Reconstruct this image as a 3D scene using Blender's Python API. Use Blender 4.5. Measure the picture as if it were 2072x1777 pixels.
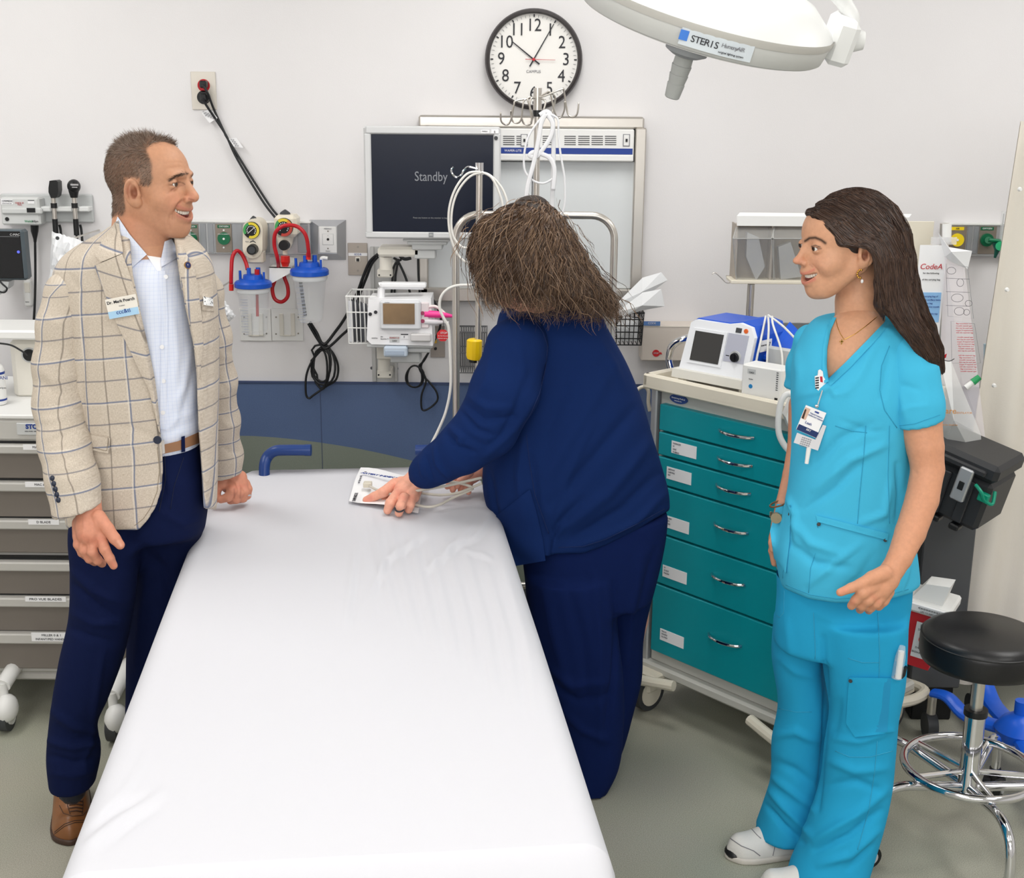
import bpy, bmesh, math, random
import numpy as np
from mathutils import Vector, Matrix
from mathutils.bvhtree import BVHTree

for _o in list(bpy.data.objects):
    bpy.data.objects.remove(_o, do_unlink=True)
SC = bpy.context.scene
COL = SC.collection

# ---------------------------------------------------------------- camera
FW, FH, FOC = 2072, 1777, 2600.0
PITCH, CAMH, ROLL = math.radians(15.0), 1.92, math.radians(0.5)
CM = Matrix.Translation((0, 0, CAMH)) @ Matrix.Rotation(math.pi/2-PITCH, 4, 'X') @ Matrix.Rotation(ROLL, 4, 'Z')
cam_d = bpy.data.cameras.new('camera')
cam_d.sensor_width = 36; cam_d.sensor_fit = 'HORIZONTAL'; cam_d.lens = FOC*36/FW
cam_d.clip_start = .05
cam = bpy.data.objects.new('camera', cam_d); COL.objects.link(cam); cam.matrix_world = CM
SC.camera = cam
SC.view_settings.view_transform = 'Standard'; SC.view_settings.look = 'None'
SC.view_settings.gamma = 1; SC.view_settings.use_curve_mapping = False
SC.view_settings.exposure = 0.4

# ---------------------------------------------------------------- world and lights
wd = bpy.data.worlds.new('world'); SC.world = wd; wd.use_nodes = True
wd.node_tree.nodes['Background'].inputs[0].default_value = (.9, .93, 1, 1)
wd.node_tree.nodes['Background'].inputs[1].default_value = .3
YW = 4.62            # the back wall
ZC = 2.9             # ceiling height
def area(name, loc, rot, sx, sy, power, col=(1, 1, 1)):
    d = bpy.data.lights.new(name, 'AREA'); d.shape = 'RECTANGLE'; d.size = sx; d.size_y = sy
    d.energy = power; d.color = col
    o = bpy.data.objects.new(name, d); COL.objects.link(o); o.location = loc; o.rotation_euler = rot
    return o
LAMPS = [(-1.9, 3.3), (.2, 3.3), (2.2, 3.3), (-1.9, 1.2), (.2, 1.2), (2.2, 1.2), (-1.2, -.9), (1.2, -.9)]
for lx, ly in LAMPS:
    area('troffer_light', (lx, ly, ZC-.03), (0, 0, 0), .58, 1.18, (7.5 if ly < 2 else 10.5) if ly > -.5 else 15, (1, .99, .975))

area('front_fill_light', (-.3, -1.6, 2.2), (math.radians(78), 0, 0), 2.6, 1.2, 36, (1, .99, .98))  # unseen fill added behind the camera to brighten the room from the front
RM = np.array(CM.to_3x3())
def ray(px, py):
    d = RM @ np.array([(px-FW/2)/FOC, -(py-FH/2)/FOC, -1.0])
    return d
def PY(px, py, Y):
    d = ray(px, py); t = Y/d[1]
    return Vector((d[0]*t, Y, CAMH+d[2]*t))
def PZ(px, py, Z):
    d = ray(px, py); t = (Z-CAMH)/d[2]
    return Vector((d[0]*t, d[1]*t, Z))
def mpp(p):           # metres per pixel at a point
    v = CM.inverted() @ Vector(p)
    return -v.z/FOC
RMT = RM.T
def project(P):       # (N,3) -> px, py
    q = (np.asarray(P)-np.array([0, 0, CAMH])) @ RM
    return FW/2-FOC*q[:, 0]/q[:, 2], FH/2+FOC*q[:, 1]/q[:, 2]

# ---------------------------------------------------------------- materials
def lin(c):
    c = [x/255 for x in c[:3]]
    return tuple((x/12.92 if x <= .04045 else ((x+.055)/1.055)**2.4) for x in c)
MATS = {}
def mat(name, rgb=(200, 200, 200), rough=.5, metal=0., bump=0., bscale=200., var=0., vscale=30., trans=0., ior=1.45,
        emit=None, estr=0., alpha=1., sheen=0., spec=.5, coat=0., vcol=False, sss=0., stretch=None, thin=False):
    if name in MATS: return MATS[name]
    m = bpy.data.materials.new(name); m.use_nodes = True
    nt = m.node_tree; b = nt.nodes['Principled BSDF']; L = nt.links
    c = lin(rgb)
    b.inputs['Base Color'].default_value = (*c, 1)
    b.inputs['Roughness'].default_value = rough; b.inputs['Metallic'].default_value = metal
    b.inputs['Transmission Weight'].default_value = trans; b.inputs['IOR'].default_value = ior
    b.inputs['Alpha'].default_value = alpha; b.inputs['Specular IOR Level'].default_value = spec
    b.inputs['Coat Weight'].default_value = coat
    if sheen: b.inputs['Sheen Weight'].default_value = sheen; b.inputs['Sheen Roughness'].default_value = .4
    if sss:
        b.inputs['Subsurface Weight'].default_value = sss; b.inputs['Subsurface Radius'].default_value = (.012, .004, .002)
        b.inputs['Subsurface Scale'].default_value = 1.0
    if emit: b.inputs['Emission Color'].default_value = (*lin(emit), 1); b.inputs['Emission Strength'].default_value = estr
    col_out = None
    if vcol:
        a = nt.nodes.new('ShaderNodeVertexColor'); a.layer_name = 'Col'; col_out = a.outputs['Color']
    tc = None
    if bump or var:
        tc = nt.nodes.new('ShaderNodeTexCoord'); src = tc.outputs['Object']
        if stretch:
            mp = nt.nodes.new('ShaderNodeMapping'); mp.inputs['Scale'].default_value = stretch
            L.new(src, mp.inputs[0]); src = mp.outputs[0]
    if var:
        n = nt.nodes.new('ShaderNodeTexNoise'); n.inputs['Scale'].default_value = vscale; n.inputs['Detail'].default_value = 5
        L.new(src, n.inputs['Vector'])
        mr = nt.nodes.new('ShaderNodeMapRange'); mr.inputs[1].default_value = .3; mr.inputs[2].default_value = .7
        mr.inputs[3].default_value = 1-var; mr.inputs[4].default_value = 1+var
        L.new(n.outputs['Fac'], mr.inputs[0])
        mx = nt.nodes.new('ShaderNodeVectorMath'); mx.operation = 'MULTIPLY'
        if col_out: L.new(col_out, mx.inputs[0])
        else: mx.inputs[0].default_value = c
        cb = nt.nodes.new('ShaderNodeCombineXYZ')
        for i in range(3): L.new(mr.outputs[0], cb.inputs[i])
        L.new(cb.outputs[0], mx.inputs[1]); col_out = mx.outputs[0]
    if col_out: L.new(col_out, b.inputs['Base Color'])
    if bump:
        n = nt.nodes.new('ShaderNodeTexNoise'); n.inputs['Scale'].default_value = bscale; n.inputs['Detail'].default_value = 3
        L.new(src, n.inputs['Vector'])
        bp = nt.nodes.new('ShaderNodeBump'); bp.inputs['Strength'].default_value = bump; bp.inputs['Distance'].default_value = .002
        L.new(n.outputs['Fac'], bp.inputs['Height']); L.new(bp.outputs[0], b.inputs['Normal'])
    MATS[name] = m
    return m

M_white = mat('white_plastic', (232, 232, 230), .35)
M_offw = mat('off_white_plastic', (226, 222, 212), .4)
M_cream = mat('cream_plastic', (224, 217, 200), .42)
M_lgrey = mat('light_grey_plastic', (196, 198, 198), .45)
M_mgrey = mat('mid_grey_plastic', (140, 143, 146), .5)
M_dgrey = mat('dark_grey_plastic', (62, 64, 67), .5)
M_black = mat('black_plastic', (22, 23, 25), .4)
M_cable = mat('black_cable', (26, 27, 30), .45)
M_wcable = mat('white_cable', (226, 225, 220), .4)
M_steel = mat('brushed_steel', (204, 199, 192), .3, .85, bump=.06, bscale=60, stretch=(1, 1, 14))
M_plate = mat('steel_plate', (168, 160, 152), .38, .75, bump=.05, bscale=90, stretch=(12, 1, 1))
M_chrome = mat('chrome', (215, 215, 218), .08, 1.)
M_alu = mat('aluminium', (190, 192, 196), .35, .7)
M_clear = mat('clear_plastic', (240, 244, 246), .06, trans=.0, alpha=.24, spec=.8)
M_film = mat('clear_film', (240, 240, 242), .2, alpha=.32, spec=.8)
M_blue = mat('blue_plastic', (16, 82, 190), .35)
M_red = mat('red_plastic', (186, 22, 34), .3)
M_paper = mat('paper', (240, 240, 242), .6)
M_ink = mat('ink_dark', (44, 44, 50), .6)
M_gink = mat('ink_grey', (130, 130, 136), .6)
M_rink = mat('ink_red', (190, 40, 50), .6)
M_bink = mat('ink_blue', (34, 62, 140), .6)
M_green = mat('green_plastic', (10, 112, 74), .35)
M_yellow = mat('yellow_plastic', (240, 200, 20), .4)

# ---------------------------------------------------------------- mesh builder
class MB:
    def __init__(s, M=None):
        s.v = []; s.f = []; s.mi = []; s.cur = 0; s.M = M
    def m(s, i): s.cur = i; return s
    def add(s, vs, fs):
        n = len(s.v)
        if s.M is not None: vs = [s.M @ Vector(p) for p in vs]
        s.v += [tuple(p) for p in vs]
        for f in fs: s.f.append([i+n for i in f]); s.mi.append(s.cur)
        return s
    def box(s, x0, x1, y0, y1, z0, z1, b=0.):
        x0, x1 = min(x0, x1), max(x0, x1); y0, y1 = min(y0, y1), max(y0, y1); z0, z1 = min(z0, z1), max(z0, z1)
        c = ((x0+x1)/2, (y0+y1)/2, (z0+z1)/2); h = ((x1-x0)/2, (y1-y0)/2, (z1-z0)/2)
        b = min(b, *(k*.49 for k in h))
        if b <= 1e-6:
            V = [(c[0]+h[0]*a, c[1]+h[1]*d, c[2]+h[2]*e) for a in (-1, 1) for d in (-1, 1) for e in (-1, 1)]
            return s.add(V, [(0, 1, 3, 2), (4, 6, 7, 5), (0, 4, 5, 1), (2, 3, 7, 6), (0, 2, 6, 4), (1, 5, 7, 3)])
        V = []; idx = {}
        for a in (-1, 1):
            for d in (-1, 1):
                for e in (-1, 1):
                    for k in range(3):
                        sg = (a, d, e)
                        V.append(tuple(c[i]+sg[i]*(h[i]-(0 if i == k else b)) for i in range(3)))
                        idx[(a, d, e, k)] = len(V)-1
        F = []
        S = (-1, 1)
        for q in S:
            F.append([idx[(q, -1, -1, 0)], idx[(q, 1, -1, 0)], idx[(q, 1, 1, 0)], idx[(q, -1, 1, 0)]][::q])
            F.append([idx[(-1, q, -1, 1)], idx[(-1, q, 1, 1)], idx[(1, q, 1, 1)], idx[(1, q, -1, 1)]][::q])
            F.append([idx[(-1, -1, q, 2)], idx[(1, -1, q, 2)], idx[(1, 1, q, 2)], idx[(-1, 1, q, 2)]][::q])
        for a in S:
            for d in S:
                o = a*d
                F.append([idx[(a, d, -1, 0)], idx[(a, d, -1, 1)], idx[(a, d, 1, 1)], idx[(a, d, 1, 0)]][::o])
                F.append([idx[(-1, a, d, 1)], idx[(-1, a, d, 2)], idx[(1, a, d, 2)], idx[(1, a, d, 1)]][::o])
                F.append([idx[(a, -1, d, 2)], idx[(a, -1, d, 0)], idx[(a, 1, d, 0)], idx[(a, 1, d, 2)]][::o])
                for e in S:
                    F.append([idx[(a, d, e, 0)], idx[(a, d, e, 1)], idx[(a, d, e, 2)]][::a*d*e])
        return s.add(V, F)
    def cyl(s, p0, p1, r0, r1=None, n=20, cap=True):
        r1 = r0 if r1 is None else r1
        return s.tube([p0, p1], [r0, r1], n, cap=cap)
    def tube(s, pts, r, n=8, cap=True, closed=False, flat=1.):
        P = [Vector(p) for p in pts]; k = len(P)
        R = r if hasattr(r, '__len__') else [r]*k
        T = []
        for i in range(k):
            a = P[(i-1) % k] if (closed or i > 0) else P[i]
            b = P[(i+1) % k] if (closed or i < k-1) else P[i]
            t = (b-a); T.append(t.normalized() if t.length > 1e-9 else Vector((0, 0, 1)))
        up = Vector((0, 0, 1)) if abs(T[0].z) < .9 else Vector((1, 0, 0))
        N = (up-T[0]*up.dot(T[0])).normalized(); V = []
        for i in range(k):
            N = (N-T[i]*N.dot(T[i]))
            N = N.normalized() if N.length > 1e-9 else T[i].orthogonal().normalized()
            B = T[i].cross(N)
            for j in range(n):
                a = 2*math.pi*j/n
                V.append(P[i]+(N*math.cos(a)*flat+B*math.sin(a))*R[i])
        F = []
        for i in range(k if closed else k-1):
            i2 = (i+1) % k
            for j in range(n):
                F.append((i*n+j, i*n+(j+1) % n, i2*n+(j+1) % n, i2*n+j))
        if cap and not closed:
            F.append(tuple(range(n))[::-1]); F.append(tuple((k-1)*n+j for j in range(n)))
        return s.add(V, F)
    def lathe(s, prof, o, ax=(0, 0, 1), n=28, cap=True):
        A = Vector(ax).normalized(); o = Vector(o)
        U = A.orthogonal().normalized(); W = A.cross(U); V = []
        for r, h in prof:
            for j in range(n):
                a = 2*math.pi*j/n; V.append(o+A*h+(U*math.cos(a)+W*math.sin(a))*r)
        F = []
        for i in range(len(prof)-1):
            for j in range(n): F.append((i*n+j, i*n+(j+1) % n, (i+1)*n+(j+1) % n, (i+1)*n+j))
        if cap:
            if prof[0][0] > 1e-6: F.append(tuple(range(n))[::-1])
            if prof[-1][0] > 1e-6: F.append(tuple((len(prof)-1)*n+j for j in range(n)))
        return s.add(V, F)
    def ell(s, c, r, n=16, m=10, R=None):
        V = []; F = []
        r = (r, r, r) if not hasattr(r, '__len__') else r
        for i in range(m+1):
            t = math.pi*i/m
            for j in range(n):
                a = 2*math.pi*j/n
                p = Vector((r[0]*math.sin(t)*math.cos(a), r[1]*math.sin(t)*math.sin(a), r[2]*math.cos(t)))
                if R: p = R @ p
                V.append(Vector(c)+p)
        for i in range(m):
            for j in range(n): F.append((i*n+j, (i+1)*n+j, (i+1)*n+(j+1) % n, i*n+(j+1) % n))
        return s.add(V, F)
    def prism(s, poly, d):     # poly: list of 3D points, extruded by vector d
        n = len(poly); d = Vector(d); P = [Vector(p) for p in poly]
        V = P+[p+d for p in P]
        F = [tuple(range(n))[::-1], tuple(range(n, 2*n))]
        for i in range(n): F.append((i, (i+1) % n, n+(i+1) % n, n+i))
        return s.add(V, F)
    def grid(s, rows):         # rows of points -> quad sheet
        a = len(rows[0]); V = [p for r in rows for p in r]; F = []
        for i in range(len(rows)-1):
            for j in range(a-1): F.append((i*a+j, i*a+j+1, (i+1)*a+j+1, (i+1)*a+j))
        return s.add(V, F)
WOF = {}
def link(name, data, parent=None):
    o = bpy.data.objects.new(name, data); COL.objects.link(o)
    if parent is not None:
        o.parent = parent
        if parent.name in WOF: o.matrix_parent_inverse = WOF[parent.name].inverted()
    return o
def mesh_from(name, v, f, mats, mi=None, ang=.6, smooth=True):
    me = bpy.data.meshes.new(name); me.from_pydata([tuple(p) for p in v], [], f)
    if mi is not None and len(mi): me.polygons.foreach_set('material_index', mi)
    for m in (mats if isinstance(mats, (list, tuple)) else [mats]): me.materials.append(m)
    if smooth:
        me.polygons.foreach_set('use_smooth', [True]*len(me.polygons))
        if ang: me.set_sharp_from_angle(angle=ang)
    me.update()
    return me
def obj(name, mb, mats, parent=None, ang=.6, smooth=True, label=None):
    o = link(name, mesh_from(name, mb.v, mb.f, mats, mb.mi, ang, smooth), parent)
    if label: o['label'] = label
    return o
def tag(o, label=None, cat=None, group=None, kind=None):
    for k, v in (('label', label), ('category', cat), ('group', group), ('kind', kind)):
        if v: o[k] = v
    return o
def thing(name, label, cat, loc=(0, 0, 0), group=None, M=None):
    o = bpy.data.objects.new(name, None); COL.objects.link(o)
    W = M if M is not None else Matrix.Translation(Vector(loc))
    o.matrix_world = W; o.empty_display_size = .05
    WOF[o.name] = W.copy()
    return tag(o, label, cat, group)
def copy_thing(o, delta, label, cat=None, group=None):
    c = o.copy(); COL.objects.link(c); D = Matrix.Translation(Vector(delta))
    W = WOF.get(o.name, Matrix.Identity(4)); c.matrix_world = D @ W; WOF[c.name] = D @ W
    tag(c, label, cat, group)
    def rec(a, b):
        for ch in [x for x in COL.objects if x.parent == a]:
            n = ch.copy(); COL.objects.link(n); n.parent = b
            rec(ch, n)
    rec(o, c)
    return c
def frame(o, yaw=0., tilt=0.):
    return Matrix.Translation(Vector(o)) @ Matrix.Rotation(yaw, 4, 'Z') @ Matrix.Rotation(tilt, 4, 'X')
# box whose front face covers the pixel rectangle at depth Y, going back by d
def pbox(mb, x0, y0, x1, y1, Y, d, b=.002):
    a = PY(x0, y1, Y); c = PY(x1, y0, Y); e = PY(x0, y0, Y); g = PY(x1, y1, Y)
    mb.box((a.x+e.x)/2, (c.x+g.x)/2, Y, Y+d, (a.z+g.z)/2, (c.z+e.z)/2, b); return mb
def pdisc(mb, x, y, r, Y, d, n=28, r2=None):    # disc facing the camera side (-Y), radius in px
    p = PY(x, y, Y); R = r*mpp(p)
    mb.cyl(p, (p.x, Y+d, p.z), R if r2 is None else r2*mpp(p), R, n) if False else mb.tube([(p.x, Y+d, p.z), (p.x, Y, p.z)], [R, R if r2 is None else r2*mpp(p)], n)
    return mb
def ppts(l, Y=None):
    return [PY(p[0], p[1], p[2] if len(p) > 2 else Y) for p in l]
def smooth_path(P, k=6):
    P = [Vector(p) for p in P]; out = []
    for i in range(len(P)-1):
        a = P[max(i-1, 0)]; b = P[i]; c = P[i+1]; d = P[min(i+2, len(P)-1)]
        for j in range(k):
            t = j/k
            out.append(.5*((2*b)+(c-a)*t+(2*a-5*b+4*c-d)*t*t+(3*b-a-3*c+d)*t**3))
    out.append(P[-1]); return out
def cable(name, pts, r, m, parent=None, n=8, k=6, **kw):
    return obj(name, MB().tube(smooth_path(pts, k), r, n), m, parent, ang=None)
def plane_M(o, right, up):
    X = Vector(right).normalized(); Z = Vector(up); Z = (Z-X*Z.dot(X)).normalized(); N = X.cross(Z)
    M = Matrix((X, Z, N)).transposed().to_4x4(); M.translation = Vector(o); return M
def text(s, M, size, m, parent=None, align='CENTER', ext=.0004, sx=1., name='lettering', bold=0., shear=0.):
    cu = bpy.data.curves.new('t', 'FONT'); cu.body = s; cu.size = size; cu.align_x = align; cu.align_y = 'CENTER'
    cu.extrude = ext; cu.offset = bold; cu.resolution_u = 3; cu.shear = shear
    to = bpy.data.objects.new('t', cu); COL.objects.link(to)
    dg = bpy.context.evaluated_depsgraph_get(); me = bpy.data.meshes.new_from_object(to.evaluated_get(dg))
    bpy.data.objects.remove(to); bpy.data.curves.remove(cu)
    me.transform(M @ Matrix.Diagonal((sx, 1, 1, 1))); me.materials.clear(); me.materials.append(m); me.name = name
    return link(name, me, parent)
def wtext(s, px, py, Y, hpx, m, parent=None, rot=0., **kw):   # text on a plane facing -Y; hpx cap height in px
    p = PY(px, py, Y); sz = hpx*mpp(p)/.7
    c, sn = math.cos(rot), math.sin(rot)
    return text(s, plane_M(p, (c, 0, sn), (-sn, 0, c)), sz, m, parent, **kw)

# ---------------------------------------------------------------- implicit surfaces
def v3(p): return np.array([p[0], p[1], p[2]], float)
def smin(a, b, k):
    if k <= 0: return np.minimum(a, b)
    h = np.clip(.5+.5*(b-a)/k, 0, 1)
    return b*(1-h)+a*h-k*h*(1-h)
def smax(a, b, k): return -smin(-a, -b, k)
def s_ell(P, c, r, R=None):
    q = P-v3(c)
    if R is not None: q = q @ R
    r = np.array(r, float); k0 = np.linalg.norm(q/r, axis=1); k1 = np.linalg.norm(q/(r*r), axis=1)
    return k0*(k0-1)/np.maximum(k1, 1e-9)
def s_sph(P, c, r): return np.linalg.norm(P-v3(c), axis=1)-r
def s_cone(P, a, b, ra, rb):
    a = v3(a); b = v3(b); d = b-a; q = P-a
    t = np.clip((q @ d)/max(d @ d, 1e-12), 0, 1)
    return np.linalg.norm(q-t[:, None]*d, axis=1)-(ra+(rb-ra)*t)
def s_chain(P, pts, rad, k=.01):
    f = None
    for i in range(len(pts)-1):
        g = s_cone(P, pts[i], pts[i+1], rad[i], rad[i+1])
        f = g if f is None else smin(f, g, k)
    return f
def s_box(P, c, h, r=0., R=None):
    q = P-v3(c)
    if R is not None: q = q @ R
    q = np.abs(q)-(np.array(h)-r)
    return np.linalg.norm(np.maximum(q, 0), axis=1)+np.minimum(q.max(axis=1), 0)-r
def hermite(x, xs, ys):          # smooth interpolation of rows
    xs = np.array(xs, float); ys = np.array(ys, float)
    if xs[0] > xs[-1]: xs = xs[::-1]; ys = ys[::-1]
    m = np.gradient(ys, xs, axis=0)
    i = np.clip(np.searchsorted(xs, x)-1, 0, len(xs)-2)
    h = xs[i+1]-xs[i]; t = np.clip((x-xs[i])/h, 0, 1)
    if ys.ndim > 1: t = t[:, None]; h = h[:, None]
    return (2*t**3-3*t**2+1)*ys[i]+(t**3-2*t**2+t)*h*m[i]+(-2*t**3+3*t**2)*ys[i+1]+(t**3-t**2)*h*m[i+1]
def s_loft(P, rows, n=2.3, cap=.01):
    # rows: (z, cx, cy, a, b, yaw) stacked ellipses
    R = np.array(rows, float); R = R[np.argsort(R[:, 0])]
    z = P[:, 2]; v = hermite(z, R[:, 0], R[:, 1:])
    c, s = np.cos(v[:, 4]), np.sin(v[:, 4]); dx = P[:, 0]-v[:, 0]; dy = P[:, 1]-v[:, 1]
    a = np.maximum(v[:, 2], .004); b = np.maximum(v[:, 3], .004)
    u = np.abs(c*dx+s*dy)/a; w = np.abs(-s*dx+c*dy)/b
    k0 = (u**n+w**n)**(1/n)
    g = np.sqrt((u/a)**2+(w/b)**2)/np.maximum(k0, 1e-6)
    f = np.where(k0 > .3, (k0-1)*k0/np.maximum(g*k0, 1e-6), (k0-1)*np.minimum(a, b))
    return smax(f, np.maximum(R[0, 0]-z, z-R[-1, 0]), cap)
def prow(py, xl, xr, Y, b, yaw=0.):   # ellipse row given its pixel extent at depth Y
    L = PY(xl, py, Y); R = PY(xr, py, Y)
    return ((L.z+R.z)/2, (L.x+R.x)/2, Y, (R.x-L.x)/2, b, yaw)
def mesh_sdf(fn, lo, hi, h):
    lo = np.array(lo, float); hi = np.array(hi, float); B = 8
    nb = np.ceil((hi-lo)/(h*B)).astype(int); n = nb*B+1
    F = np.full(tuple(n), 1., np.float32)
    cx = [lo[i]+(np.arange(nb[i])+.5)*B*h for i in range(3)]
    C = np.stack(np.meshgrid(*cx, indexing='ij'), -1).reshape(-1, 3)
    fc = fn(C); act = np.abs(fc) < B*h*1.25+.004
    sg = np.where(fc < 0, -1., 1.)
    ids = np.stack(np.unravel_index(np.arange(len(C)), tuple(nb)), -1)
    for k in np.nonzero(sg < 0)[0]:
        i, j, l = ids[k]*B; F[i:i+B+1, j:j+B+1, l:l+B+1] = -1
    A = ids[act]
    if len(A) == 0: return np.zeros((0, 3)), np.zeros((0, 4), int)
    g = np.arange(B+1); G = np.stack(np.meshgrid(g, g, g, indexing='ij'), -1).reshape(-1, 3)
    for s0 in range(0, len(A), 400):
        a = A[s0:s0+400]*B
        I = a[:, None, :]+G[None]
        P = lo+I.reshape(-1, 3)*h
        v = fn(P); I = I.reshape(-1, 3)
        F[I[:, 0], I[:, 1], I[:, 2]] = v
    S = F < 0
    nx, ny, nz = F.shape
    cnt = np.zeros((nx-1, ny-1, nz-1), np.float32); acc = np.zeros((nx-1, ny-1, nz-1, 3), np.float32)
    def sl(a, b, c): return (slice(a, a+nx-1), slice(b, b+ny-1), slice(c, c+nz-1))
    for ax in range(3):
        for u in (0, 1):
            for w in (0, 1):
                o0 = [0, 0, 0]; o1 = [0, 0, 0]; oth = [i for i in range(3) if i != ax]
                o0[oth[0]] = o1[oth[0]] = u; o0[oth[1]] = o1[oth[1]] = w; o1[ax] = 1
                f0 = F[sl(*o0)]; f1 = F[sl(*o1)]; cr = S[sl(*o0)] != S[sl(*o1)]
                t = np.where(cr, f0/np.where(cr, f0-f1, 1), 0)
                cnt += cr
                acc[..., ax] += np.where(cr, t, 0); acc[..., oth[0]] += np.where(cr, u, 0); acc[..., oth[1]] += np.where(cr, w, 0)
    idx = np.full(cnt.shape, -1, np.int64); cells = np.argwhere(cnt > 0)
    idx[tuple(cells.T)] = np.arange(len(cells))
    V = lo+(cells+acc[tuple(cells.T)]/cnt[tuple(cells.T)][:, None])*h
    Q = []
    for ax in range(3):
        oth = [(ax+1) % 3, (ax+2) % 3]
        s0 = [slice(1, -1)]*3; s0[ax] = slice(0, -1); s1 = list(s0); s1[ax] = slice(1, None)
        c = S[tuple(s0)] != S[tuple(s1)]
        e = np.argwhere(c); off = np.array([1, 1, 1]); off[ax] = 0; e = e+off
        fl = S[tuple(e.T)]
        def cell(du, dw):
            q = e.copy(); q[:, oth[0]] -= du; q[:, oth[1]] -= dw; return idx[tuple(q.T)]
        q = np.stack([cell(1, 1), cell(0, 1), cell(0, 0), cell(1, 0)], 1)
        q[~fl] = q[~fl][:, ::-1]; Q.append(q)
    Q = np.concatenate(Q); Q = Q[(Q >= 0).all(1)]
    return V, Q
def vnormals(V, Q):
    N = np.zeros_like(V); n = np.cross(V[Q[:, 2]]-V[Q[:, 0]], V[Q[:, 3]]-V[Q[:, 1]])
    for k in range(4): np.add.at(N, Q[:, k], n)
    return N/np.maximum(np.linalg.norm(N, axis=1), 1e-12)[:, None]
def relax(V, Q, it=1, lam=.5):
    n = len(V)
    for _ in range(it):
        S_ = np.zeros_like(V); C = np.zeros(n)
        for k in range(4):
            a = Q[:, k]; b = Q[:, (k+1) % 4]
            np.add.at(S_, a, V[b]); np.add.at(C, a, 1); np.add.at(S_, b, V[a]); np.add.at(C, b, 1)
        V = V+(S_/np.maximum(C, 1)[:, None]-V)*lam
    return V
def np_mesh(name, V, Q, mats, parent=None, col=None, attrs=None, label=None):
    me = bpy.data.meshes.new(name); me.vertices.add(len(V)); me.vertices.foreach_set('co', np.asarray(V, np.float32).ravel())
    k = Q.shape[1]
    me.loops.add(len(Q)*k); me.loops.foreach_set('vertex_index', Q.astype(np.int32).ravel())
    me.polygons.add(len(Q)); me.polygons.foreach_set('loop_start', np.arange(0, len(Q)*k, k, dtype=np.int32))
    me.polygons.foreach_set('use_smooth', np.ones(len(Q), bool))
    me.update(calc_edges=True); me.validate()
    for m in (mats if isinstance(mats, (list, tuple)) else [mats]): me.materials.append(m)
    if col is not None:
        ca = me.color_attributes.new('Col', 'FLOAT_COLOR', 'POINT')
        ca.data.foreach_set('color', np.concatenate([col, np.ones((len(V), 1))], 1).astype(np.float32).ravel())
    for nm, a in (attrs or {}).items():
        at = me.attributes.new(nm, 'FLOAT_VECTOR', 'POINT'); at.data.foreach_set('vector', np.asarray(a, np.float32).ravel())
    o = link(name, me, parent)
    if label: o['label'] = label
    return o
def seg_dist(px, py, a, b):
    ax, ay = a; bx, by = b; dx, dy = bx-ax, by-ay; L = dx*dx+dy*dy
    t = np.clip(((px-ax)*dx+(py-ay)*dy)/max(L, 1e-9), 0, 1)
    return np.hypot(px-ax-t*dx, py-ay-t*dy), t
def sculpt(V, Q, strokes, facing=True):
    # strokes: (points, width_px, height_m) carve or raise cloth relief along a line
    N = vnormals(V, Q); px, py = project(V)
    view = V-np.array([0, 0, CAMH]); view /= np.linalg.norm(view, axis=1)[:, None]
    fac = np.clip(-(N*view).sum(1)*3, 0, 1) if facing else 1.
    D = np.zeros(len(V))
    for pts, w, h in strokes:
        best = np.full(len(V), 1e9); tt = np.zeros(len(V)); n = len(pts)-1
        for i in range(n):
            d, t = seg_dist(px, py, pts[i], pts[i+1]); m = d < best
            best = np.where(m, d, best); tt = np.where(m, (i+t)/n, tt)
        taper = np.sqrt(np.clip(np.sin(np.pi*np.clip(tt*.9+.05, 0, 1)), 0, 1))
        D += h*np.exp(-(best/w)**2)*taper
    return V+N*(D*fac)[:, None]
def bvh(V, Q): return BVHTree.FromPolygons([tuple(v) for v in V], [tuple(q) for q in Q])
CO = Vector((0, 0, CAMH))
def snap(tree, px, py, off=.001, far=None):
    d = Vector(ray(px, py)).normalized(); hit = tree.ray_cast(CO, d)
    if hit[0] is None: return (None if far is None else PY(px, py, far)), -d
    return hit[0]-d*off, (hit[1] if hit[1].dot(d) < 0 else -hit[1])
def snap_line(tree, pts, off=.001, step=6):
    out = []
    for i in range(len(pts)-1):
        a, b = pts[i], pts[i+1]; n = max(1, int(math.hypot(b[0]-a[0], b[1]-a[1])/step))
        for j in range(n+(i == len(pts)-2)):
            t = j/n; p, _ = snap(tree, a[0]+(b[0]-a[0])*t, a[1]+(b[1]-a[1])*t, off)
            if p is not None and (not out or (p-out[-1]).length < .06): out.append(p)
    return out
def fbm(P, sc, seed=0):
    # cheap smooth value noise from a few random sine waves
    r = np.random.RandomState(seed); f = np.zeros(len(P))
    for k in range(7):
        d = r.normal(size=3); d /= np.linalg.norm(d); s = sc*(.6+1.3*r.rand())
        f += np.sin(P @ d*s+r.rand()*6.28+np.sin(P @ r.normal(size=3)*s*.4)*1.2)
    return f/7
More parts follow.
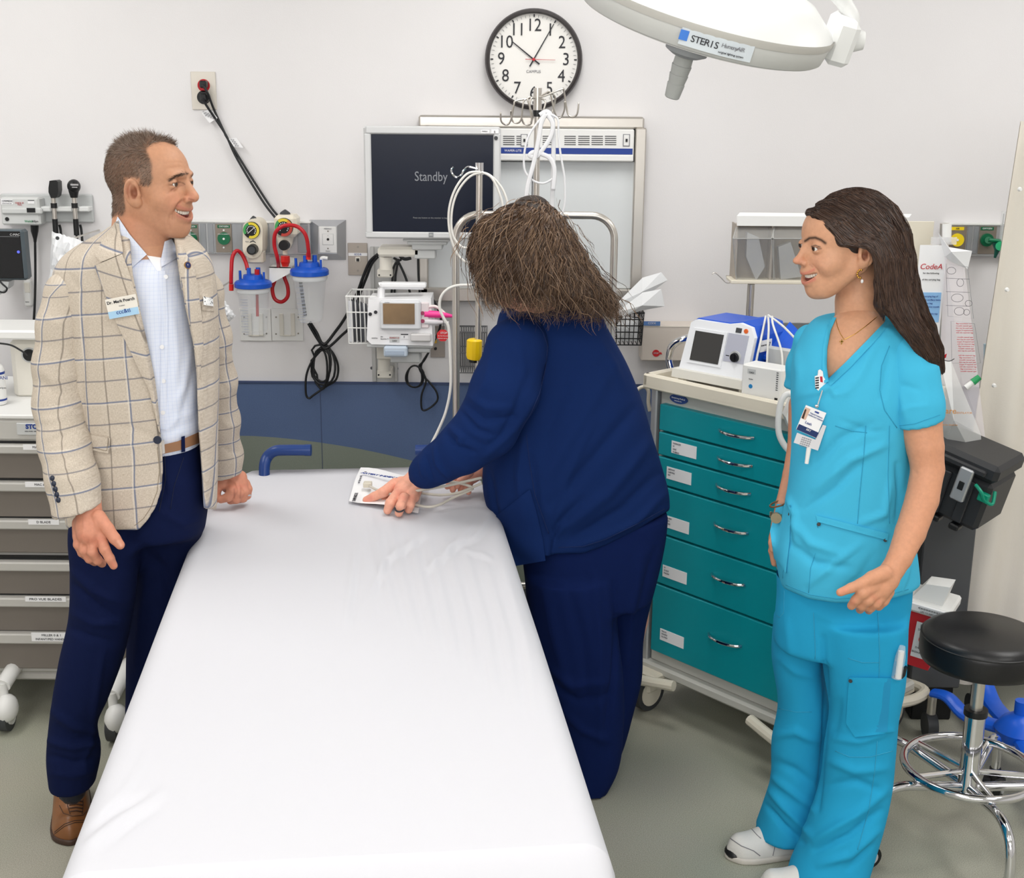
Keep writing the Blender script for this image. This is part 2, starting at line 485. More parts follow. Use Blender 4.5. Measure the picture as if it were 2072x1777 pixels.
# ================================================================ the room
M_wall = mat('painted_wall', (229, 227, 228), .7, bump=.12, bscale=260, var=.012, vscale=3)
M_floor = mat('vinyl_floor', (150, 148, 134), .42, bump=.05, bscale=300, var=.0)
def speckle(m, c1, c2, sc=420):
    nt = m.node_tree; L = nt.links; b = nt.nodes['Principled BSDF']
    tc = nt.nodes.new('ShaderNodeTexCoord'); n = nt.nodes.new('ShaderNodeTexNoise'); n.inputs['Scale'].default_value = sc; n.inputs['Detail'].default_value = 2
    n2 = nt.nodes.new('ShaderNodeTexNoise'); n2.inputs['Scale'].default_value = 2.2
    r = nt.nodes.new('ShaderNodeValToRGB'); r.color_ramp.elements[0].position = .38; r.color_ramp.elements[1].position = .6
    r.color_ramp.elements[0].color = (*lin(c1), 1); r.color_ramp.elements[1].color = (*lin(c2), 1)
    L.new(tc.outputs['Object'], n.inputs['Vector']); L.new(tc.outputs['Object'], n2.inputs['Vector']); L.new(n.outputs['Fac'], r.inputs[0])
    mx = nt.nodes.new('ShaderNodeMixRGB'); mx.blend_type = 'MULTIPLY'; mx.inputs[0].default_value = .12
    L.new(r.outputs[0], mx.inputs[1]); L.new(n2.outputs['Color'], mx.inputs[2]); L.new(mx.outputs[0], b.inputs['Base Color'])
speckle(M_floor, (152, 152, 138), (184, 183, 168))
M_ceil = mat('ceiling_tile', (238, 238, 236), .9)
def struct(name, mb, m): return tag(obj(name, mb, m, smooth=False), kind='structure')
XL, XR, YF = -3.4, 3.6, -2.4
struct('floor', MB().box(XL, XR, YF, YW+.1, -.1, 0), M_floor)
struct('ceiling', MB().box(XL, XR, YF, YW+.1, ZC, ZC+.1), M_ceil)
struct('wall_back', MB().box(XL, XR, YW, YW+.1, 0, ZC), M_wall)
struct('wall_left', MB().box(XL-.1, XL, YF, YW+.1, 0, ZC), M_wall)
struct('wall_right', MB().box(XR, XR+.1, YF, YW+.1, 0, ZC), M_wall)
struct('wall_front', MB().box(XL, XR, YF-.1, YF, 0, ZC), M_wall)
# wall protection sheet in two colours that meet in a wave
M_blue_w = mat('blue_wall_sheet', (84, 104, 142), .5, bump=.25, bscale=420, var=.05, vscale=260)
M_grn_w = mat('green_grey_wall_sheet', (126, 134, 124), .5, bump=.25, bscale=420, var=.05, vscale=260)
zt = PY(1000, 777, YW-.012).z
def wave(x):
    P = [(-3.4, .60), (-1.3, .72), (-.95, .73), (-.6, .69), (-.2, .60), (.3, .50), (1.2, .42), (3.6, .6)]
    return float(hermite(np.array([x]), [p[0] for p in P], [p[1] for p in P])[0])
WZ = [PY(480, 880, YW).z, PY(700, 905, YW).z, PY(830, 948, YW).z]
_w0 = wave(PY(480, 880, YW).x)
for nm, top, m in (('trim_1', True, M_blue_w), ('trim_2', False, M_grn_w)):
    mb = MB(); xs = np.linspace(XL, XR, 90); rows = []
    off = WZ[0]-_w0
    for y in (YW-.012, ):
        a = [(x, YW-.012, wave(x)+off) for x in xs]; b = [(x, YW-.012, zt if top else .0) for x in xs]
        mb.grid([a, b] if top else [b, a])
        a2 = [(x, YW, p[2]) for x, p in zip(xs, b)]; mb.grid([b, a2] if top else [a2, b])
    tag(obj(nm, mb, m, smooth=False, label='blue vinyl wall protection sheet' if top else 'grey green vinyl wall protection sheet below the wave'), kind='structure')
mb = MB().box(XL, XR, YW-.016, YW-.012, zt-.004, zt+.004)
struct('trim_3', mb, mat('dark_blue_cap', (62, 76, 112), .5))
mb = MB(); sx = PY(651, 860, YW).x
mb.box(sx-.001, sx+.001, YW-.0135, YW-.012, .1, zt-.004)
struct('trim_4', mb, mat('seam_dark', (66, 78, 110), .6))
struct('baseboard_back', MB().box(XL, XR, YW-.02, YW-.012, 0, .1), mat('dark_base', (70, 72, 74), .6))
for i, (lx, ly) in enumerate(LAMPS):
    t = thing('ceiling_light', 'white recessed ceiling light panel, '+('left', 'middle', 'right')[i % 3 if i < 6 else (i-6)*2]+' of the '+('row nearest the clock wall', 'second row from the clock wall', 'pair farthest from the clock wall')[i//3], 'ceiling light', (lx, ly, ZC), group='recessed ceiling light panels')
    mb = MB()
    for a, b_, c, d in ((-.3, -.29, -.6, .6), (.29, .3, -.6, .6), (-.29, .29, -.6, -.59), (-.29, .29, .59, .6)):
        mb.box(lx+a, lx+b_, ly+c, ly+d, ZC-.02, ZC)
    obj('light_frame', mb, M_white, t)
    obj('diffuser', MB().box(lx-.29, lx+.29, ly-.59, ly+.59, ZC-.008, ZC-.004), mat('lamp_diffuser', (250, 250, 250), .6, emit=(255, 252, 246), estr=2.), t)
# ================================================================ the bed
BZ = .82
bed_yaw = math.atan2(.194, 1.715)
bed = thing('stretcher_bed', 'white sheeted stretcher bed in the middle of the room with blue push handles', 'bed', (-.34, 2.7, 0))
bo = Vector((-.2305, 1.50, 0)); BF = Matrix.Translation(bo) @ Matrix.Rotation(bed_yaw, 4, 'Z')   # local y runs to the head end
def bedmesh():
    V = []; nu, nv = 240, 150; Lb = 2.26; hw = .414
    def prof(t):      # cross section: t in -1..1 -> (x, z)
        s = abs(t); sg = 1 if t > 0 else -1
        if s < .72: x = s/.72*(hw-.05); z = 0
        elif s < .86: a = (s-.72)/.14*math.pi/2; x = hw-.05+.05*math.sin(a); z = -.05+.05*math.cos(a)
        else: x = hw+.004; z = -.05-(s-.86)/.14*.13
        return sg*x, z
    for i in range(nu+1):
        u = i/nu
        for j in range(nv+1):
            x, z = prof(-1+2*j/nv)
            # ends roll over and down
            if u < .12: a = u/.12; ze = -.30*(1-math.sin(a*math.pi/2))**1.35; y = .19*math.sin(a*math.pi/2)
            elif u > .93: a = (1-u)/.07; y = Lb-.07*(1-math.sin(a*math.pi/2)); ze = -.09*(1-a)**2.2
            else: y = .19+(u-.12)/.81*(Lb-.19-.07); ze = 0
            # corners rounded at the head end
            c = max(0., y-(Lb-.3)); f = 1-.22*(1-math.sqrt(max(0., 1-(c/.3)**2))) if c > 0 else 1.
            V.append((x*f, y, BZ+z*(1 if u > .02 else 1)+ze))
    F = [(i*(nv+1)+j, i*(nv+1)+j+1, (i+1)*(nv+1)+j+1, (i+1)*(nv+1)+j) for i in range(nu) for j in range(nv)]
    return np.array([tuple(BF @ Vector(p)) for p in V]), np.array(F)
V, Q = bedmesh()
S_ = []
for i in range(16):
    x = 730+i*19; S_.append(([(x, 1030+i*7), (x+20+i*2, 1130+i*12), (x+52+i, 1240+i*14)], 7, .003 if i % 2 else -.0028))
for a in ([(1000, 1030), (960, 1085), (900, 1110)], [(960, 1060), (900, 1120), (850, 1160)], [(860, 1080), (780, 1130), (745, 1210)], [(720, 1110), (700, 1260)], [(1040, 1180), (990, 1130), (930, 1110)]):
    S_.append((a, 6, .004)); S_.append(([(p[0]+9, p[1]+9) for p in a], 6, -.0035))
for a, h in (([(168, 1690), (230, 1640), (300, 1610)], -.006), ([(180, 1705), (250, 1655), (330, 1600)], .005), ([(200, 1725), (270, 1665), (330, 1630)], -.004), ([(210, 1640), (260, 1590), (300, 1520)], .003)):
    S_.append((a, 8, h))
V = sculpt(V, Q, S_); V[:, 2] += fbm(V*[1, .6, 1], 14, 3)*.0022+fbm(V, 5, 4)*.002
M_sheet = mat('white_sheet', (206, 206, 212), .8, bump=.05, bscale=700)
sheet = np_mesh('sheet', V, Q, M_sheet, bed)
BED_TREE = bvh(V, Q)
b = MB(BF); b.box(-.38, .38, .22, 2.2, .62, .72, .02); obj('mattress', b, mat('mattress_navy', (40, 50, 80), .6), bed)
b = MB(BF)
for sx in (-.3, .3): b.box(sx-.03, sx+.03, .1, 2.15, .55, .62, .01)
b.box(-.33, .33, .5, 1.7, .5, .56, .01); b.box(-.28, .28, .3, 1.95, .16, .28, .03); b.box(-.07, .07, .5, .66, .28, .5, .01); b.box(-.07, .07, 1.5, 1.66, .28, .5, .01)
obj('bed_frame', b, M_lgrey, bed)
for sx in (-.27, .27):
    for sy in (.32, 1.92):
        b = MB(BF); b.tube([(sx-.02, sy, .1), (sx+.02, sy, .1)], .1, 24); b.m(1).box(sx-.035, sx+.035, sy-.04, sy+.04, .1, .2, .01); obj('caster', b, [M_dgrey, M_lgrey], bed)
M_hb = mat('navy_handle', (26, 58, 120), .35)
cable('push_handle', ppts([(536, 985, 3.66), (535, 945, 3.68), (541, 925, 3.7), (556, 913, 3.7), (580, 911, 3.7), (628, 911, 3.7)]), .0165, M_hb, bed, 16)
obj('push_handle', MB().tube(smooth_path(ppts([(841, 911, 3.72), (870, 911, 3.72), (905, 912, 3.72), (918, 930, 3.72), (918, 985, 3.7)])), .0165, 16), M_hb, bed)
obj('handle_grip_end', MB().tube(ppts([(617, 911), (629.5, 911)], 3.7), .0175, 16), M_hb, bed)
# packet with a coiled lead on the bed
t = thing('supply_pouch', 'white printed pouch lying on the bed under the pointing hand', 'pouch', PZ(770, 985, BZ+.01))
Pq = [PZ(x, y, BZ+.012) for x, y in ((730, 946), (862, 966), (846, 1036), (706, 1012))]
rows = []
for i in range(9):
    u = i/8; rows.append([Pq[0].lerp(Pq[1], j/8).lerp(Pq[3].lerp(Pq[2], j/8), u)+Vector((0, 0, .004*math.sin(j*.9+i*.5)+.006*(1-abs(i/4-1)))) for j in range(9)])
obj('pouch', MB().grid(rows[::-1]), M_paper, t, ang=None)
U = (Pq[1]-Pq[0]).normalized(); Vv = (Pq[0]-Pq[3]).normalized()
def pt_(x, y, h=.02): return PZ(x, y, BZ+h)
text('ARTERY INDEX MARKERS', plane_M(pt_(786, 965, .026), U, Vv), .016, M_bink, t, sx=1.0, bold=.0005)
text('UNIMARKER', plane_M(pt_(719, 1006, .021), Vv, -U), .014, M_ink, t); text('one time use only', plane_M(pt_(728, 970, .022), Vv, -U), .011, M_gink, t)
text('<', plane_M(pt_(739, 955, .023), U, Vv), .014, M_ink, t)
t = thing('coiled_lead', 'beige cable with square connector, looped between her hands on the bed', 'cable', PZ(900, 990, BZ+.02))
M_lead = mat('lead_beige', (200, 194, 182), .4)
def z_(x, y, h): p = PZ(x, y, BZ+h); return p
cable('cable', [z_(748, 984, .03), z_(762, 991, .03), z_(790, 1000, .035), z_(830, 996, .05), z_(858, 991, .06), z_(900, 984, .07), z_(940, 975, .08), z_(975, 967, .09)], .0038, M_lead, t)
cable('cable', [z_(835, 1020, .02), z_(865, 1026, .016), z_(890, 1021, .02), z_(920, 1006, .03), z_(950, 993, .05), z_(956, 988, .06), z_(948, 983, .07), z_(920, 976, .07), z_(890, 975, .06)], .0038, M_lead, t)
cable('cable', [z_(850, 998, .03), z_(890, 1002, .03), z_(925, 998, .04), z_(952, 988, .06), z_(975, 978, .08)], .0038, M_lead, t)
p = z_(744, 981, .03); obj('connector', MB().box(p.x-.012, p.x+.012, p.y-.012, p.y+.012, p.z-.006, p.z+.008, .002), mat('connector_ivory', (214, 208, 192), .35), t)
# ================================================================ things on the back wall
def screw(mb, x, y, Y, r=2.2): pdisc(mb, x, y, r, Y-.0015, .002, 10)
M_screw = mat('screw_head', (150, 146, 140), .35, .8)
# ---- clock
t = thing('wall_clock', 'round white wall clock with black rim and numerals, above the x-ray view box', 'clock', PY(1080, 120, YW))
Yc = YW-.055; pc = PY(1080, 120, Yc); k = mpp(pc); R = 99*k
M_rim = mat('clock_rim', (52, 47, 48), .45)
prof = [(R*.93, 0), (R, .0), (R, .04), (R*.97, .052), (R*.93, .055), (R*.905, .048), (R*.9, .03)]
obj('rim', MB().lathe(prof, (pc.x, YW, pc.z), (0, -1, 0), 72, cap=False), M_rim, t)
M_face = mat('clock_face', (240, 238, 234), .5)
obj('clock_face', MB().tube([(pc.x, YW, pc.z), (pc.x, YW-.032, pc.z)], R*.92, 72), M_face, t)
mk = MB()
def cpt(a, r, y=.034): return Vector((pc.x+math.sin(a)*r, YW-y, pc.z+math.cos(a)*r))
for i in range(60):
    a = i*math.pi/30; big = i % 5 == 0
    w = (.0022 if big else .0006); p = cpt(a, R*(.83 if big else .82)); q = cpt(a, R*(.885 if big else .87))
    s = Vector((math.cos(a), 0, -math.sin(a)))*w
    mk.m(0 if big else 1).prism([p-s, p+s, q+s, q-s], (0, -.0008, 0))
obj('minute_marks', mk, [M_ink, M_gink], t, smooth=False)
for h in range(1, 13):
    a = h*math.pi/6; text(str(h), plane_M(cpt(a, R*.665), (1, 0, 0), (0, 0, 1)), 25*k/.72, M_ink, t, name='numeral', sx=.9)
text('CAMPUS', plane_M(cpt(math.pi, R*.24), (1, 0, 0), (0, 0, 1)), 5.5*k/.7, M_gink, t)
def hand(a, L, tail, w, m, y, nm='hand'):
    d = Vector((math.sin(a), 0, math.cos(a))); s = Vector((math.cos(a), 0, -math.sin(a)))*w; o = cpt(0, 0, y)
    obj(nm, MB().prism([o-d*tail-s, o-d*tail+s, o+d*L+s*.6, o+d*L-s*.6], (0, -.001, 0)), m, t, smooth=False)
hand(math.radians(-52), 54*k, 15*k, 1.6*k, M_ink, .037, 'hour_hand')
hand(math.radians(30), 80*k, 16*k, 1.4*k, M_ink, .039, 'minute_hand')
hand(math.radians(91), 44*k, 17*k, .6*k, M_rink, .041, 'second_hand')
obj('hub', MB().tube([cpt(0, 0, .034), cpt(0, 0, .044)], 3*k, 14), M_rink, t)
# ---- x-ray view box
t = thing('xray_view_box', 'steel framed x-ray view box with white screens, below the clock', 'view box', PY(1075, 600, YW))
Yx = YW-.06
fr = MB()
pbox(fr, 847, 235, 1304, 259, Yx, .058, .006); pbox(fr, 847, 259, 865, 612, Yx, .058, .004)
pbox(fr, 1281, 259, 1303, 585, Yx, .058, .004); pbox(fr, 850, 585, 1296, 612, Yx, .058, .004)
obj('frame', fr, M_steel, t, smooth=False)
pn = MB(); pbox(pn, 864, 260, 1283, 316, Yx-.004, .055, .004); pbox(pn, 864, 312, 1282, 326, Yx-.018, .06, .004)
obj('top_housing', pn, mat('viewbox_white', (236, 236, 234), .4), t)
obj('stripe', pbox(MB(), 866, 299, 1280, 311, Yx-.006, .004, 0), mat('viewbox_blue', (24, 58, 140), .4), t)
M_scr = mat('viewbox_screen', (222, 226, 228), .35)
for a, b_ in ((866, 1075), (1077, 1280)):
    obj('screen_panel', pbox(MB(), a, 327, b_, 583, YW-.03, .02, .001), M_scr, t)
vm = MB()
for x0 in (1018, 1045, 1098, 1142, 1170, 1197, 1224):
    for j in range(5):
        y = 275+j*4.2; pbox(vm, x0, y, x0+23, y+1.5, Yx-.0055, .003, 0)
tag(obj('vent_slots', vm, M_dgrey, t, smooth=False), kind='stuff')
for x0 in (1055, 1262):
    s = obj('switch', pbox(MB(), x0, 273, x0+11, 295, Yx-.008, .006, .001), M_white, t)
    b = MB(); pbox(b, x0-1.5, 271.5, x0+12.5, 296.5, Yx-.006, .004, 0); obj('switch_bezel', b, M_gink, s, smooth=False)
    obj('toggle', pbox(MB(), x0+4, 281, x0+8, 287, Yx-.012, .006, .0005), M_black, s)
wtext('WAFER-LITE', 1038, 305, Yx-.0068, 4.5, M_paper, t)
# ---- wall outlet, cords
t = thing('wall_outlet', 'steel wall outlet plate with red and black sockets, high on the wall', 'outlet', PY(412, 222, YW))
obj('cover_plate', pbox(MB(), 387, 145, 437, 222, YW-.006, .006, .002), mat('outlet_plate', (216, 210, 200), .4, .3), t)
obj('socket', pdisc(MB(), 412, 173, 12.5, YW-.009, .006), M_red, t, label='red socket')
obj('socket', pdisc(MB(), 412, 197, 13.5, YW-.009, .006), M_black, t, label='black socket')
for n_, (path, px, py, lb) in enumerate((([(410, 172, YW-.05), (420, 188, YW-.05), (433, 222, YW-.02), (455, 270, YW-.02), (459, 278, YW-.02), (500, 345, YW-.02), (545, 415, YW-.02), (566, 441, YW-.03), (588, 470, YW-.04)], 410, 171, 'black power cord plugged into the red wall socket, upper of the two'),
     ([(410, 199, YW-.05), (418, 214, YW-.04), (441, 248, YW-.02), (459, 277, YW-.02), (480, 322, YW-.02), (530, 405, YW-.02), (558, 442, YW-.03), (580, 470, YW-.04)], 411, 197, 'black power cord plugged into the black wall socket, lower of the two'))):
    c = thing('electrical_cord', lb, 'cord', PY(px, py, YW), 'black power cords crossing the wall')
    cable('cable', ppts(path), .0042, M_cable, c)
    b = MB(); pbox(b, px-7, py-8, px+7, py+7, YW-.045, .034, .004)
    if n_ == 1: pdisc(b, px+1, py, 11, YW-.03, .02, 18)
    obj('plug', b, M_black, c)
    if n_ == 1:
        q = ppts([(408, 229), (425, 219), (440, 239), (424, 249)], YW-.024)
        g = obj('paper_tag', MB().prism(q, (0, .001, 0)), M_paper, c, smooth=False)
        for j in range(5):
            u = .15+j*.17; wtext('II III III', 415+j*5-1, 231+j*2-1, YW-.026, 3.2, M_gink, g, rot=-1.0)
    else:
        q = ppts([(463, 281), (476, 279), (490, 299), (473, 297)], YW-.024)
        g = obj('paper_tag', MB().prism(q, (.004, .001, 0)), M_paper, c, smooth=False)
        for j in range(4): wtext('III III', 470+j*3, 283+j*4, YW-.026, 3, M_gink, g, rot=-.1)
# ---- otoscope station
t = thing('diagnostic_wall_station', 'light grey wall transformer with two cradles for black scopes', 'medical device', PY(90, 450, YW))
M_wa = mat('station_grey', (206, 208, 207), .45); M_wa2 = mat('station_grey_back', (198, 201, 201), .45)
obj('back_plate', pbox(MB(), 2, 393, 187, 450, YW-.018, .018, .004), M_wa2, t)
b = MB(); pbox(b, 1, 400, 80, 456, YW-.075, .06, .006); pbox(b, 2, 421, 84, 434, YW-.084, .02, .006); obj('housing', b, M_wa, t)
b = MB()
for a, c in ((80, 103), (112, 146), (158, 180)): pbox(b, a, 418, c, 429, YW-.06, .045, .004)
pbox(b, 80, 417, 180, 428, YW-.03, .014, .002)
obj('cradle_shelf', b, mat('station_light', (222, 224, 223), .4), t)
obj('power_window', pbox(MB(), 54, 421, 71, 430, YW-.086, .003, 0), M_black, t)
s = obj('sticker', pbox(MB(), 2, 403, 26, 414, YW-.0765, .002, 0), M_paper, t, smooth=False)
wtext('O', 6, 407, YW-.0775, 4, M_gink, s); wtext('TEMEDIC', 17, 407, YW-.0775, 3.2, M_ink, s); wtext('service tested safe', 14, 411.5, YW-.0775, 1.8, M_gink, s)
wtext('CHECK IF', 39, 411, YW-.0765, 2.8, M_rink, t); wtext('FULL', 40, 414.5, YW-.0765, 2.8, M_rink, t)
s = obj('sticker', pbox(MB(), 56, 405, 69, 412.5, YW-.0765, .002, 0), M_paper, t, smooth=False); obj('sticker_bar', pbox(MB(), 56, 405, 69, 406.5, YW-.077, .001, 0), M_ink, s, smooth=False)
wtext('Welch', 58, 448, YW-.0765, 4.5, mat('ink_green', (40, 140, 90), .6), t, align='CENTER'); wtext('Allyn', 71, 448, YW-.0765, 4.5, M_ink, t)
s = obj('round_sticker', pdisc(MB(), 14, 443.5, 4, YW-.078, .003, 16), M_black, t)
for nm, lb, X, kind in (('ophthalmoscope', 'black ophthalmoscope with squared head in the left cradle', 108, 0), ('otoscope', 'black otoscope with rounded head in the right cradle', 150, 1)):
    s = thing(nm, lb, 'medical instrument', PY(X, 430, YW-.06), 'black scopes in the wall cradles')
    Y = YW-.065; dx = 3
    h = MB()
    if kind == 0:
        h.prism(ppts([(100, 366), (113, 365), (117, 368), (118, 386), (116, 397), (112, 401), (103, 401), (98, 389), (98, 380)], Y-.02), (0, .04, 0))
    else:
        p = PY(149.5, 377, Y); h.ell(p, (12.8*mpp(p), .028, 14*mpp(p))); h.tube(ppts([(149, 385), (150, 400)], Y), [10.5*mpp(p), 7*mpp(p)], 18)
        h.m(1); pbox(h, 142, 372, 158, 376, Y-.03, .004, .001); pbox(h, 145, 378, 156, 380.5, Y-.03, .004, .001)
    obj('scope_head', h, [M_black, M_chrome], s)
    h = MB()
    for m_, y0, y1, r in ((1, 400, 411, 4.6), (0, 411, 421, 6.3), (1, 421, 443, 4.6), (0, 443, 476, 5.4)):
        a_, b_ = PY(X+(y0-400)*.07, y0, Y), PY(X+(y1-400)*.07, y1, Y); h.m(m_).tube([a_, b_], r*mpp(a_), 18)
    obj('scope_handle', h, [M_black, M_steel], s)
    cable('cord', ppts([(X+5, 476, Y), (X+9, 500, Y), (X+18, 520, Y), (X+15, 470, YW-.03), (X+12, 455, YW-.03)]), .0045, M_cable, s)
t = thing('power_lead', 'black power lead hanging straight down from the grey wall station', 'cord', PY(70, 456, YW))
p = PY(70, 470, YW-.04)
obj('plug', MB().tube(ppts([(70, 456), (70, 468), (71, 484), (71, 490)], YW-.04), [.014, .013, .006, .005], 14), M_black, t)
cable('cable', ppts([(71, 488), (71.5, 560), (70, 620), (67, 668), (60, 760)], YW-.03), .0045, M_cable, t)
# ---- video monitor at the left edge
t = thing('video_laryngoscope_monitor', 'small black screened monitor in a grey frame at the left edge', 'monitor', PY(0, 600, YW-.3))
Yv = YW-.32
obj('housing', pbox(MB(), -60, 465, 51, 567, Yv, .05, .008), mat('monitor_grey_blue', (86, 96, 102), .4, .3), t)
s = obj('screen', pbox(MB(), -56, 468, 44, 563, Yv-.002, .004, .002), mat('screen_black', (16, 17, 20), .15), t)
wtext('C-MAC', 30, 475, Yv-.0035, 4.5, M_lgrey, s); obj('screen_line', pbox(MB(), -50, 478.4, 38, 479, Yv-.003, .001, 0), M_mgrey, s, smooth=False)
obj('power_button', pdisc(MB(), 37, 510, 2.8, Yv-.004, .003, 14), mat('blue_led', (80, 90, 220), .3, emit=(90, 100, 235), estr=.6), t)
obj('bracket', MB().prism(ppts([(-30, 568), (18, 570), (16, 582), (-10, 600), (-30, 606)], Yv+.01), (0, .05, 0)), M_lgrey, t)
cable('cord', ppts([(-6, 562, Yv), (4, 574, Yv-.01), (14, 584, Yv-.01), (8, 592, Yv), (-6, 588, Yv)]), .003, M_cable, t)
obj('wall_arm', pbox(MB(), -60, 500, -10, 540, Yv+.05, YW-Yv-.05, .004), M_lgrey, t)
t = thing('thermometer_holder', 'small white oval plastic holder clipped on the wall by the monitor', 'holder', PY(54, 622, YW))
obj('body', pbox(MB(), 46, 566, 63, 622, YW-.03, .03, .01), M_white, t); obj('button', pbox(MB(), 49, 572, 60, 592, YW-.032, .005, .003), M_offw, t)
wtext('inno', 55, 611, YW-.031, 3, M_ink, t)
# ---- gas rail
t = thing('medical_gas_rail', 'grey aluminium medical gas rail with green oxygen outlets, behind the suction gauges', 'gas outlet', PY(500, 515, YW))
b = MB(); pbox(b, 330, 450, 628, 514, YW-.028, .028, .002); obj('rail', b, M_alu, t, smooth=False)
obj('rail_lip', pbox(MB(), 330, 447, 628, 451, YW-.034, .034, .001), M_white, t, smooth=False)
M_br = mat('outlet_steel', (148, 138, 128), .4, .6)
M_gdark = mat('oxygen_green', (14, 104, 68), .4)
for j, (x0, x1) in enumerate(((377, 402), (436, 469))):
    s = obj('outlet_panel', pbox(MB(), x0, 453, x1, 511, YW-.032, .006, .001), M_br, t, smooth=False)
    obj('outlet_label', pbox(MB(), x1-29, 455.5, x1-4, 461.5, YW-.0335, .003, 0), M_gdark, s, smooth=False)
    wtext('OXYGEN', x1-16.5, 458.5, YW-.035, 3.3, M_paper, s)
    d = MB(); pdisc(d, x1-16.5, 483, 12.5, YW-.042, .012, 30); obj('outlet_disc', d, M_gdark, s)
    d = MB(); pdisc(d, x1-16.5, 483.5, 2.2, YW-.044, .004, 12); pdisc(d, x1-16.5, 466, 1.8, YW-.034, .004, 10); pdisc(d, x1-16.5, 501, 1.8, YW-.034, .004, 10); obj('outlet_pin', d, M_paper, s)
    wtext('PUSH TO CONNECT', x1-16.5, 474, YW-.0425, 1.8, M_paper, s)
for x0 in (406, 421, 470, 480, 534, 602, 612):
    obj('blank_cover', pbox(MB(), x0, 453, x0+11, 511, YW-.031, .005, .001), mat('rail_grey', (158, 161, 166), .4, .5), t, smooth=False)
obj('rail_groove', pbox(MB(), 434, 450, 435, 514, YW-.0285, .003, 0), M_mgrey, t, smooth=False)
t = thing('nurse_call_plate', 'grey metal wall plate around a white call panel, right of the gauges', 'wall plate', PY(662, 525, YW))
a0 = ppts([(626, 445), (700, 445), (700, 526), (626, 526)], YW-.002); a1 = ppts([(644, 457), (682, 457), (682, 514), (644, 514)], YW-.03)
b = MB(); b.add(a0+a1, [(0, 1, 5, 4), (1, 2, 6, 5), (2, 3, 7, 6), (3, 0, 4, 7), (4, 5, 6, 7)])
obj('bevelled_surround', b, M_alu, t, smooth=False)
s = obj('call_panel', pbox(MB(), 646, 459, 681, 512, YW-.034, .006, .002), M_white, t)
obj('panel_line', pbox(MB(), 652, 473, 675, 496, YW-.0348, .002, .001), M_lgrey, s); obj('panel_inset', pbox(MB(), 653, 474, 674, 495, YW-.0354, .002, .001), M_white, s)
obj('call_socket', pdisc(MB(), 663.5, 484.5, 2.6, YW-.037, .004, 14), M_black, s)
wtext('MEDIVAC', 663.5, 463, YW-.0352, 2.6, M_gink, s); wtext('x', 663.5, 476.5, YW-.036, 2.4, M_gink, s); wtext('Amico', 663.5, 508, YW-.0352, 2.5, M_gink, s)
b = MB(); screw(b, 663.5, 468, YW-.034, 1.6); screw(b, 663.5, 503, YW-.034, 1.6); obj('screw', b, M_screw, s)
# ---- oxygen flowmeter behind the man's chin
t = thing('oxygen_flowmeter', 'clear oxygen flowmeter tube with green base, left end of the gas rail', 'flowmeter', PY(380, 500, YW))
b = MB(); p = PY(378, 470, YW-.1); b.tube(ppts([(379, 415), (379, 476)], YW-.1), 7*mpp(p), 18); obj('tube', b, M_clear, t)
b = MB().tube(ppts([(379, 480), (379, 497)], YW-.1), 7.5*mpp(p), 18); b.tube([PY(380, 488, YW-.1), PY(391, 488, YW-.1)], 5*mpp(p), 14); b.tube([PY(391, 486, YW-.1), PY(391, 486, YW-.03)], 4*mpp(p), 12)
obj('valve', b, M_green, t)
# ---- suction regulators
M_reg = mat('regulator_cream', (232, 224, 206), .35)
def gauge(t, x, y, r, Y, ca, cb, cc, na):
    p = PY(x, y, Y); k = mpp(p)
    s = obj('gauge', pdisc(MB(), x, y, r, Y-.006, .01, 32), M_black, t)
    for a0, a1, m in ca:
        b = MB(); P = []
        n = 12
        for i in range(n+1):
            a = math.radians(a0+(a1-a0)*i/n); P.append((p.x+math.sin(a)*r*.97*k, Y-.007, p.z+math.cos(a)*r*.97*k))
        for i in range(n, -1, -1):
            a = math.radians(a0+(a1-a0)*i/n); P.append((p.x+math.sin(a)*r*.66*k, Y-.007, p.z+math.cos(a)*r*.66*k))
        for i in range(n): b.add([P[i], P[i+1], P[2*n-i], P[2*n+1-i]], [(0, 1, 2, 3)])
        obj('gauge_band', b, m, s, smooth=False)
    b = MB()
    for i in range(12):
        a = math.radians(-130+i*23.6); q = Vector((p.x+math.sin(a)*r*.5*k, Y-.0072, p.z+math.cos(a)*r*.5*k)); b.box(q.x-.9*k, q.x+.9*k, Y-.0075, Y-.007, q.z-.9*k, q.z+.9*k)
    obj('gauge_marks', b, M_paper, s, smooth=False)
    a = math.radians(na); d = Vector((math.sin(a), 0, math.cos(a))); o = Vector((p.x, Y-.009, p.z))
    obj('needle', MB().tube([o-d*r*.4*k, o+d*r*.62*k], [.8*k, .5*k], 6), M_paper, s)
M_gy = mat('gauge_yellow', (225, 205, 60), .4); M_gg = mat('gauge_green', (70, 160, 90), .4); M_gr = mat('gauge_red', (190, 70, 60), .4); M_go = mat('gauge_orange', (225, 140, 60), .4)
t = thing('suction_regulator', 'cream suction regulator with yellow ringed gauge, left of the two', 'regulator', PY(513, 535, YW), 'cream suction regulators on the gas rail')
b = MB(); Y = YW-.13; p = PY(511, 470, Y); k = mpp(p)
def stadium(mb, x0, x1, y0, y1, Y, d, n=10):
    r = (x1-x0)/2; c = (x0+x1)/2; P = []
    for i in range(n+1): a = math.pi*i/n; P.append((c-r*math.cos(a), y0+r-r*math.sin(a)))
    for i in range(n+1): a = math.pi*i/n; P.append((c+r*math.cos(a), y1-r+r*math.sin(a)))
    mb.prism([PY(x, y, Y) for x, y in P][::-1], (0, d, 0)); return mb
stadium(b, 491, 531, 444, 523, Y, .1); pbox(b, 499, 508, 532, 534, Y+.01, .06, .006)
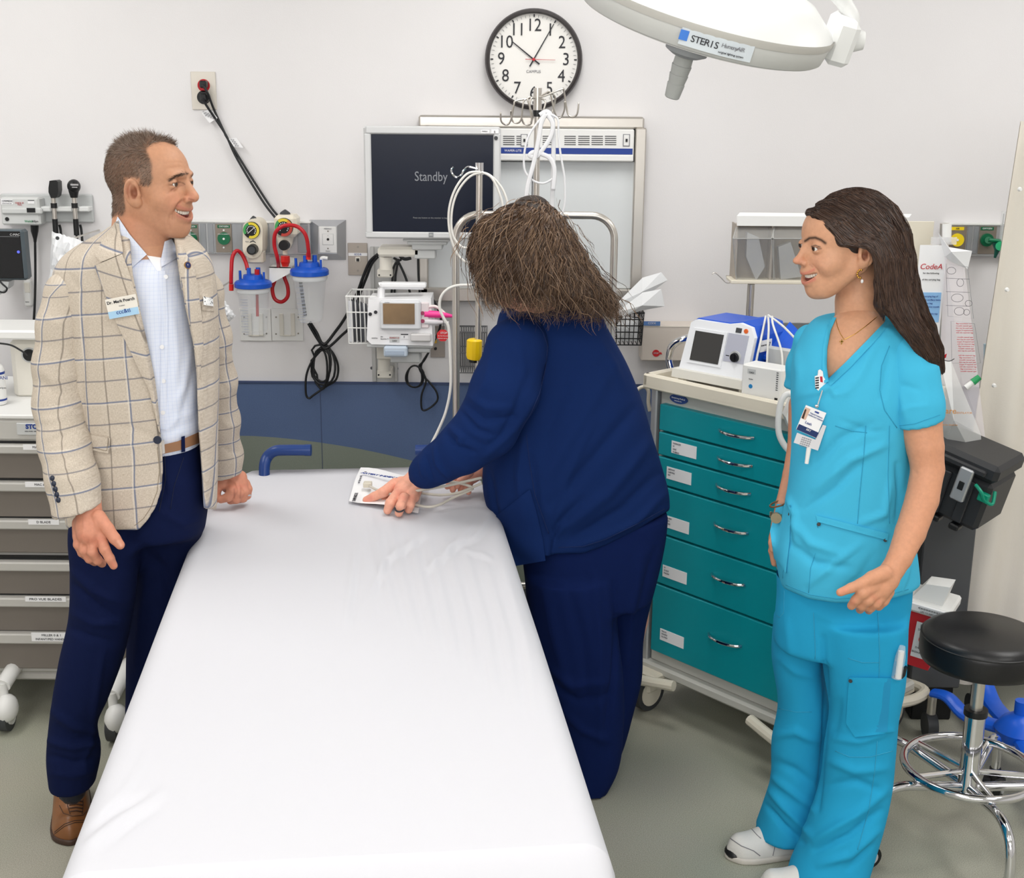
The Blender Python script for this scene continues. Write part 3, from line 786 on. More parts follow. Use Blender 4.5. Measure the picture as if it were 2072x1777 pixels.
obj('body', b, M_reg, t)
gauge(t, 509, 466, 17, Y, [(-120, -20, M_gg), (-20, 200, M_gy)], 0, 0, 50)
obj('knob', pdisc(MB(), 509, 506, 11, Y-.03, .032, 28, 10), M_black, t); obj('knob_ring', pdisc(MB(), 509, 506, 7, Y-.031, .01, 24), M_dgrey, t)
obj('top_valve', MB().tube(ppts([(513, 446), (513, 440), (512, 437)], Y+.05), [9*k, 5*k, 1.5*k], 16), M_dgrey, t)
wtext('FULL', 500, 489, Y-.0015, 2.4, M_gink, t); obj('dial_arrow', MB().prism(ppts([(505, 491), (512, 488.5), (518, 492), (517, 490), (512, 486.5), (506, 489)], Y-.0015)[::-1], (0, .001, 0)), M_ink, t, smooth=False)
t2 = thing('suction_regulator', 'cream suction regulator with red and yellow gauge, right of the two under the cords', 'regulator', PY(577, 512, YW), 'cream suction regulators on the gas rail')
b = MB(); Y2 = YW-.12; pbox(b, 554, 436, 600, 481, Y2, .09, .012); b.tube(ppts([(577, 478), (577, 493), (577, 505)], Y2+.04), [18*k, 15*k, 9*k], 24); b.tube(ppts([(577, 505), (577, 515)], Y2+.04), 5*k, 14)
obj('body', b, M_reg, t2)
gauge(t2, 574.5, 460, 18.5, Y2, [(-120, -40, M_gg), (-40, 30, M_gy), (30, 90, M_go), (90, 200, M_gr)], 0, 0, 250)
obj('knob', pdisc(MB(), 573.5, 497, 11, Y2-.005, .03, 28, 10), M_black, t2)
obj('top_valve', MB().tube(ppts([(577, 438), (577, 430), (577, 424)], Y2+.05), [13*k, 10*k, 1.5*k], 16), M_dgrey, t2)
# ---- canisters
def canister(lb, cx, ytop, rl, yb, rt, rb, Y):
    t = thing('suction_canister', lb, 'canister', PY(cx, yb, Y), 'suction canisters with blue lids')
    p = PY(cx, ytop, Y); k = mpp(p); zt_ = p.z
    zb = PY(cx, yb, Y).z
    lid = MB().lathe([(0, .028), (rl*.5*k, .026), (rl*.55*k, .012), (rl*.93*k, .004), (rl*k, -.002), (rl*k, -.016), (rl*.95*k, -.018)], p, (0, 0, 1), 40)
    obj('lid', lid, M_blue, t)
    pt = MB()
    for dx, dy, h, r in ((-.72, .2, .038, 3.2), (-.18, -.1, .05, 5), (.28, .1, .05, 5.5), (.62, -.1, .036, 2.6)):
        q = Vector((p.x+dx*rl*k, Y+dy*rl*k, zt_)); pt.tube([q, q+Vector((0, 0, h))], [r*k, r*.85*k], 14)
    obj('lid_port', pt, M_blue, t)
    cup = MB(); n = 40
    cup.lathe([(rt*k*1.02, -.018), (rt*k*1.03, -.03), (rt*k*.98, -.034), (rt*.97*k, -.036), (rb*k, zb-zt_+.012), (rb*.9*k, zb-zt_), (0, zb-zt_+.003)], p, (0, 0, 1), n, cap=False)
    obj('cup', cup, M_clear, t)
    obj('cup_collar', MB().lathe([(rt*k*1.05, -.016), (rt*k*1.05, -.03), (rt*k*.99, -.036)], p, (0, 0, 1), n, cap=False), mat('collar_white', (235, 238, 240), .2, alpha=.85), t)
    gm = MB()
    for j in range(14):
        z = zt_-.055-j*.0095; w = .018 if j % 2 else .026
        rr = k*(rt+(rb-rt)*(zt_-z)/(zt_-zb)); gm.box(p.x-.012-w, p.x-.012, Y-rr*.98-.001, Y-rr*.98+.0005, z, z+.0011)
    obj('scale_marks', gm, mat('scale_blue_grey', (150, 156, 178), .5), t, smooth=False)
    return t, p, k
c1, p1, k1 = canister('suction canister with blue lid and red hose at its left, lower of the two', 512, 571, 37.5, 674, 32, 25, YW-.16)
c2, p2, k2 = canister('suction canister with blue lid and white elbow, higher of the two', 626, 546, 39, 650, 34, 24, YW-.16)
obj('dip_tube', MB().tube(ppts([(520, 585), (521, 640)], YW-.16), 3*k1, 12), M_red, c1); obj('red_cap', MB().tube(ppts([(520, 545), (520, 560)], YW-.16), 5*k1, 14), M_red, c1)
obj('elbow', MB().tube(smooth_path(ppts([(650, 543), (650, 528), (652, 522), (663, 523)], YW-.16)), 3.6*k2, 12), M_white, c2)
dt = MB(); P = smooth_path(ppts([(607, 560), (612, 600), (618, 640)], YW-.15), 12)
for j in range(len(P)-1): dt.m(j % 2).tube([P[j], P[j+1]], 3.6*k2, 10)
obj('corrugated_tube', dt, [M_cable, mat('tube_grey', (150, 155, 165), .3)], c2)
t = thing('suction_hose', 'short red rubber hose looping left from the lower canister', 'hose', PY(480, 580, YW-.16), 'red rubber suction hoses')
cable('hose', ppts([(467.5, 574, YW-.17), (468, 550, YW-.17), (470, 522, YW-.16), (478, 508, YW-.15), (488, 513, YW-.14), (497, 530, YW-.14), (501, 546, YW-.15)]), .0068, M_red, t, 14)
obj('hose_end', MB().tube(ppts([(468, 575), (468, 588)], YW-.17), .0082, 14), mat('red_bright', (214, 36, 30), .3), t)
t = thing('suction_hose', 'long red rubber hose arching over the gauge and looping below the bracket', 'hose', PY(577, 610, YW-.16), 'red rubber suction hoses')
cable('hose', ppts([(624, 522, YW-.17), (624, 505, YW-.18), (618, 475, YW-.19), (600, 458, YW-.19), (575, 457, YW-.19), (558, 470, YW-.19), (555, 495, YW-.18), (562, 525, YW-.17), (563, 545, YW-.12), (556, 568, YW-.1), (551, 585, YW-.1), (556, 605, YW-.1), (570, 611, YW-.1), (582, 600, YW-.1), (582, 580, YW-.1), (575, 560, YW-.1), (573, 545, YW-.1)]), .0068, M_red, t, 14)
obj('hose_end', MB().tube(ppts([(624, 512), (624, 525)], YW-.17), .0082, 14), MATS['red_bright'], t)
obj('connector', MB().tube(ppts([(577, 518), (577, 530), (577, 541)], YW-.12), [.016, .017, .01], 8), MATS['red_bright'], t, smooth=False)
t = thing('canister_bracket', 'white angled wall bracket between the two suction canisters', 'bracket', PY(565, 580, YW))
b = MB(); b.prism(ppts([(545, 540), (588, 541), (588, 552), (549, 574), (545, 572)], YW-.14), (0, .006, 0)); b.prism(ppts([(545, 540), (588, 541), (588, 543), (545, 542)], YW-.14), (0, .14, 0)); pbox(b, 547, 520, 597, 625, YW-.006, .006, .001)
obj('bracket_arm', b, M_white, t, smooth=False)
# ---- switch plates
t = thing('wall_switch_plate', 'white double wall plate with slot fittings below the canisters', 'wall plate', PY(548, 690, YW))
for x0, x1 in ((485, 548.5), (549.5, 613)):
    s = obj('cover_plate', pbox(MB(), x0, 625, x1, 690, YW-.006, .006, .001), M_white, t, smooth=False)
    b = MB(); pbox(b, x0+16, 635, x0+24, 680, YW-.012, .008, .001); pbox(b, x0+39, 635, x0+47, 680, YW-.012, .008, .001); pbox(b, x0+24, 678, x0+39, 681, YW-.01, .006, .001)
    obj('slot_bracket', b, M_offw, s, smooth=False)
    b = MB()
    for xx, yy in ((x0+9, 642), (x0+9, 676), (x0+54, 642), (x0+54, 675)): screw(b, xx, yy, YW-.006, 1.7)
    obj('screw', b, M_screw, s)
# ---- data plate
t = thing('data_outlet_plate', 'brushed steel data plate with a small socket, left of the monitor arm', 'outlet', PY(724, 557, YW))
obj('cover_plate', pbox(MB(), 704, 492, 743.5, 557, YW-.005, .005, .001), M_plate, t, smooth=False)
obj('label_strip', pbox(MB(), 705, 512, 743, 518, YW-.006, .002, 0), M_paper, t, smooth=False); wtext('ECG-B', 724, 515, YW-.0068, 3.4, M_bink, t)
obj('socket', pbox(MB(), 719, 520, 729, 530, YW-.009, .006, .001), M_offw, t); obj('socket_hole', pbox(MB(), 721, 523, 727, 529, YW-.0095, .002, 0), M_black, t)
b = MB(); screw(b, 724, 500, YW-.005); screw(b, 724, 548, YW-.005); obj('screw', b, M_screw, t)
t = thing('second_outlet_plate', 'steel outlet plate low on the wall behind the stop tag', 'outlet', PY(885, 725, YW))
obj('cover_plate', pbox(MB(), 871, 660, 900, 723, YW-.005, .005, .001), M_plate, t, smooth=False)
obj('socket', pbox(MB(), 877, 688, 884, 695, YW-.008, .005, .001), mat('amber_socket', (214, 170, 70), .4), t); obj('jack', pdisc(MB(), 881, 706, 3, YW-.012, .01, 12), M_black, t)
# ---- standby monitor
t = thing('standby_monitor', 'silver framed flat monitor showing standby on a dark screen', 'monitor', PY(875, 488, YW-.3))
Ym = YW-.34
M_mon = mat('monitor_silver', (205, 206, 207), .35)
b = MB(); pbox(b, 737, 256, 1013, 484, Ym, .055, .007); obj('housing', b, M_mon, t)
fr = MB()
pbox(fr, 739, 256, 1011, 272, Ym-.008, .02, .004); pbox(fr, 739, 470, 1011, 483, Ym-.008, .02, .004); pbox(fr, 738, 270, 752, 472, Ym-.0078, .02, .004); pbox(fr, 998, 270, 1012, 472, Ym-.0078, .02, .004)
obj('bezel', fr, M_mon, t)
s = obj('screen', pbox(MB(), 752.5, 272.5, 997.5, 469.5, Ym-.004, .008, 0), mat('standby_screen', (20, 26, 42), .22, spec=.22), t, smooth=False)
wtext('Standby', 872, 358, Ym-.0045, 19, mat('standby_text', (118, 120, 126), .5, emit=(110, 112, 118), estr=.25), s, sx=.78)
wtext('Press any button on the monitor to begin', 872, 441, Ym-.0045, 3, M_mgrey, s)
s = obj('sticker', pbox(MB(), 973, 263, 990, 270, Ym-.0095, .002, .0), M_paper, t, smooth=False); wtext('TEMEDIC', 981, 266, Ym-.0105, 2, M_ink, s)
s = obj('sticker', pbox(MB(), 994, 262, 1009, 270, Ym-.0095, .002, .0), M_paper, t, smooth=False); wtext('E', 1001, 267, Ym-.0105, 4, M_ink, s)
obj('round_sticker', pdisc(MB(), 1003.5, 279.5, 4, Ym-.011, .004, 16), M_dgrey, t)
obj('logo_badge', pbox(MB(), 867.5, 471, 877, 480, Ym-.0095, .002, 0), M_mgrey, t, smooth=False); wtext('elo', 872, 475.5, Ym-.0105, 3.6, M_white, t)
b = MB(); pbox(b, 815, 484, 910, 489, Ym+.02, .1, .002); pbox(b, 824, 488, 905, 496, Ym+.03, .09, .003); pbox(b, 833, 495, 895, 506, Ym+.03, .08, .003); pbox(b, 838, 505, 881, 524, Ym+.04, .07, .003)
obj('tilt_bracket', b, M_lgrey, t)
t = thing('monitor_wall_arm', 'white jointed wall arm on a grey wall track carrying the monitor', 'wall mount', PY(790, 775, YW))
b = MB(); pbox(b, 751, 500, 759, 772, YW-.02, .02, .001); pbox(b, 759, 500, 801, 776, YW-.012, .012, .001); pbox(b, 797, 560, 803, 772, YW-.02, .02, .001)
obj('wall_track', b, mat('track_alu', (188, 188, 187), .4, .4), t, smooth=False)
b = MB(); pbox(b, 764, 500, 850, 520, YW-.3, .09, .01); p = PY(783, 530, YW-.24); b.tube(ppts([(781, 520), (781, 545)], YW-.24), 13*mpp(p), 22)
pbox(b, 763, 545, 794, 562, YW-.2, .2, .004); b.tube([PY(838, 498, YW-.26), PY(838, 514, YW-.26)], 14*mpp(p), 20)
obj('upper_arm', b, M_offw, t)
b = MB(); pbox(b, 762, 700, 792, 728, YW-.2, .2, .004); b.tube(ppts([(777, 724), (777, 750)], YW-.16), 13*mpp(p), 22); pbox(b, 763, 750, 792, 766, YW-.1, .1, .003)
obj('lower_arm', b, M_offw, t)
b = MB()
for xx, yy in ((767, 557), (790, 557), (766, 759), (789, 759)): pdisc(b, xx, yy, 1.8, YW-.203 if yy < 700 else YW-.103, .003, 10)
obj('bolt', b, M_black, t)
b = MB(); pdisc(b, 752, 745, 3, YW-.01, .01, 12); pdisc(b, 803, 746, 3, YW-.01, .01, 12); obj('wall_bolt', b, M_chrome, t)
for n_, (pts, lb, r) in enumerate((
    ([(764, 515, YW-.15), (748, 530, YW-.12), (735, 560, YW-.1), (722, 595, YW-.08), (700, 640, YW-.06), (678, 672, YW-.05), (655, 697, YW-.05), (640, 672, YW-.05), (627, 652, YW-.06)], 'thick black cable from the arm to the hanging coil, outer of two', .0055),
    ([(764, 520, YW-.15), (752, 535, YW-.12), (742, 560, YW-.1), (728, 597, YW-.08), (712, 655, YW-.06), (690, 680, YW-.05), (660, 705, YW-.05), (645, 690, YW-.05), (624, 655, YW-.06)], 'thick black cable from the arm to the hanging coil, inner of two', .005))):
    t = thing('monitor_cable', lb, 'cable', PY(700, 640, YW), 'black cables running from the monitor arm')
    cable('cable', ppts(pts), r, M_cable, t)
t = thing('coiled_power_cord', 'coil of black power cord hanging on the wall above the blue panel', 'cord', PY(655, 700, YW-.04))
pts = []
for i in range(90):
    a = i/90*2*math.pi*4.2; rx = 22+6*math.sin(i*.21); ry = 40+8*math.cos(i*.17)
    pts.append((651+rx*math.sin(a)*(.6 if i % 40 > 20 else 1), 742-ry*math.cos(a)-(i % 7)*.4, YW-.04-.008*math.sin(i*.3)))
obj('coil', MB().tube(ppts(pts), .004, 7), M_cable, t)
obj('tie', MB().ell(PY(655, 702, YW-.04), (.012, .012, .012)), M_black, t)
cable('loose_loop', ppts([(655, 702), (672, 712), (684, 740), (680, 768), (660, 782), (634, 800), (625, 806), (619, 796), (620, 760), (632, 730), (655, 703)], YW-.035), .004, M_cable, t)
# cables behind and under the patient monitor
t = thing('hanging_cables', 'black cables looping behind the patient monitor', 'cable', PY(820, 560, YW-.1))
for j, pts in enumerate((([(796, 522), (806, 530), (822, 565), (832, 600), (838, 605)]), ([(806, 524), (800, 560), (798, 600)]), ([(812, 525), (797, 540), (792, 600)]), ([(846, 518), (847, 560), (850, 600)]),
                         ([(850, 604), (858, 596), (872, 602), (884, 620), (892, 645), (888, 670), (878, 690)]), ([(829, 500), (812, 500), (808, 515), (818, 524), (832, 522)]))):
    cable('cable', ppts(pts, YW-.16), .0042 if j != 5 else .006, M_cable, t)
t = thing('coiled_cable', 'thin black cable coil hanging under the patient monitor', 'cable', PY(860, 720, YW-.08))
pts = []
for i in range(60):
    a = i/60*2*math.pi*2.3; pts.append((839+17*math.sin(a)*(1-.15*math.sin(i*.3)), 762-22*math.cos(a), YW-.06))
obj('coil', MB().tube(ppts(pts), .0032, 7), M_cable, t)
cable('loop', ppts([(868, 712), (858, 730), (848, 742), (856, 760), (870, 775), (884, 795), (884, 812), (866, 828), (854, 828), (853, 800), (862, 770), (852, 742), (866, 715)], YW-.055), .0036, M_cable, t)
# ---- patient monitor
t = thing('patient_monitor', 'white portable patient monitor with carry handle and small screen', 'patient monitor', PY(800, 700, YW-.25))
Yp = YW-.36
b = MB(); b.prism(ppts([(745, 606), (872, 604), (876, 700), (752, 697), (742, 688)], Yp), (0, .14, 0)); obj('body', b, mat('monitor_white', (236, 236, 238), .35), t, ang=.3)
b = MB(); b.tube(smooth_path(ppts([(771, 606), (772, 582), (777, 578), (857, 579)], Yp+.05), 5), [.014]*4*0+[.016]*16, 10, flat=.8); obj('carry_handle', b, MATS['monitor_white'], t)
b = MB(); pbox(b, 769, 573, 862, 583, Yp+.03, .04, .006); obj('handle_grip', b, MATS['monitor_white'], t)
b = MB(); pbox(b, 768, 609, 851, 668, Yp-.02, .03, .006); obj('screen_housing', b, mat('housing_lgrey', (214, 216, 220), .4), t)
obj('screen', pbox(MB(), 775, 614.5, 839, 656, Yp-.0225, .004, 0), mat('amber_screen', (128, 104, 76), .2, var=.25, vscale=9), t, smooth=False)
b = MB(); pbox(b, 851, 612, 868, 665, Yp-.008, .03, .004); obj('connector_panel', b, mat('pink_grey', (224, 214, 216), .4), t)
b = MB(); pdisc(b, 855, 634, 4, Yp-.012, .006, 14); pdisc(b, 855, 650, 4, Yp-.012, .006, 14); obj('connector_port', b, mat('dark_pink', (150, 60, 90), .4), t)
b = MB(); pbox(b, 830, 676, 872, 692, Yp-.02, .04, .004); obj('battery_latch', b, mat('latch_grey', (205, 203, 203), .4), t)
wtext('mindray', 752, 684, Yp-.001, 2.6, M_ink, t, align='LEFT'); wtext('iPM', 770, 682, Yp-.001, 2.2, M_ink, t, align='LEFT'); wtext('BeneView T1', 770, 686, Yp-.001, 2.2, M_ink, t, align='LEFT'); wtext('mindray', 783, 612, Yp-.021, 2.2, M_gink, t)
s = obj('sticker', pbox(MB(), 788, 681, 808, 693, Yp-.002, .002, 0), M_lgrey, t, smooth=False); wtext('12453', 798, 690, Yp-.003, 3, M_ink, s); wtext('PROPERTY OF', 798, 684, Yp-.003, 2.2, M_rink, s)
s = obj('sticker', pbox(MB(), 811, 676, 826, 686, Yp-.002, .002, 0), M_paper, t, smooth=False); obj('sticker_bar', pbox(MB(), 811, 676, 826, 678, Yp-.003, .001, 0), M_ink, s, smooth=False); wtext('E', 818, 682, Yp-.003, 3.5, M_ink, s)
b = MB(); pdisc(b, 749, 636, 3.6, Yp-.003, .004, 16); pdisc(b, 760, 632, 3.6, Yp-.003, .004, 16); obj('round_sticker', b, M_ink, t)
b = MB(); pbox(b, 742, 698, 876, 704, Yp+.01, .12, .003); pbox(b, 824, 704, 870, 714, Yp+.02, .1, .003); pbox(b, 790, 714, 850, 735, Yp+.05, .1, .004); obj('mount_plate', b, M_lgrey, t)
obj('module', pbox(MB(), 776, 702, 824, 723, Yp-.02, .1, .005), mat('module_blue_grey', (186, 198, 212), .4), t); obj('module_slot', pbox(MB(), 779, 710, 818, 719, Yp-.0215, .004, .002), mat('module_blue_dark', (160, 174, 192), .4), t)
t = thing('pink_cable_plug', 'bright pink cable plug on the right side of the patient monitor', 'cable', PY(885, 636, Yp))
p = PY(880, 636, Yp); k = mpp(p)
obj('plug', MB().tube([PY(859, 635, Yp), PY(895, 637, Yp), PY(903, 638, Yp), PY(916, 640, Yp)], [7.5*k, 7*k, 5*k, 3*k], 16), mat('hot_pink', (245, 60, 150), .35), t)
cable('cable', ppts([(862, 622, Yp), (880, 620, Yp), (893, 628, Yp), (905, 640, Yp)]), .005, mat('pale_pink', (235, 222, 222), .4), t)
t = thing('grey_cable_plug', 'pale grey cable plug below the pink plug', 'cable', PY(880, 652, Yp))
obj('plug', MB().tube([PY(860, 651, Yp), PY(883, 652, Yp), PY(890, 652, Yp), PY(908, 653, Yp)], [7*k, 6.5*k, 4.5*k, 2.6*k], 16), mat('plug_grey', (212, 210, 214), .4), t)
t = thing('stop_tag', 'red octagonal stop tag hanging under the pink plug', 'tag', PY(896, 690, Yp))
P = [PY(896+13*math.cos(math.pi/8+i*math.pi/4), 679+12.5*math.sin(math.pi/8+i*math.pi/4), Yp-.01) for i in range(8)]
obj('tag_plate', MB().prism(P[::-1], (0, .002, 0)), mat('tag_red', (205, 42, 48), .5), t, smooth=False)
wtext('STOP', 898, 674, Yp-.0112, 4, M_paper, t); wtext('Do Not Disconnect', 898, 680, Yp-.0112, 2, M_paper, t); wtext('Remove only by RT', 898, 685, Yp-.0112, 2, M_paper, t)
cable('string', ppts([(897, 647), (897, 668)], Yp-.009), .001, M_cable, t, 5)
# ---- wire baskets
def wire_basket(nm, lb, x0, x1, y0, y1, Y, d, m, nx, ny, grp=None, taper=.92):
    t = thing(nm, lb, 'basket', PY((x0+x1)/2, y1, Y), grp)
    a = PY(x0, y0, Y); c = PY(x1, y1, Y); W = MB()
    def ring(z, s, r):
        cx = (a.x+c.x)/2; hw = (c.x-a.x)/2*s; yb = Y+d; yf = Y+d*(1-s)
        W.tube([(cx-hw, yf, z), (cx+hw, yf, z), (cx+hw, yb, z), (cx-hw, yb, z)], r, 6, closed=True)
        return cx, hw, yf, yb
    lv = [ring(a.z+(c.z-a.z)*j/ny, 1-(1-taper)*j/ny, .0022 if j else .0032) for j in range(ny+1)]
    for i in range(nx+1):
        u = -1+2*i/nx; T = lv[0]; Bm = lv[-1]
        W.tube([(T[0]+u*T[1], T[2], a.z), (Bm[0]+u*Bm[1], Bm[2], c.z), (Bm[0]+u*Bm[1], Bm[3], c.z), (T[0]+u*T[1], T[3], a.z)], .0017, 5)
    for i in range(1, 5):
        y = Y+d*i/5
        for q in (-1, 1): W.tube([(lv[0][0]+q*lv[0][1], y, a.z), (lv[-1][0]+q*lv[-1][1], y, c.z)], .0015, 5)
    tag(obj('wires', W, m, t), kind='stuff')
    return t
wire_basket('wire_basket', 'white wire basket stuffed with packets beside the patient monitor', 700, 766, 600, 697, YW-.3, .16, M_white, 7, 3)
random.seed(4)
for i in range(13):
    x = 706+i*4.2; y1 = 692; y0 = 604+random.random()*18-(8 if i in (2, 6) else 0)
    dk = i % 2 == 1
    b = MB(); Yq = YW-.27+.01*(i % 5)
    b.prism(ppts([(x-2+random.random()*3, y0), (x+6, y0+random.random()*6), (x+9+random.random()*4, y1), (x+1, y1)], Yq), (0, .012, 0))
    o = obj('supply_packet', b, mat('packet_dark', (70, 72, 78), .5) if dk else mat('packet_light', (215, 216, 220), .35, bump=.5, bscale=90), None)
    tag(o, ('dark' if dk else 'pale')+' flat supply packet, '+('first', 'second', 'third', 'fourth', 'fifth', 'sixth', 'seventh', 'eighth', 'ninth', 'tenth', 'eleventh', 'twelfth', 'thirteenth')[i]+' from the left in the white wire basket', 'packet', 'packets in the white wire basket')
t = wire_basket('grey_wire_basket', 'tall grey wire basket behind the bed head posts', 926, 984, 672, 756, YW-.14, .12, mat('wire_grey', (120, 120, 122), .4, .5), 12, 2)
t = wire_basket('black_wire_basket', 'black wire basket holding white packets, right of the bed head frame', 1238, 1301, 633, 700, YW-.22, .18, M_black, 7, 5)
M_pk = mat('sterile_packet', (236, 238, 240), .4, bump=.4, bscale=40)
for j, (q, dy, lb) in enumerate((([(1247, 615), (1300, 562), (1338, 551), (1351, 567), (1300, 605), (1255, 632)], -.02, 'upper crumpled white sterile packet in the black basket'),
                                 ([(1245, 634), (1300, 592), (1338, 585), (1345, 620), (1300, 628), (1262, 640)], -.05, 'lower crumpled white sterile packet in the black basket'),
                                 ([(1246, 660), (1262, 640), (1292, 645), (1290, 690), (1250, 690)], .03, 'clear bagged item at the bottom of the black basket'))):
    P = ppts(q, YW-.2+dy); c = sum(P, Vector())/len(P)
    b = MB(); b.add([c+Vector((0, -.018, 0))]+P+[c+Vector((0, .01, 0))], [(0, (i+1) % len(P)+1, i+1) for i in range(len(P))]+[(len(P)+1, i+1, (i+1) % len(P)+1) for i in range(len(P))])
    o = tag(obj('sterile_packet', b, M_pk, None, ang=.2), lb, 'packet', 'white packets in the black basket')
b = MB(); pbox(b, 1242, 636, 1247, 644, YW-.16, .02, 0)
# ---- wall cabinet box
t = thing('wall_alarm_box', 'beige wall box with red button label and blue code tag, behind the defibrillator', 'wall box', PY(1350, 730, YW))
obj('housing', pbox(MB(), 1298, 658, 1420, 731, YW-.09, .09, .004), mat('beige_box', (222, 212, 202), .45), t)
obj('cover_seam', pbox(MB(), 1299, 661, 1420, 662, YW-.0912, .002, 0), M_offw, t, smooth=False)
s = obj('label_tag', pbox(MB(), 1302, 650.5, 1336, 659, YW-.094, .003, 0), mat('tag_blue', (92, 132, 192), .5), t, smooth=False); wtext('CODE', 1319, 654.5, YW-.0955, 4, M_paper, s)
s = obj('red_label', stadium(MB(), 1320, 1335, 708, 722, YW-.092, .002), mat('label_red', (206, 40, 46), .5), t, smooth=False); wtext('STOP', 1327.5, 715, YW-.0925, 3, M_paper, s)
obj('red_triangle', MB().prism(ppts([(1334, 717), (1340, 717), (1337, 712)], YW-.093), (0, .002, 0)), MATS['label_red'], t, smooth=False)
# ---- right gas outlets
t = thing('gas_outlet_rail', 'grey wall rail with yellow air and green oxygen outlets, left of the curtain', 'gas outlet', PY(1975, 520, YW))
obj('rail', pbox(MB(), 1915, 455, 2037, 519, YW-.03, .03, .002), M_alu, t, smooth=False)
obj('rail_lip', pbox(MB(), 1915, 452, 2037, 456, YW-.036, .036, .001), M_white, t, smooth=False)
M_air = mat('air_yellow', (244, 214, 30), .4)
for x0, x1, m, lb in ((1921, 1955, M_air, 'AIR'), (1981, 2015, M_gdark, 'OXYGEN')):
    s = obj('outlet_panel', pbox(MB(), x0, 458, x1, 514, YW-.034, .006, .001), M_br, t, smooth=False); c = (x0+x1)/2
    obj('outlet_label', pbox(MB(), x0+4, 459.5, x1-4, 466, YW-.0355, .003, 0), m, s, smooth=False); wtext(lb, c, 462.7, YW-.037, 3.3, M_ink if lb == 'AIR' else M_paper, s)
    obj('outlet_disc', pdisc(MB(), c, 486, 13, YW-.045, .012, 30), m, s); obj('outlet_pin', pdisc(MB(), c, 486, 2.4, YW-.048, .004, 12), M_paper, s)
for x0 in (1957, 1970): obj('blank_cover', pbox(MB(), x0, 458, x0+9, 514, YW-.033, .005, .001), MATS['rail_grey'], t, smooth=False)
t = thing('green_flowmeter', 'clear tube flowmeter with green knob and nipple on the right gas rail', 'flowmeter', PY(2022, 525, YW))
obj('tube', MB().tube(ppts([(2031, 428), (2026, 488)], YW-.1), .0075, 16), M_clear, t); obj('tube_core', MB().tube(ppts([(2031, 432), (2026, 488)], YW-.1), .002, 8), M_lgrey, t)
b = MB(); b.tube(ppts([(2015, 491), (2018, 506), (2013, 522)], YW-.1), [.013, .01, .004], 14); obj('nipple', b, mat('dark_green', (12, 84, 72), .4), t)
b = MB(); b.tube([PY(2024, 498, YW-.13), PY(2024, 498, YW-.09)], .016, 16); obj('knob', b, mat('knob_green', (10, 168, 110), .4), t)
b = MB(); b.tube([PY(2000, 486, YW-.1), PY(2024, 488, YW-.1)], .007, 12); b.tube([PY(2000, 486, YW-.1), PY(2000, 486, YW-.03)], .012, 14); obj('valve', b, M_green, t)
# ---- curtain
M_cur = mat('cream_curtain', (222, 216, 206), .85, bump=.2, bscale=220)
t = thing('privacy_curtain', 'cream privacy curtain with white snaps hanging at the right edge', 'curtain', PZ(2040, 1300, 0))
def curt(x0p, x1p, Y, top_y, n=40, lb=None):
    pass
b = MB(); rows = []
for j in range(25):
    z = 1.86-j*(1.86-.12)/24; r = []
    for i in range(60):
        u = i/59; xl = 1.425
        x = xl+u*.75
        y = 3.72+.02*math.sin(u*34)+.014*math.sin(u*15+z*1.3)+.25*u
        r.append((x-.045*(1.86-z)*(1-u), y, z))
    rows.append(r)
b.grid(rows); b.grid([[(x, y+.004, z) for x, y, z in r][::-1] for r in rows])
obj('curtain_cloth', b, M_cur, t, ang=None)
sn = MB()
for px, py in ((2063, 383), (2037, 586), (2011, 780)):
    p = PY(px, py, 3.7); sn.tube([(p.x, 3.70, p.z), (p.x, 3.69, p.z)], [4.5*mpp(p), 3*mpp(p)], 16)
obj('snap', sn, M_white, t)
# ================================================================ left drawer cart
M_cartg = mat('cart_grey', (188, 186, 181), .5); M_drawer = mat('drawer_taupe', (120, 113, 106), .5)
YL = 3.68
lc = thing('airway_drawer_cart', 'grey medical cart with taupe pull-out trays, at the left edge behind the man', 'cart', PZ(60, 1400, 0))
pR = PY(262, 1100, YL).x; pL = pR-1.0
def zy(y, Y=YL): return PY(60, y, Y).z
b = MB(); b.box(pL, pR, YL+.02, YL+.5, zy(1368), zy(900), .008); b.box(pL-.02, pR+.02, YL-.01, YL+.52, zy(893), zy(846), .01); obj('cabinet_body', b, M_cartg, lc)
obj('top_surface', MB().box(pL-.02, pR+.02, YL-.012, YL+.52, zy(846)-.001, zy(846)+.012, .006), mat('cart_top', (226, 226, 224), .45), lc)
tops = [(897, 914, 968, 'MAC #3', 78), (972, 990, 1046, 'MAC #4', 82), (1048, 1066, 1118, 'D BLADE', 88), (1132, 1150, 1202, None, 0), (1204, 1222, 1276, 'PRO VUE BLADES', 92), (1276, 1296, 1352, 'MILLER 0 & 1', 104)]
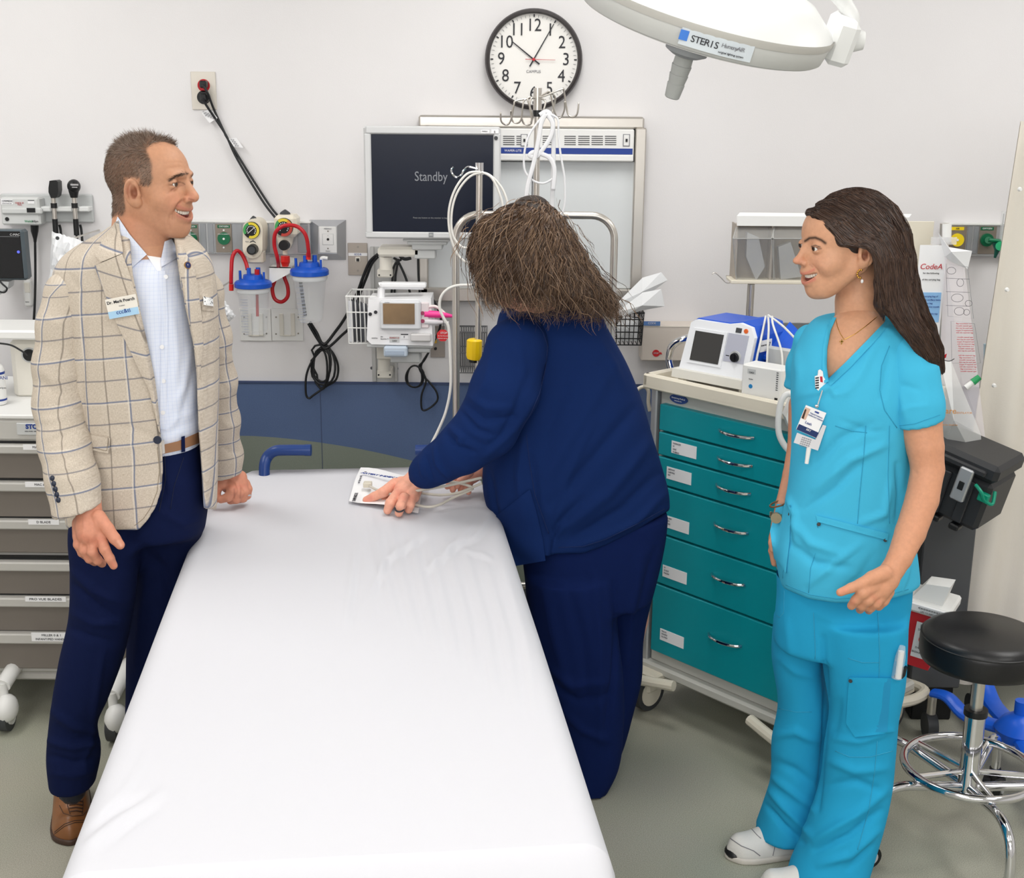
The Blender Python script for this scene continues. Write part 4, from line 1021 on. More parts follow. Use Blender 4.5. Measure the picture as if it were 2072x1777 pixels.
for j, (a, c, d, lb, lx) in enumerate(tops):
    tr = obj('tray', MB().box(pL+.015, pR-.015, YL-.005, YL+.4, zy(d), zy(c), .003), M_drawer, lc)
    obj('tray_lip', MB().box(pL+.005, pR-.005, YL-.03, YL+.01, zy(c), zy(a), .004), M_cartg, tr)
    obj('shadow_gap', MB().box(pL+.015, pR-.015, YL-.004, YL+.02, zy(a)+.001, zy(a)+.007), M_black, tr, smooth=False)
    if lb:
        q = PY(lx, (a+c)/2, YL-.032); w = .046 if 'PRO' not in lb and 'MILL' not in lb else .062
        s = obj('label_strip', MB().box(q.x-w, q.x+w, YL-.0315, YL-.029, q.z-.008-(0.012 if 'MILL' in lb else 0), q.z+.008), M_paper, tr, smooth=False)
        wtext(lb, lx, (a+c)/2, YL-.032, 4.6, M_ink, s, sx=1.3 if 'PRO' in lb else 1.1)
        if 'MILL' in lb: wtext('INFANT/PED HANDLE', lx, (a+c)/2+8, YL-.032, 4.6, M_ink, s)
q = PY(62, 868, YL-.012); s = obj('badge', MB().box(q.x-.04, q.x+.06, YL-.016, YL-.01, q.z-.018, q.z+.018, .004), M_lgrey, lc); wtext('STORZ', 72, 864, YL-.0165, 9, M_bink, s, bold=.001); wtext('KARL STORZ - ENDOSKOPE', 68, 873, YL-.0165, 2, M_ink, s)
b = MB(); b.box(pL+.03, pR-.03, YL+.03, YL+.45, zy(1368)-.03, zy(1368), .01); obj('base_frame', b, M_cartg, lc)
for px, py, Yc_ in ((235, 1440, 3.56), (10, 1380, 3.62)):
    b = MB(); w = PY(px-5, py, Yc_); w.z = .052
    b.tube([(w.x-.016, w.y, w.z), (w.x+.016, w.y, w.z)], .05, 28)
    b.m(1).tube([(w.x-.022, w.y, w.z), (w.x+.022, w.y, w.z)], .03, 20); b.ell((w.x+.01, w.y-.012, w.z+.028), (.034, .045, .045)); b.tube([(w.x, w.y, w.z+.06), (w.x, w.y, .16)], .014, 14)
    b.tube([(w.x, w.y, .15), (w.x+.02, w.y+.12, .2), (w.x+.02, w.y+.25, .2)], .024, 12)
    obj('caster', b, [M_dgrey, M_white], lc)
t = thing('wipes_dispenser', 'white box shaped monitor base with round black dial, on the left cart', 'medical device', PY(45, 810, 3.95))
obj('housing', pbox(MB(), 20, 684, 110, 812, 3.9, .14, .02), M_offw, t); obj('top_shelf', pbox(MB(), -60, 669, 96, 688, 3.86, .2, .006), M_white, t)
obj('dial_ring', pdisc(MB(), 58, 719, 15, 3.892, .02, 30), M_lgrey, t); obj('dial', pdisc(MB(), 58, 719, 12, 3.885, .02, 30), M_black, t)
cable('cord', ppts([(-10, 694), (20, 698), (40, 708), (56, 719)], 3.87), .003, M_cable, t)
t = thing('wipes_bottle', 'white printed bottle standing at the left end of the cart top', 'bottle', PY(0, 817, 3.8))
p = PY(-4, 817, 3.8); k = mpp(p)
obj('bottle', MB().lathe([(17*k, 0), (18*k, .004), (18*k, 70*k), (15*k, 78*k), (11*k, 82*k), (11*k, 92*k), (0, 92*k)], p, (0, 0, 1), 28), M_white, t)
b = MB()
for z0, z1 in ((8, 12), (62, 67)): b.lathe([(18.3*k, z0*k), (18.3*k, z1*k)], p, (0, 0, 1), 28, cap=False)
obj('label_band', b, M_bink, t, smooth=False); wtext('SANI', 5, 765, 3.8-18.5*k, 7, M_bink, t); wtext('wipes', 6, 785, 3.8-18.5*k, 4, M_ink, t)
# plastic sheets behind the man
def crumple(nm, lb, q, Y, m, seed, amp=.02, cat='bag', n=14):
    t = thing(nm, lb, cat, PY(q[2][0], q[2][1], Y)); rs = random.Random(seed)
    P = ppts(q, Y); rows = []
    for i in range(n+1):
        u = i/n; r = []
        for j in range(n+1):
            v = j/n; p = P[0].lerp(P[1], v).lerp(P[3].lerp(P[2], v), u)
            e = min(u, 1-u, v, 1-v)*4
            p = p+Vector((rs.uniform(-1, 1)*.003, -abs(rs.gauss(0, 1))*amp*min(1, e)*.6-amp*min(1, e), rs.uniform(-1, 1)*.003))
            r.append(p)
        rows.append(r)
    obj('bag_film', MB().grid(rows[::-1]), m, t, ang=.2); c = P[0].lerp(P[1], .5); obj('wall_hook', MB().tube([c+Vector((0, 0, -.01)), Vector((c.x, YW, c.z-.01))], .003, 8), M_steel, t); return t
M_bag = mat('plastic_bag_white', (232, 234, 237), .3, alpha=.9, spec=.7)
t = crumple('white_plastic_bag', 'white crumpled plastic bag with a punched hole behind the man shoulder', [(106, 468), (172, 490), (185, 640), (92, 640)], 4.3, M_bag, 3, .03)
obj('punched_hole', pdisc(MB(), 116, 482, 3.8, 4.25, .002, 16), M_dgrey, t)
t = crumple('white_plastic_bag', 'white paper bag corner showing behind the man sleeve, left of the canisters', [(425, 580), (440, 590), (478, 640), (432, 672)], 4.35, M_bag, 5, .02)
# ================================================================ bed head frame and poles
t = thing('bed_head_frame', 'arched stainless tube frame standing behind the bent nurse', 'frame', PY(1080, 900, 3.9))
Yh = 3.86; r = .0112
P = [(908, 1100), (914, 850), (918, 700), (922, 500), (923, 470)]
a = ppts(P, Yh); R_ = []
cx0, cx1, ty = PY(923, 436, Yh), PY(1243, 436, Yh), PY(1080, 435, Yh).z
rr = .07; xa, xb = PY(922, 490, Yh).x, PY(1243, 490, Yh).x
path = [(xa, Yh, .35), (xa, Yh, ty-rr)]+[(xa+rr-rr*math.cos(q), Yh, ty-rr+rr*math.sin(q)) for q in [i*math.pi/16 for i in range(1, 9)]]+[(xb-rr+rr*math.sin(q), Yh, ty-rr+rr*math.cos(q)) for q in [i*math.pi/16 for i in range(0, 9)]]+[(xb, Yh, .35)]
obj('arched_tube', MB().tube(path, r, 18), M_steel, t)
b = MB(); b.tube([(xa, Yh, .4), (xb, Yh, .4)], r, 14); b.tube([(xa, Yh, .12), (xa, Yh, .36)], r, 12); b.tube([(xb, Yh, .12), (xb, Yh, .36)], r, 12); obj('lower_rail', b, M_steel, t)
for x in (xa, xb):
    b = MB(); b.tube([(x-.014, Yh, .06), (x+.014, Yh, .06)], .06, 22); b.m(1).box(x-.02, x+.02, Yh-.02, Yh+.02, .06, .13, .004); obj('caster', b, [M_black, M_lgrey], t)
t = thing('iv_pole', 'tall steel drip pole with many hooks in front of the clock', 'iv pole', PY(1085, 900, 3.8))
Yi = 3.8; tp = PY(1088, 178, Yi)
obj('pole', MB().tube([(tp.x, Yi, .1), (tp.x, Yi, PY(1088, 232, Yi).z)], .0088, 16), M_steel, t)
obj('pole_head', MB().tube([(tp.x, Yi, PY(1088, 224, Yi).z), (tp.x, Yi, tp.z)], .0122, 18), M_steel, t)
obj('collar', MB().tube([(tp.x, Yi, PY(1088, 236, Yi).z), (tp.x, Yi, PY(1088, 223, Yi).z)], .0128, 18), M_black, t)
for hk in ([(1092, 195), (1097, 196), (1136, 181), (1141, 185), (1146, 215), (1150, 232), (1160, 237), (1168, 230), (1171, 208)],
           [(1095, 194), (1107, 187), (1113, 187), (1121, 222), (1128, 238), (1136, 236), (1142, 222), (1143, 205)],
           [(1095, 200), (1104, 206), (1100, 225), (1106, 233), (1116, 230), (1121, 215), (1123, 196), (1112, 187)],
           [(1082, 198), (1075, 199), (1072, 215), (1076, 245), (1070, 253), (1060, 250), (1056, 240)],
           [(1082, 198), (1062, 202), (1058, 215), (1055, 240), (1048, 249), (1038, 246), (1034, 232), (1034, 224)],
           [(1082, 198), (1045, 204), (1040, 212), (1036, 235), (1030, 250), (1022, 252), (1014, 245), (1013, 228)],
           [(1082, 198), (1068, 198), (1070, 210), (1078, 235), (1074, 248)]):
    cable('hook', ppts([(x, y, Yi-.02-.012*math.sin(i)) for i, (x, y) in enumerate(hk)]), .0026, M_steel, t, 8)
b = MB()
for dx, dy in ((.28, 0), (-.28, 0), (0, .2), (0, -.26)): b.tube([(tp.x, Yi, .1), (tp.x+dx, Yi+dy, .07)], .012, 10); b.ell((tp.x+dx, Yi+dy, .035), .035, 12, 8)
obj('base', b, M_steel, t)
M_strap = mat('white_tubing', (236, 237, 240), .35, alpha=.92)
for j, (pts, lb) in enumerate((([(1092, 233), (1106, 226), (1116, 236), (1119, 255), (1120, 300), (1119, 360), (1117, 420), (1117, 445)], 'white flat tubing strap hanging from the drip pole, foremost strand'),
                 ([(1108, 230), (1128, 240), (1130, 270), (1134, 310), (1142, 360), (1143, 410), (1136, 435), (1120, 448)], 'white flat tubing strand hanging furthest right from the drip pole'),
                 ([(1104, 230), (1090, 245), (1070, 275), (1061, 310), (1062, 345), (1078, 365), (1100, 371), (1118, 362)], 'white flat tubing loop at the left of the drip pole'),
                 ([(1106, 230), (1118, 250), (1115, 275), (1100, 300), (1085, 317), (1072, 315), (1080, 308), (1100, 313), (1114, 322), (1122, 345), (1119, 385)], 'white flat tubing loop crossing the drip pole in the middle'),
                 ([(1104, 231), (1095, 250), (1090, 280), (1080, 330), (1068, 375), (1064, 412)], 'white flat tubing strand behind the drip pole'))):
    s = thing('drip_tubing', lb, 'tubing', PY(1100, 300, Yi-.04), 'white tubing hung on the drip pole')
    obj('strap', MB().tube(smooth_path(ppts(pts, Yi-.045-.006*j)), .0014, 8, flat=4.6 if j in (0, 3, 4) else 2.2), M_strap, s, ang=None)
t = thing('iv_pole', 'short steel drip pole with a flat hook and yellow grip, left of the bent nurse', 'iv pole', PY(962, 900, 3.72))
Yj = 3.72; tp = PY(970, 332, Yj)
obj('pole', MB().tube([(tp.x-.008, Yj, .3), (tp.x, Yj, tp.z)], .0092, 16), M_steel, t); obj('pole_cap', MB().tube([(tp.x, Yj, tp.z-.03), (tp.x, Yj, tp.z+.004)], .0118, 18), M_chrome, t)
obj('hook', MB().tube(smooth_path(ppts([(966, 342), (948, 338), (938, 345), (932, 355), (924, 359), (916, 353), (913, 344), (918, 338)], Yj-.01)), .006, 8, flat=.5), M_chrome, t)
obj('grip', MB().tube(ppts([(960, 686), (960, 689), (959, 720), (958, 727)], Yj), [.018, .023, .023, .019], 14), mat('grip_yellow', (246, 205, 20), .4), t, ang=.4)
obj('grip_collar', MB().tube(ppts([(958.5, 726), (958, 733)], Yj), .014, 14), M_black, t)
for x, lb, pts, r_ in ((0, 'cream coiled cable looped over the short drip pole, outer loops', [(972, 348), (945, 352), (920, 385), (908, 430), (912, 480), (930, 520), (958, 535), (990, 520), (1015, 480), (1028, 430), (1020, 390), (1000, 362), (978, 350), (950, 358), (925, 390), (914, 430), (916, 475), (935, 500), (960, 500)], .0034),
                   (1, 'thin white cable hanging from the short drip pole to the bed', [(956, 577), (925, 578), (905, 586), (892, 602), (890, 625), (900, 648), (908, 665), (911, 720), (912, 780), (903, 830), (888, 868), (870, 905), (856, 945)], .0042),
                   (2, 'cream coiled cable looped over the short drip pole, inner loops', [(974, 348), (995, 360), (1012, 395), (1018, 420)], .0034)):
    s = thing('draped_cable', lb, 'cable', PY(960, 400, Yj-.03), 'cables draped on the short drip pole'); cable('cable', ppts(pts, Yj-.035-.008*x), r_, M_wcable, s)
# ================================================================ crash cart
CY = -math.radians(48)
co = PZ(1311, 1335, .17); CF = Matrix.Translation((co.x, co.y, 0)) @ Matrix.Rotation(CY, 4, 'Z')
CFi = CF.inverted()
CW, CD, Z0 = .62, .50, .17
def cz(py, px=1335):  # height of a pixel row on the front left edge
    d = ray(px, py); o = co; t = (o.x*0+ (o.y))/d[1]; return CAMH+d[2]*t
ZT = cz(785, 1333)
t = thing('crash_cart', 'teal crash cart with six drawers and cream top, between the two women', 'cart', (co.x+.2, co.y, 0), M=Matrix.Translation((co.x+.2, co.y, 0)))
M_teal = mat('teal_drawer', (0, 146, 158), .42); M_cb = mat('cart_body_grey', (196, 195, 188), .45)
b = MB(CF); b.box(0, CW, .012, CD, Z0, ZT, .004); obj('cart_body', b, M_cb, t)
b = MB(CF); b.box(-.035, CW+.035, -.035, CD+.03, ZT, ZT+.016, .006)
for a in ((-.035, CW+.035, -.035, -.012), (-.035, CW+.035, CD+.008, CD+.03), (-.035, -.014, -.035, CD+.03), (CW+.014, CW+.035, -.035, CD+.03)): b.box(a[0], a[1], a[2], a[3], ZT+.006, ZT+.045, .008)
obj('cart_top', b, M_cream, t)
for x0 in (-.028, CW+.004): obj('corner_post', MB(CF).box(x0, x0+.024, -.002, .03, Z0-.02, ZT, .004), M_alu, t)
ys = [812, 868, 917, 975, 1072, 1172, 1310]   # drawer boundaries at the left edge
zs = [cz(y, 1338-(y-810)*.058) for y in ys]
dr_lab = [None, (.075, 'SYRINGES IV LINE TUBING'), (.06, 'AIRWAY LARYNX KIT'), (.06, 'FLUIDS SETS LINES'), (.06, 'IV START PACKS'), (.06, 'TRAYS DRAPES GLOVES')]
for j in range(6):
    zt_, zb = zs[j], zs[j+1]
    b = MB(CF); b.box(.018, CW-.012, -.012, .03, zb+.003, zt_-.003, .003); d = obj('drawer', b, M_teal, t)
    zc = zt_-(zt_-zb)*.42; xc = .315
    hp = [Vector((xc-.062+.124*i/10, -.014-.026*math.sin(math.pi*i/10)**.6, zc)) for i in range(11)]
    b = MB(CF); b.tube(hp, .0048, 10); obj('handle', b, M_chrome, d)
    if dr_lab[j]:
        x0, s = dr_lab[j]; zc2 = zb+(zt_-zb)*(.5 if j < 3 else .3); hh = .019
        b = MB(CF); b.box(x0-.002, x0+.095, -.0135, -.012, zc2-hh, zc2+hh); lo = obj('paper_label', b, M_paper, d, smooth=False)
        for i, w in enumerate(s.split()): text(w, CF @ plane_M((x0+.004, -.0142, zc2+.012-i*.009), (1, 0, 0), (0, 0, 1)), .007, M_gink, lo, align='LEFT')
    if j in (0, 4):
        b = MB(CF); b.box(.505, .56, -.0135, -.012, (zt_+zb)/2-.03, (zt_+zb)/2+.03); obj('orange_label', b, mat('orange_label', (226, 96, 30), .5), d, smooth=False)
    if j == 1:
        b = MB(CF); b.box(.50, .54, -.0135, -.012, (zt_+zb)/2-.015, (zt_+zb)/2+.015); obj('paper_label', b, M_paper, d, smooth=False)
b = MB(CF); n = 24; P = [(.075+.034*math.cos(i*2*math.pi/n), .0, (ZT+zs[0])/2-.002+.014*math.sin(i*2*math.pi/n)) for i in range(n)]
b.prism(P, (0, -.006+.02, 0)); b.v = [tuple(p) for p in b.v]
b2 = MB(CF); P = [(.075+.034*math.cos(i*2*math.pi/n), .011, (ZT+zs[0])/2-.002+.014*math.sin(i*2*math.pi/n)) for i in range(n)]; b2.prism(P, (0, -.005, 0)); s = obj('maker_badge', b2, mat('badge_blue', (40, 72, 140), .4), t, smooth=False)
text('Armstrong Medical', CF @ plane_M((.075, .0055, (ZT+zs[0])/2), (1, 0, 0), (0, 0, 1)), .0068, M_paper, s); text('Industries, Inc.', CF @ plane_M((.075, .0055, (ZT+zs[0])/2-.008), (1, 0, 0), (0, 0, 1)), .005, M_paper, s)
b = MB(CF); b.box(-.03, CW+.03, -.01, CD+.02, Z0-.035, Z0, .008); obj('base_tray', b, M_cb, t)
for (x0, y0), a in (((-.045, -.05), 0), ((CW+.03, -.05), 1), ((CW+.03, CD+.02), 2), ((-.045, CD+.02), 3)):
    sx = -1 if a in (0, 3) else 1; sy = -1 if a < 2 else 1
    b = MB(CF)
    P = [(x0-sx*.20, y0+sy*.0, .15), (x0-sx*.06, y0+sy*.03, .135), (x0+sx*.02, y0+sy*.02, .135), (x0+sx*.03, y0-sy*.06, .135), (x0+sx*.01, y0-sy*.18, .15)]
    b.tube(smooth_path(P, 4), .017, 10); b.box(min(x0, x0-sx*.12), max(x0, x0-sx*.12), min(y0, y0-sy*.12), max(y0, y0-sy*.12), .128, .15, .005)
    obj('corner_bumper', b, M_cream, t)
    b = MB(CF); wx, wy = x0-sx*.05, y0-sy*.05
    b.tube([(wx-.016, wy, .062), (wx+.016, wy, .062)], .062, 30); b.m(1).tube([(wx-.018, wy, .062), (wx+.018, wy, .062)], .045, 24); b.box(wx-.026, wx+.026, wy-.03, wy+.035, .06, .13, .012); obj('caster', b, [M_dgrey, M_cream], t)
# chrome push handle on the left end
P = [(-.035, .10, ZT+.03), (-.05, .10, ZT+.07), (-.035, .1, ZT+.115), (.0, .14, ZT+.14), (.0, .3, ZT+.14), (-.03, .36, ZT+.12), (-.035, .37, ZT+.03)]
b = MB(CF); b.tube(smooth_path(P), .011, 14); obj('push_handle', b, M_chrome, t)
p = PY(1298, 800, co.y+.25)
cable('side_hook', ppts([(1287, 826), (1285, 800), (1292, 787), (1304, 783), (1312, 792), (1312, 815), (1315, 832)], co.y+.12), .006, M_cream, t)
def cpx(px, py, z): return CFi @ PZ(px, py, z)
# defibrillator, built in the cart frame, leaning back a little
dz = ZT+.016
dl = cpx(1376, 745, dz+.02); 
DF = CF @ Matrix.Translation((.05, .03, dz)) @ Matrix.Rotation(math.radians(4), 4, 'Z') @ Matrix.Scale(.84, 4)
t = thing('defibrillator', 'white and blue defibrillator with dark screen, on top of the crash cart', 'defibrillator', M=Matrix.Translation(DF.translation))
M_dw = mat('defib_white', (234, 236, 240), .35); M_db = mat('defib_blue', (20, 84, 200), .35)
def lean(p, k=.28): return Vector((p[0], p[1]+(p[2]-.05)*k, p[2]))
b = MB(DF)
W_D, H_D = .285, .235
poly = [(0, .055), (W_D, .055), (W_D, .2), (W_D-.02, .232), (W_D-.07, .242), (W_D-.12, .232), (.03, .232), (.012, .22)]
b.prism([lean((x, 0, z)) for x, z in poly], (0, .02, 0)); obj('front_panel', b, M_dw, t, ang=.3)
b = MB(DF); b.prism([lean((x*1.02-.003, .018, z*1.015)) for x, z in poly], (0, .17, 0)); obj('shell', b, M_db, t, ang=.3)
b = MB(DF); b.prism([(-.012, -.025, .03), (W_D+.006, -.025, .03), (W_D+.006, -.02, .06), (-.012, -.02, .06)], (0, .2, 0)); b.box(-.005, .03, 0, .17, 0, .03, .008); b.box(W_D-.03, W_D, 0, .17, 0, .03, .008); obj('foot_base', b, mat('defib_base', (222, 220, 212), .4), t)
DM = DF @ Matrix(((1, 0, 0, 0), (0, .28, -1, 0), (0, 1, .28, 0), (0, 0, 0, 1)))
def dpl(x, z, off=.001): # plane on the leaning front
    q = lean((x, 0, z)); return DF @ plane_M(q+Vector((0, -off, 0)), (1, 0, 0), (0, .27, .96))
def dquad(x0, x1, z0, z1, off, th=.002, m=None, nm='panel', par=None):
    b = MB(DF); b.prism([lean((x, 0, z))+Vector((0, -off, 0)) for x, z in ((x0, z0), (x1, z0), (x1, z1), (x0, z1))], (0, th, 0)); return obj(nm, b, m, par or t, smooth=False)
dquad(.03, .175, .085, .205, .004, .004, M_dw, 'screen_bezel'); dquad(.042, .163, .095, .196, .006, .003, mat('defib_screen', (58, 57, 56), .25), 'screen')
dquad(.178, .262, .11, .205, .002, .002, mat('defib_grey', (178, 180, 194), .4), 'control_area'); dquad(.205, .228, .21, .226, .002, .002, M_dgrey, 'small_display')
b = MB(DF); q = lean((.247, 0, .219)); b.tube([q, q+Vector((0, -.004, 0))], .008, 20); obj('shock_symbol', b, mat('orange_symbol', (235, 110, 50), .4), t)
b = MB(DF); q = lean((.226, 0, .128)); b.tube([q, q+Vector((0, -.005, 0))], .023, 28); obj('knob_ring', b, M_lgrey, t)
b = MB(DF); b.tube([q, q+Vector((0, -.014, 0))], [.018, .015], 28); b.box(q.x-.003, q.x+.003, q.y-.018, q.y-.01, q.z-.014, q.z+.014, .001); obj('mode_knob', b, M_black, t)
b = MB(DF); b.box(.186, .2, q.y-.002, q.y, .126, .131); obj('mode_mark', b, M_black, t)
b = MB(DF); b.prism([(W_D+.012, .06, .15), (W_D+.012, .13, .15), (W_D+.012, .13, .19), (W_D+.012, .06, .19)], (.002, 0, 0)); s = obj('side_sticker', b, M_paper, t, smooth=False)
text('7', DF @ plane_M((W_D+.0145, .115, .17), (0, 1, 0), (0, 0, 1)), .026, M_ink, s); text('MONITOR', DF @ plane_M((W_D+.0145, .08, .172), (0, 1, 0), (0, 0, 1)), .007, M_ink, s)
b = MB(DF); b.box(W_D-.01, W_D+.17, .1, .26, .02, .12, .02); b.prism([(W_D, .10, .12), (W_D+.17, .10, .1), (W_D+.17, .26, .1), (W_D, .26, .22)], (0, 0, .012)); obj('paddle_dock', b, M_db, t)
b = MB(DF); b.box(W_D+.02, W_D+.12, .085, .11, .03, .17, .02); obj('paddle', b, M_lgrey, t, label='grey paddle')
b = MB(DF); b.tube([(W_D+.15, .09, .09), (W_D+.15, .1, .09)], .028, 28); obj('paddle_disc', b, M_offw, t)
s = thing('paddle_cables', 'white leads draped over the right side of the defibrillator', 'cable', M=Matrix.Translation(DF @ Vector((W_D, .1, .2))))
for pts in ([(W_D-.02, .15, .26), (W_D+.03, .08, .23), (W_D+.05, .05, .14), (W_D+.06, .04, .05)], [(W_D-.01, .16, .26), (W_D+.04, .09, .245), (W_D+.1, .06, .16), (W_D+.12, .04, .06)], [(W_D-.02, .15, .265), (W_D+.08, .1, .24), (W_D+.17, .12, .16), (W_D+.22, .14, .12)], [(W_D-.03, .15, .26), (W_D+.015, .06, .2), (W_D+.02, .03, .12), (W_D+.03, .02, .05)]):
    b = MB(DF); b.tube(smooth_path(pts), .0038, 8); obj('lead', b, M_wcable, s)
# white suction module
t = thing('white_module_box', 'white ventilated module box in front of the defibrillator paddles', 'medical device', M=Matrix.Translation(CF @ Vector((.37, 0, dz))))
MF = CF @ Matrix.Translation((.315, -.006, dz)) @ Matrix.Rotation(math.radians(6), 4, 'Z') @ Matrix.Scale(.76, 4)
b = MB(MF); b.box(0, .17, 0, .09, 0, .145, .006); obj('housing', b, M_white, t); b = MB(MF); b.box(-.012, 0, .02, .05, .05, .08, .004); obj('side_latch', b, M_white, t)
b = MB(MF); b.box(.025, .06, -.001, .001, .112, .13); s = obj('sticker', b, M_lgrey, t, smooth=False); text('12453', MF @ plane_M((.0425, -.0016, .117), (1, 0, 0), (0, 0, 1)), .009, M_ink, s)
text('Stryker', MF @ plane_M((.042, -.0012, .092), (1, 0, 0), (0, 0, 1)), .006, M_ink, t)
b = MB(MF); b.tube([(.042, -.002, .065), (.042, .001, .065)], .008, 18); obj('round_sticker', b, mat('sticker_blue', (40, 130, 190), .4), t)
b = MB(MF)
for j in range(9): b.box(.148, .156, -.0012, .001, .13-j*.008, .133-j*.008)
tag(obj('vent_slots', b, M_dgrey, t, smooth=False), kind='stuff')
b = MB(MF); b.box(.146, .158, -.002, .001, .03, .038); obj('port', b, M_black, t)
s = thing('white_tube', 'thick white tube hanging in a loop from the cart beside the blue scrubs', 'tube', CF @ Vector((.56, -.06, .9)))
b = MB(); b.tube(smooth_path(ppts([(1606, 800), (1592, 798), (1580, 815), (1575, 850), (1577, 880), (1590, 905), (1612, 925)], (CF @ Vector((.5, -.06, 0))).y-.04)), .0085, 12); obj('tube', b, M_white, s)
s = thing('metal_side_bin', 'white angled cup holder at the right end of the crash cart', 'holder', CF @ Vector((.6, -.05, .8)))
b = MB(); Yq = (CF @ Vector((.55, -.08, 0))).y; b.prism(ppts([(1590, 845), (1606, 808), (1640, 815), (1640, 860), (1598, 868)], Yq), (0, .05, 0)); obj('holder', b, M_white, s)
# ================================================================ tilt bin cabinet on its pole
Yb = 4.08
t = thing('tilt_bin_cabinet', 'cream supply cabinet with clear tilt-out bins on a steel pole, behind her head', 'cabinet', PY(1660, 900, Yb))
def at(px, py, Y=Yb): return PY(px, py, Y)
b = MB(); b.prism([at(1491, 457, Yb-.02), at(1491, 437, Yb-.02), at(1497, 430, Yb-.01), at(1497, 430, Yb+.1), at(1491, 457, Yb+.1)], (at(1838, 440).x-at(1491, 440).x, 0, 0)); obj('top_cover', b, M_white, t, ang=.3)
b = MB(); pbox(b, 1489, 456, 1838, 572, Yb+.05, .06, .002); pbox(b, 1481, 569, 1838, 575, Yb-.01, .12, .001); pbox(b, 1489, 455, 1491.5, 570, Yb, .1, 0); pbox(b, 1559, 456, 1563, 570, Yb-.005, .06, 0); pbox(b, 1640, 456, 1644, 570, Yb-.005, .06, 0)
obj('shell', b, mat('bin_back', (172, 162, 150), .5), t, smooth=False)
obj('base_ledge', pbox(MB(), 1479, 569, 1838, 576, Yb-.03, .1, .002), M_cream, t)
M_bin = mat('smoky_bin', (206, 206, 204), .1, alpha=.3, spec=.8)
for j in range(4):
    x0 = 1490+j*78; x1 = x0+75
    b = MB(); P = [at(x0, 460, Yb), at(x1, 460, Yb), at(x1, 483, Yb-.06), at(x0-7, 483, Yb-.06), at(x0, 569, Yb-.01), at(x1, 569, Yb-.01)]
    b.add(P, [(3, 2, 1, 0), (4, 5, 2, 3)]); b.add([at(x0, 460, Yb), at(x0-7, 483, Yb-.06), at(x0, 569, Yb-.01)], [(0, 1, 2)])
    s = obj('tilt_bin', b, M_bin, t, smooth=False)
    e = MB()
    for p, q in ((3, 2), (3, 4), (2, 5), (0, 3), (1, 2), (4, 5)): e.tube([P[p], P[q]], .0016, 6)
    tag(obj('bin_edge', e, mat('bin_edge_grey', (170, 170, 168), .2), s), kind='stuff')
for j, (pts, lb) in enumerate((([(1512, 470), (1535, 480), (1548, 540), (1530, 568), (1510, 520)], 'coiled clear tubing packet inside the left tilt bin'), ([(1575, 500), (1600, 490), (1622, 560), (1580, 566)], 'pale packet inside the second tilt bin'))):
    b = MB(); b.prism(ppts(pts, Yb+.0), (0, .03, 0)); tag(obj('supply_packet', b, mat('packet_clear', (190, 192, 194), .2, bump=.6, bscale=60, alpha=.8), None), lb, 'packet')
cable('wall_clip', ppts([(1440, 555), (1447, 552), (1457, 560), (1470, 572), (1481, 571)], Yb), .0018, M_steel, t)
obj('side_door', pbox(MB(), 1828, 448, 1884, 592, Yb-.16, .006, .001), M_cream, t, smooth=False)
obj('grey_corner', MB().prism(ppts([(1810, 448), (1828, 436), (1836, 447)], Yb-.05), (0, .1, 0)), M_mgrey, t, smooth=False)
pp = PY(1520, 575, Yb+.05)
obj('support_pole', MB().tube([(pp.x, Yb+.05, .9), (pp.x, Yb+.05, pp.z)], .012, 16), M_steel, t)
b = MB(); pbox(b, 1545, 655, 1650, 690, Yb+.1, .02, .002); obj('cross_panel', b, M_mgrey, t); 
cable('grey_lever', ppts([(1558, 672), (1568, 690), (1590, 700), (1596, 716)], Yb+.0), .012, mat('lever_grey', (150, 148, 148), .6), t)
# ================================================================ right side: pole, documents, bags, case
Yr = 3.75
t = thing('equipment_pole', 'steel pole with clear document sleeves clipped to it, behind her long hair', 'pole', PY(1900, 1000, Yr))
q = PY(1912, 455, Yr)
obj('pole', MB().tube([PY(1895, 900, Yr), PY(1912, 452, Yr)], .0135, 18), M_steel, t); obj('white_collar', MB().tube([PY(1913, 490, Yr), PY(1914, 452, Yr)], .016, 18), M_white, t)
for a, m in (((1884, 480, 1936, 495), M_film), ((1873, 570, 1924, 590), M_film), ((1884, 690, 1916, 735), M_film)):
    obj('clear_clip', pbox(MB(), *a, Yr-.02, .004, 0), m, t, smooth=False)
b = MB(); pdisc(b, 1893, 579, 2.5, Yr-.023, .004, 12); obj('clip_pin', b, M_mgrey, t)
t = thing('instruction_sheet', 'white and blue instruction sheet in a clear sleeve left of the pole', 'sheet', PY(1880, 760, Yr))
obj('sheet', pbox(MB(), 1850, 496, 1905, 760, Yr-.03, .002, 0), M_paper, t, smooth=False)
obj('blue_panel', pbox(MB(), 1850, 592, 1902, 652, Yr-.032, .002, 0), mat('panel_blue', (142, 188, 232), .5), t, smooth=False)
wtext('CodeA', 1884, 540, Yr-.0315, 11, M_rink, t, shear=.2)
for j, s_ in enumerate(('for the following', '', 'of the carrying bag')): wtext(s_, 1884, 553+j*6.5, Yr-.0315, 3.4, M_ink, t)
for j, s_ in enumerate(('the carrying bag of', 'and other ancillary items', 'the bag', 'top of it every month', '', 'amount of the top', 'of use', '', 'left and', 'contents', 'if left input', 'it with the')): wtext(s_, 1880, 600+j*7, Yr-.034, 3.3, M_bink if j < 8 else M_gink, t)
t = thing('resuscitator_bag_pouch', 'tall clear pouch printed with drawings and red text, right of the pole', 'pouch', PY(1950, 1020, Yr))
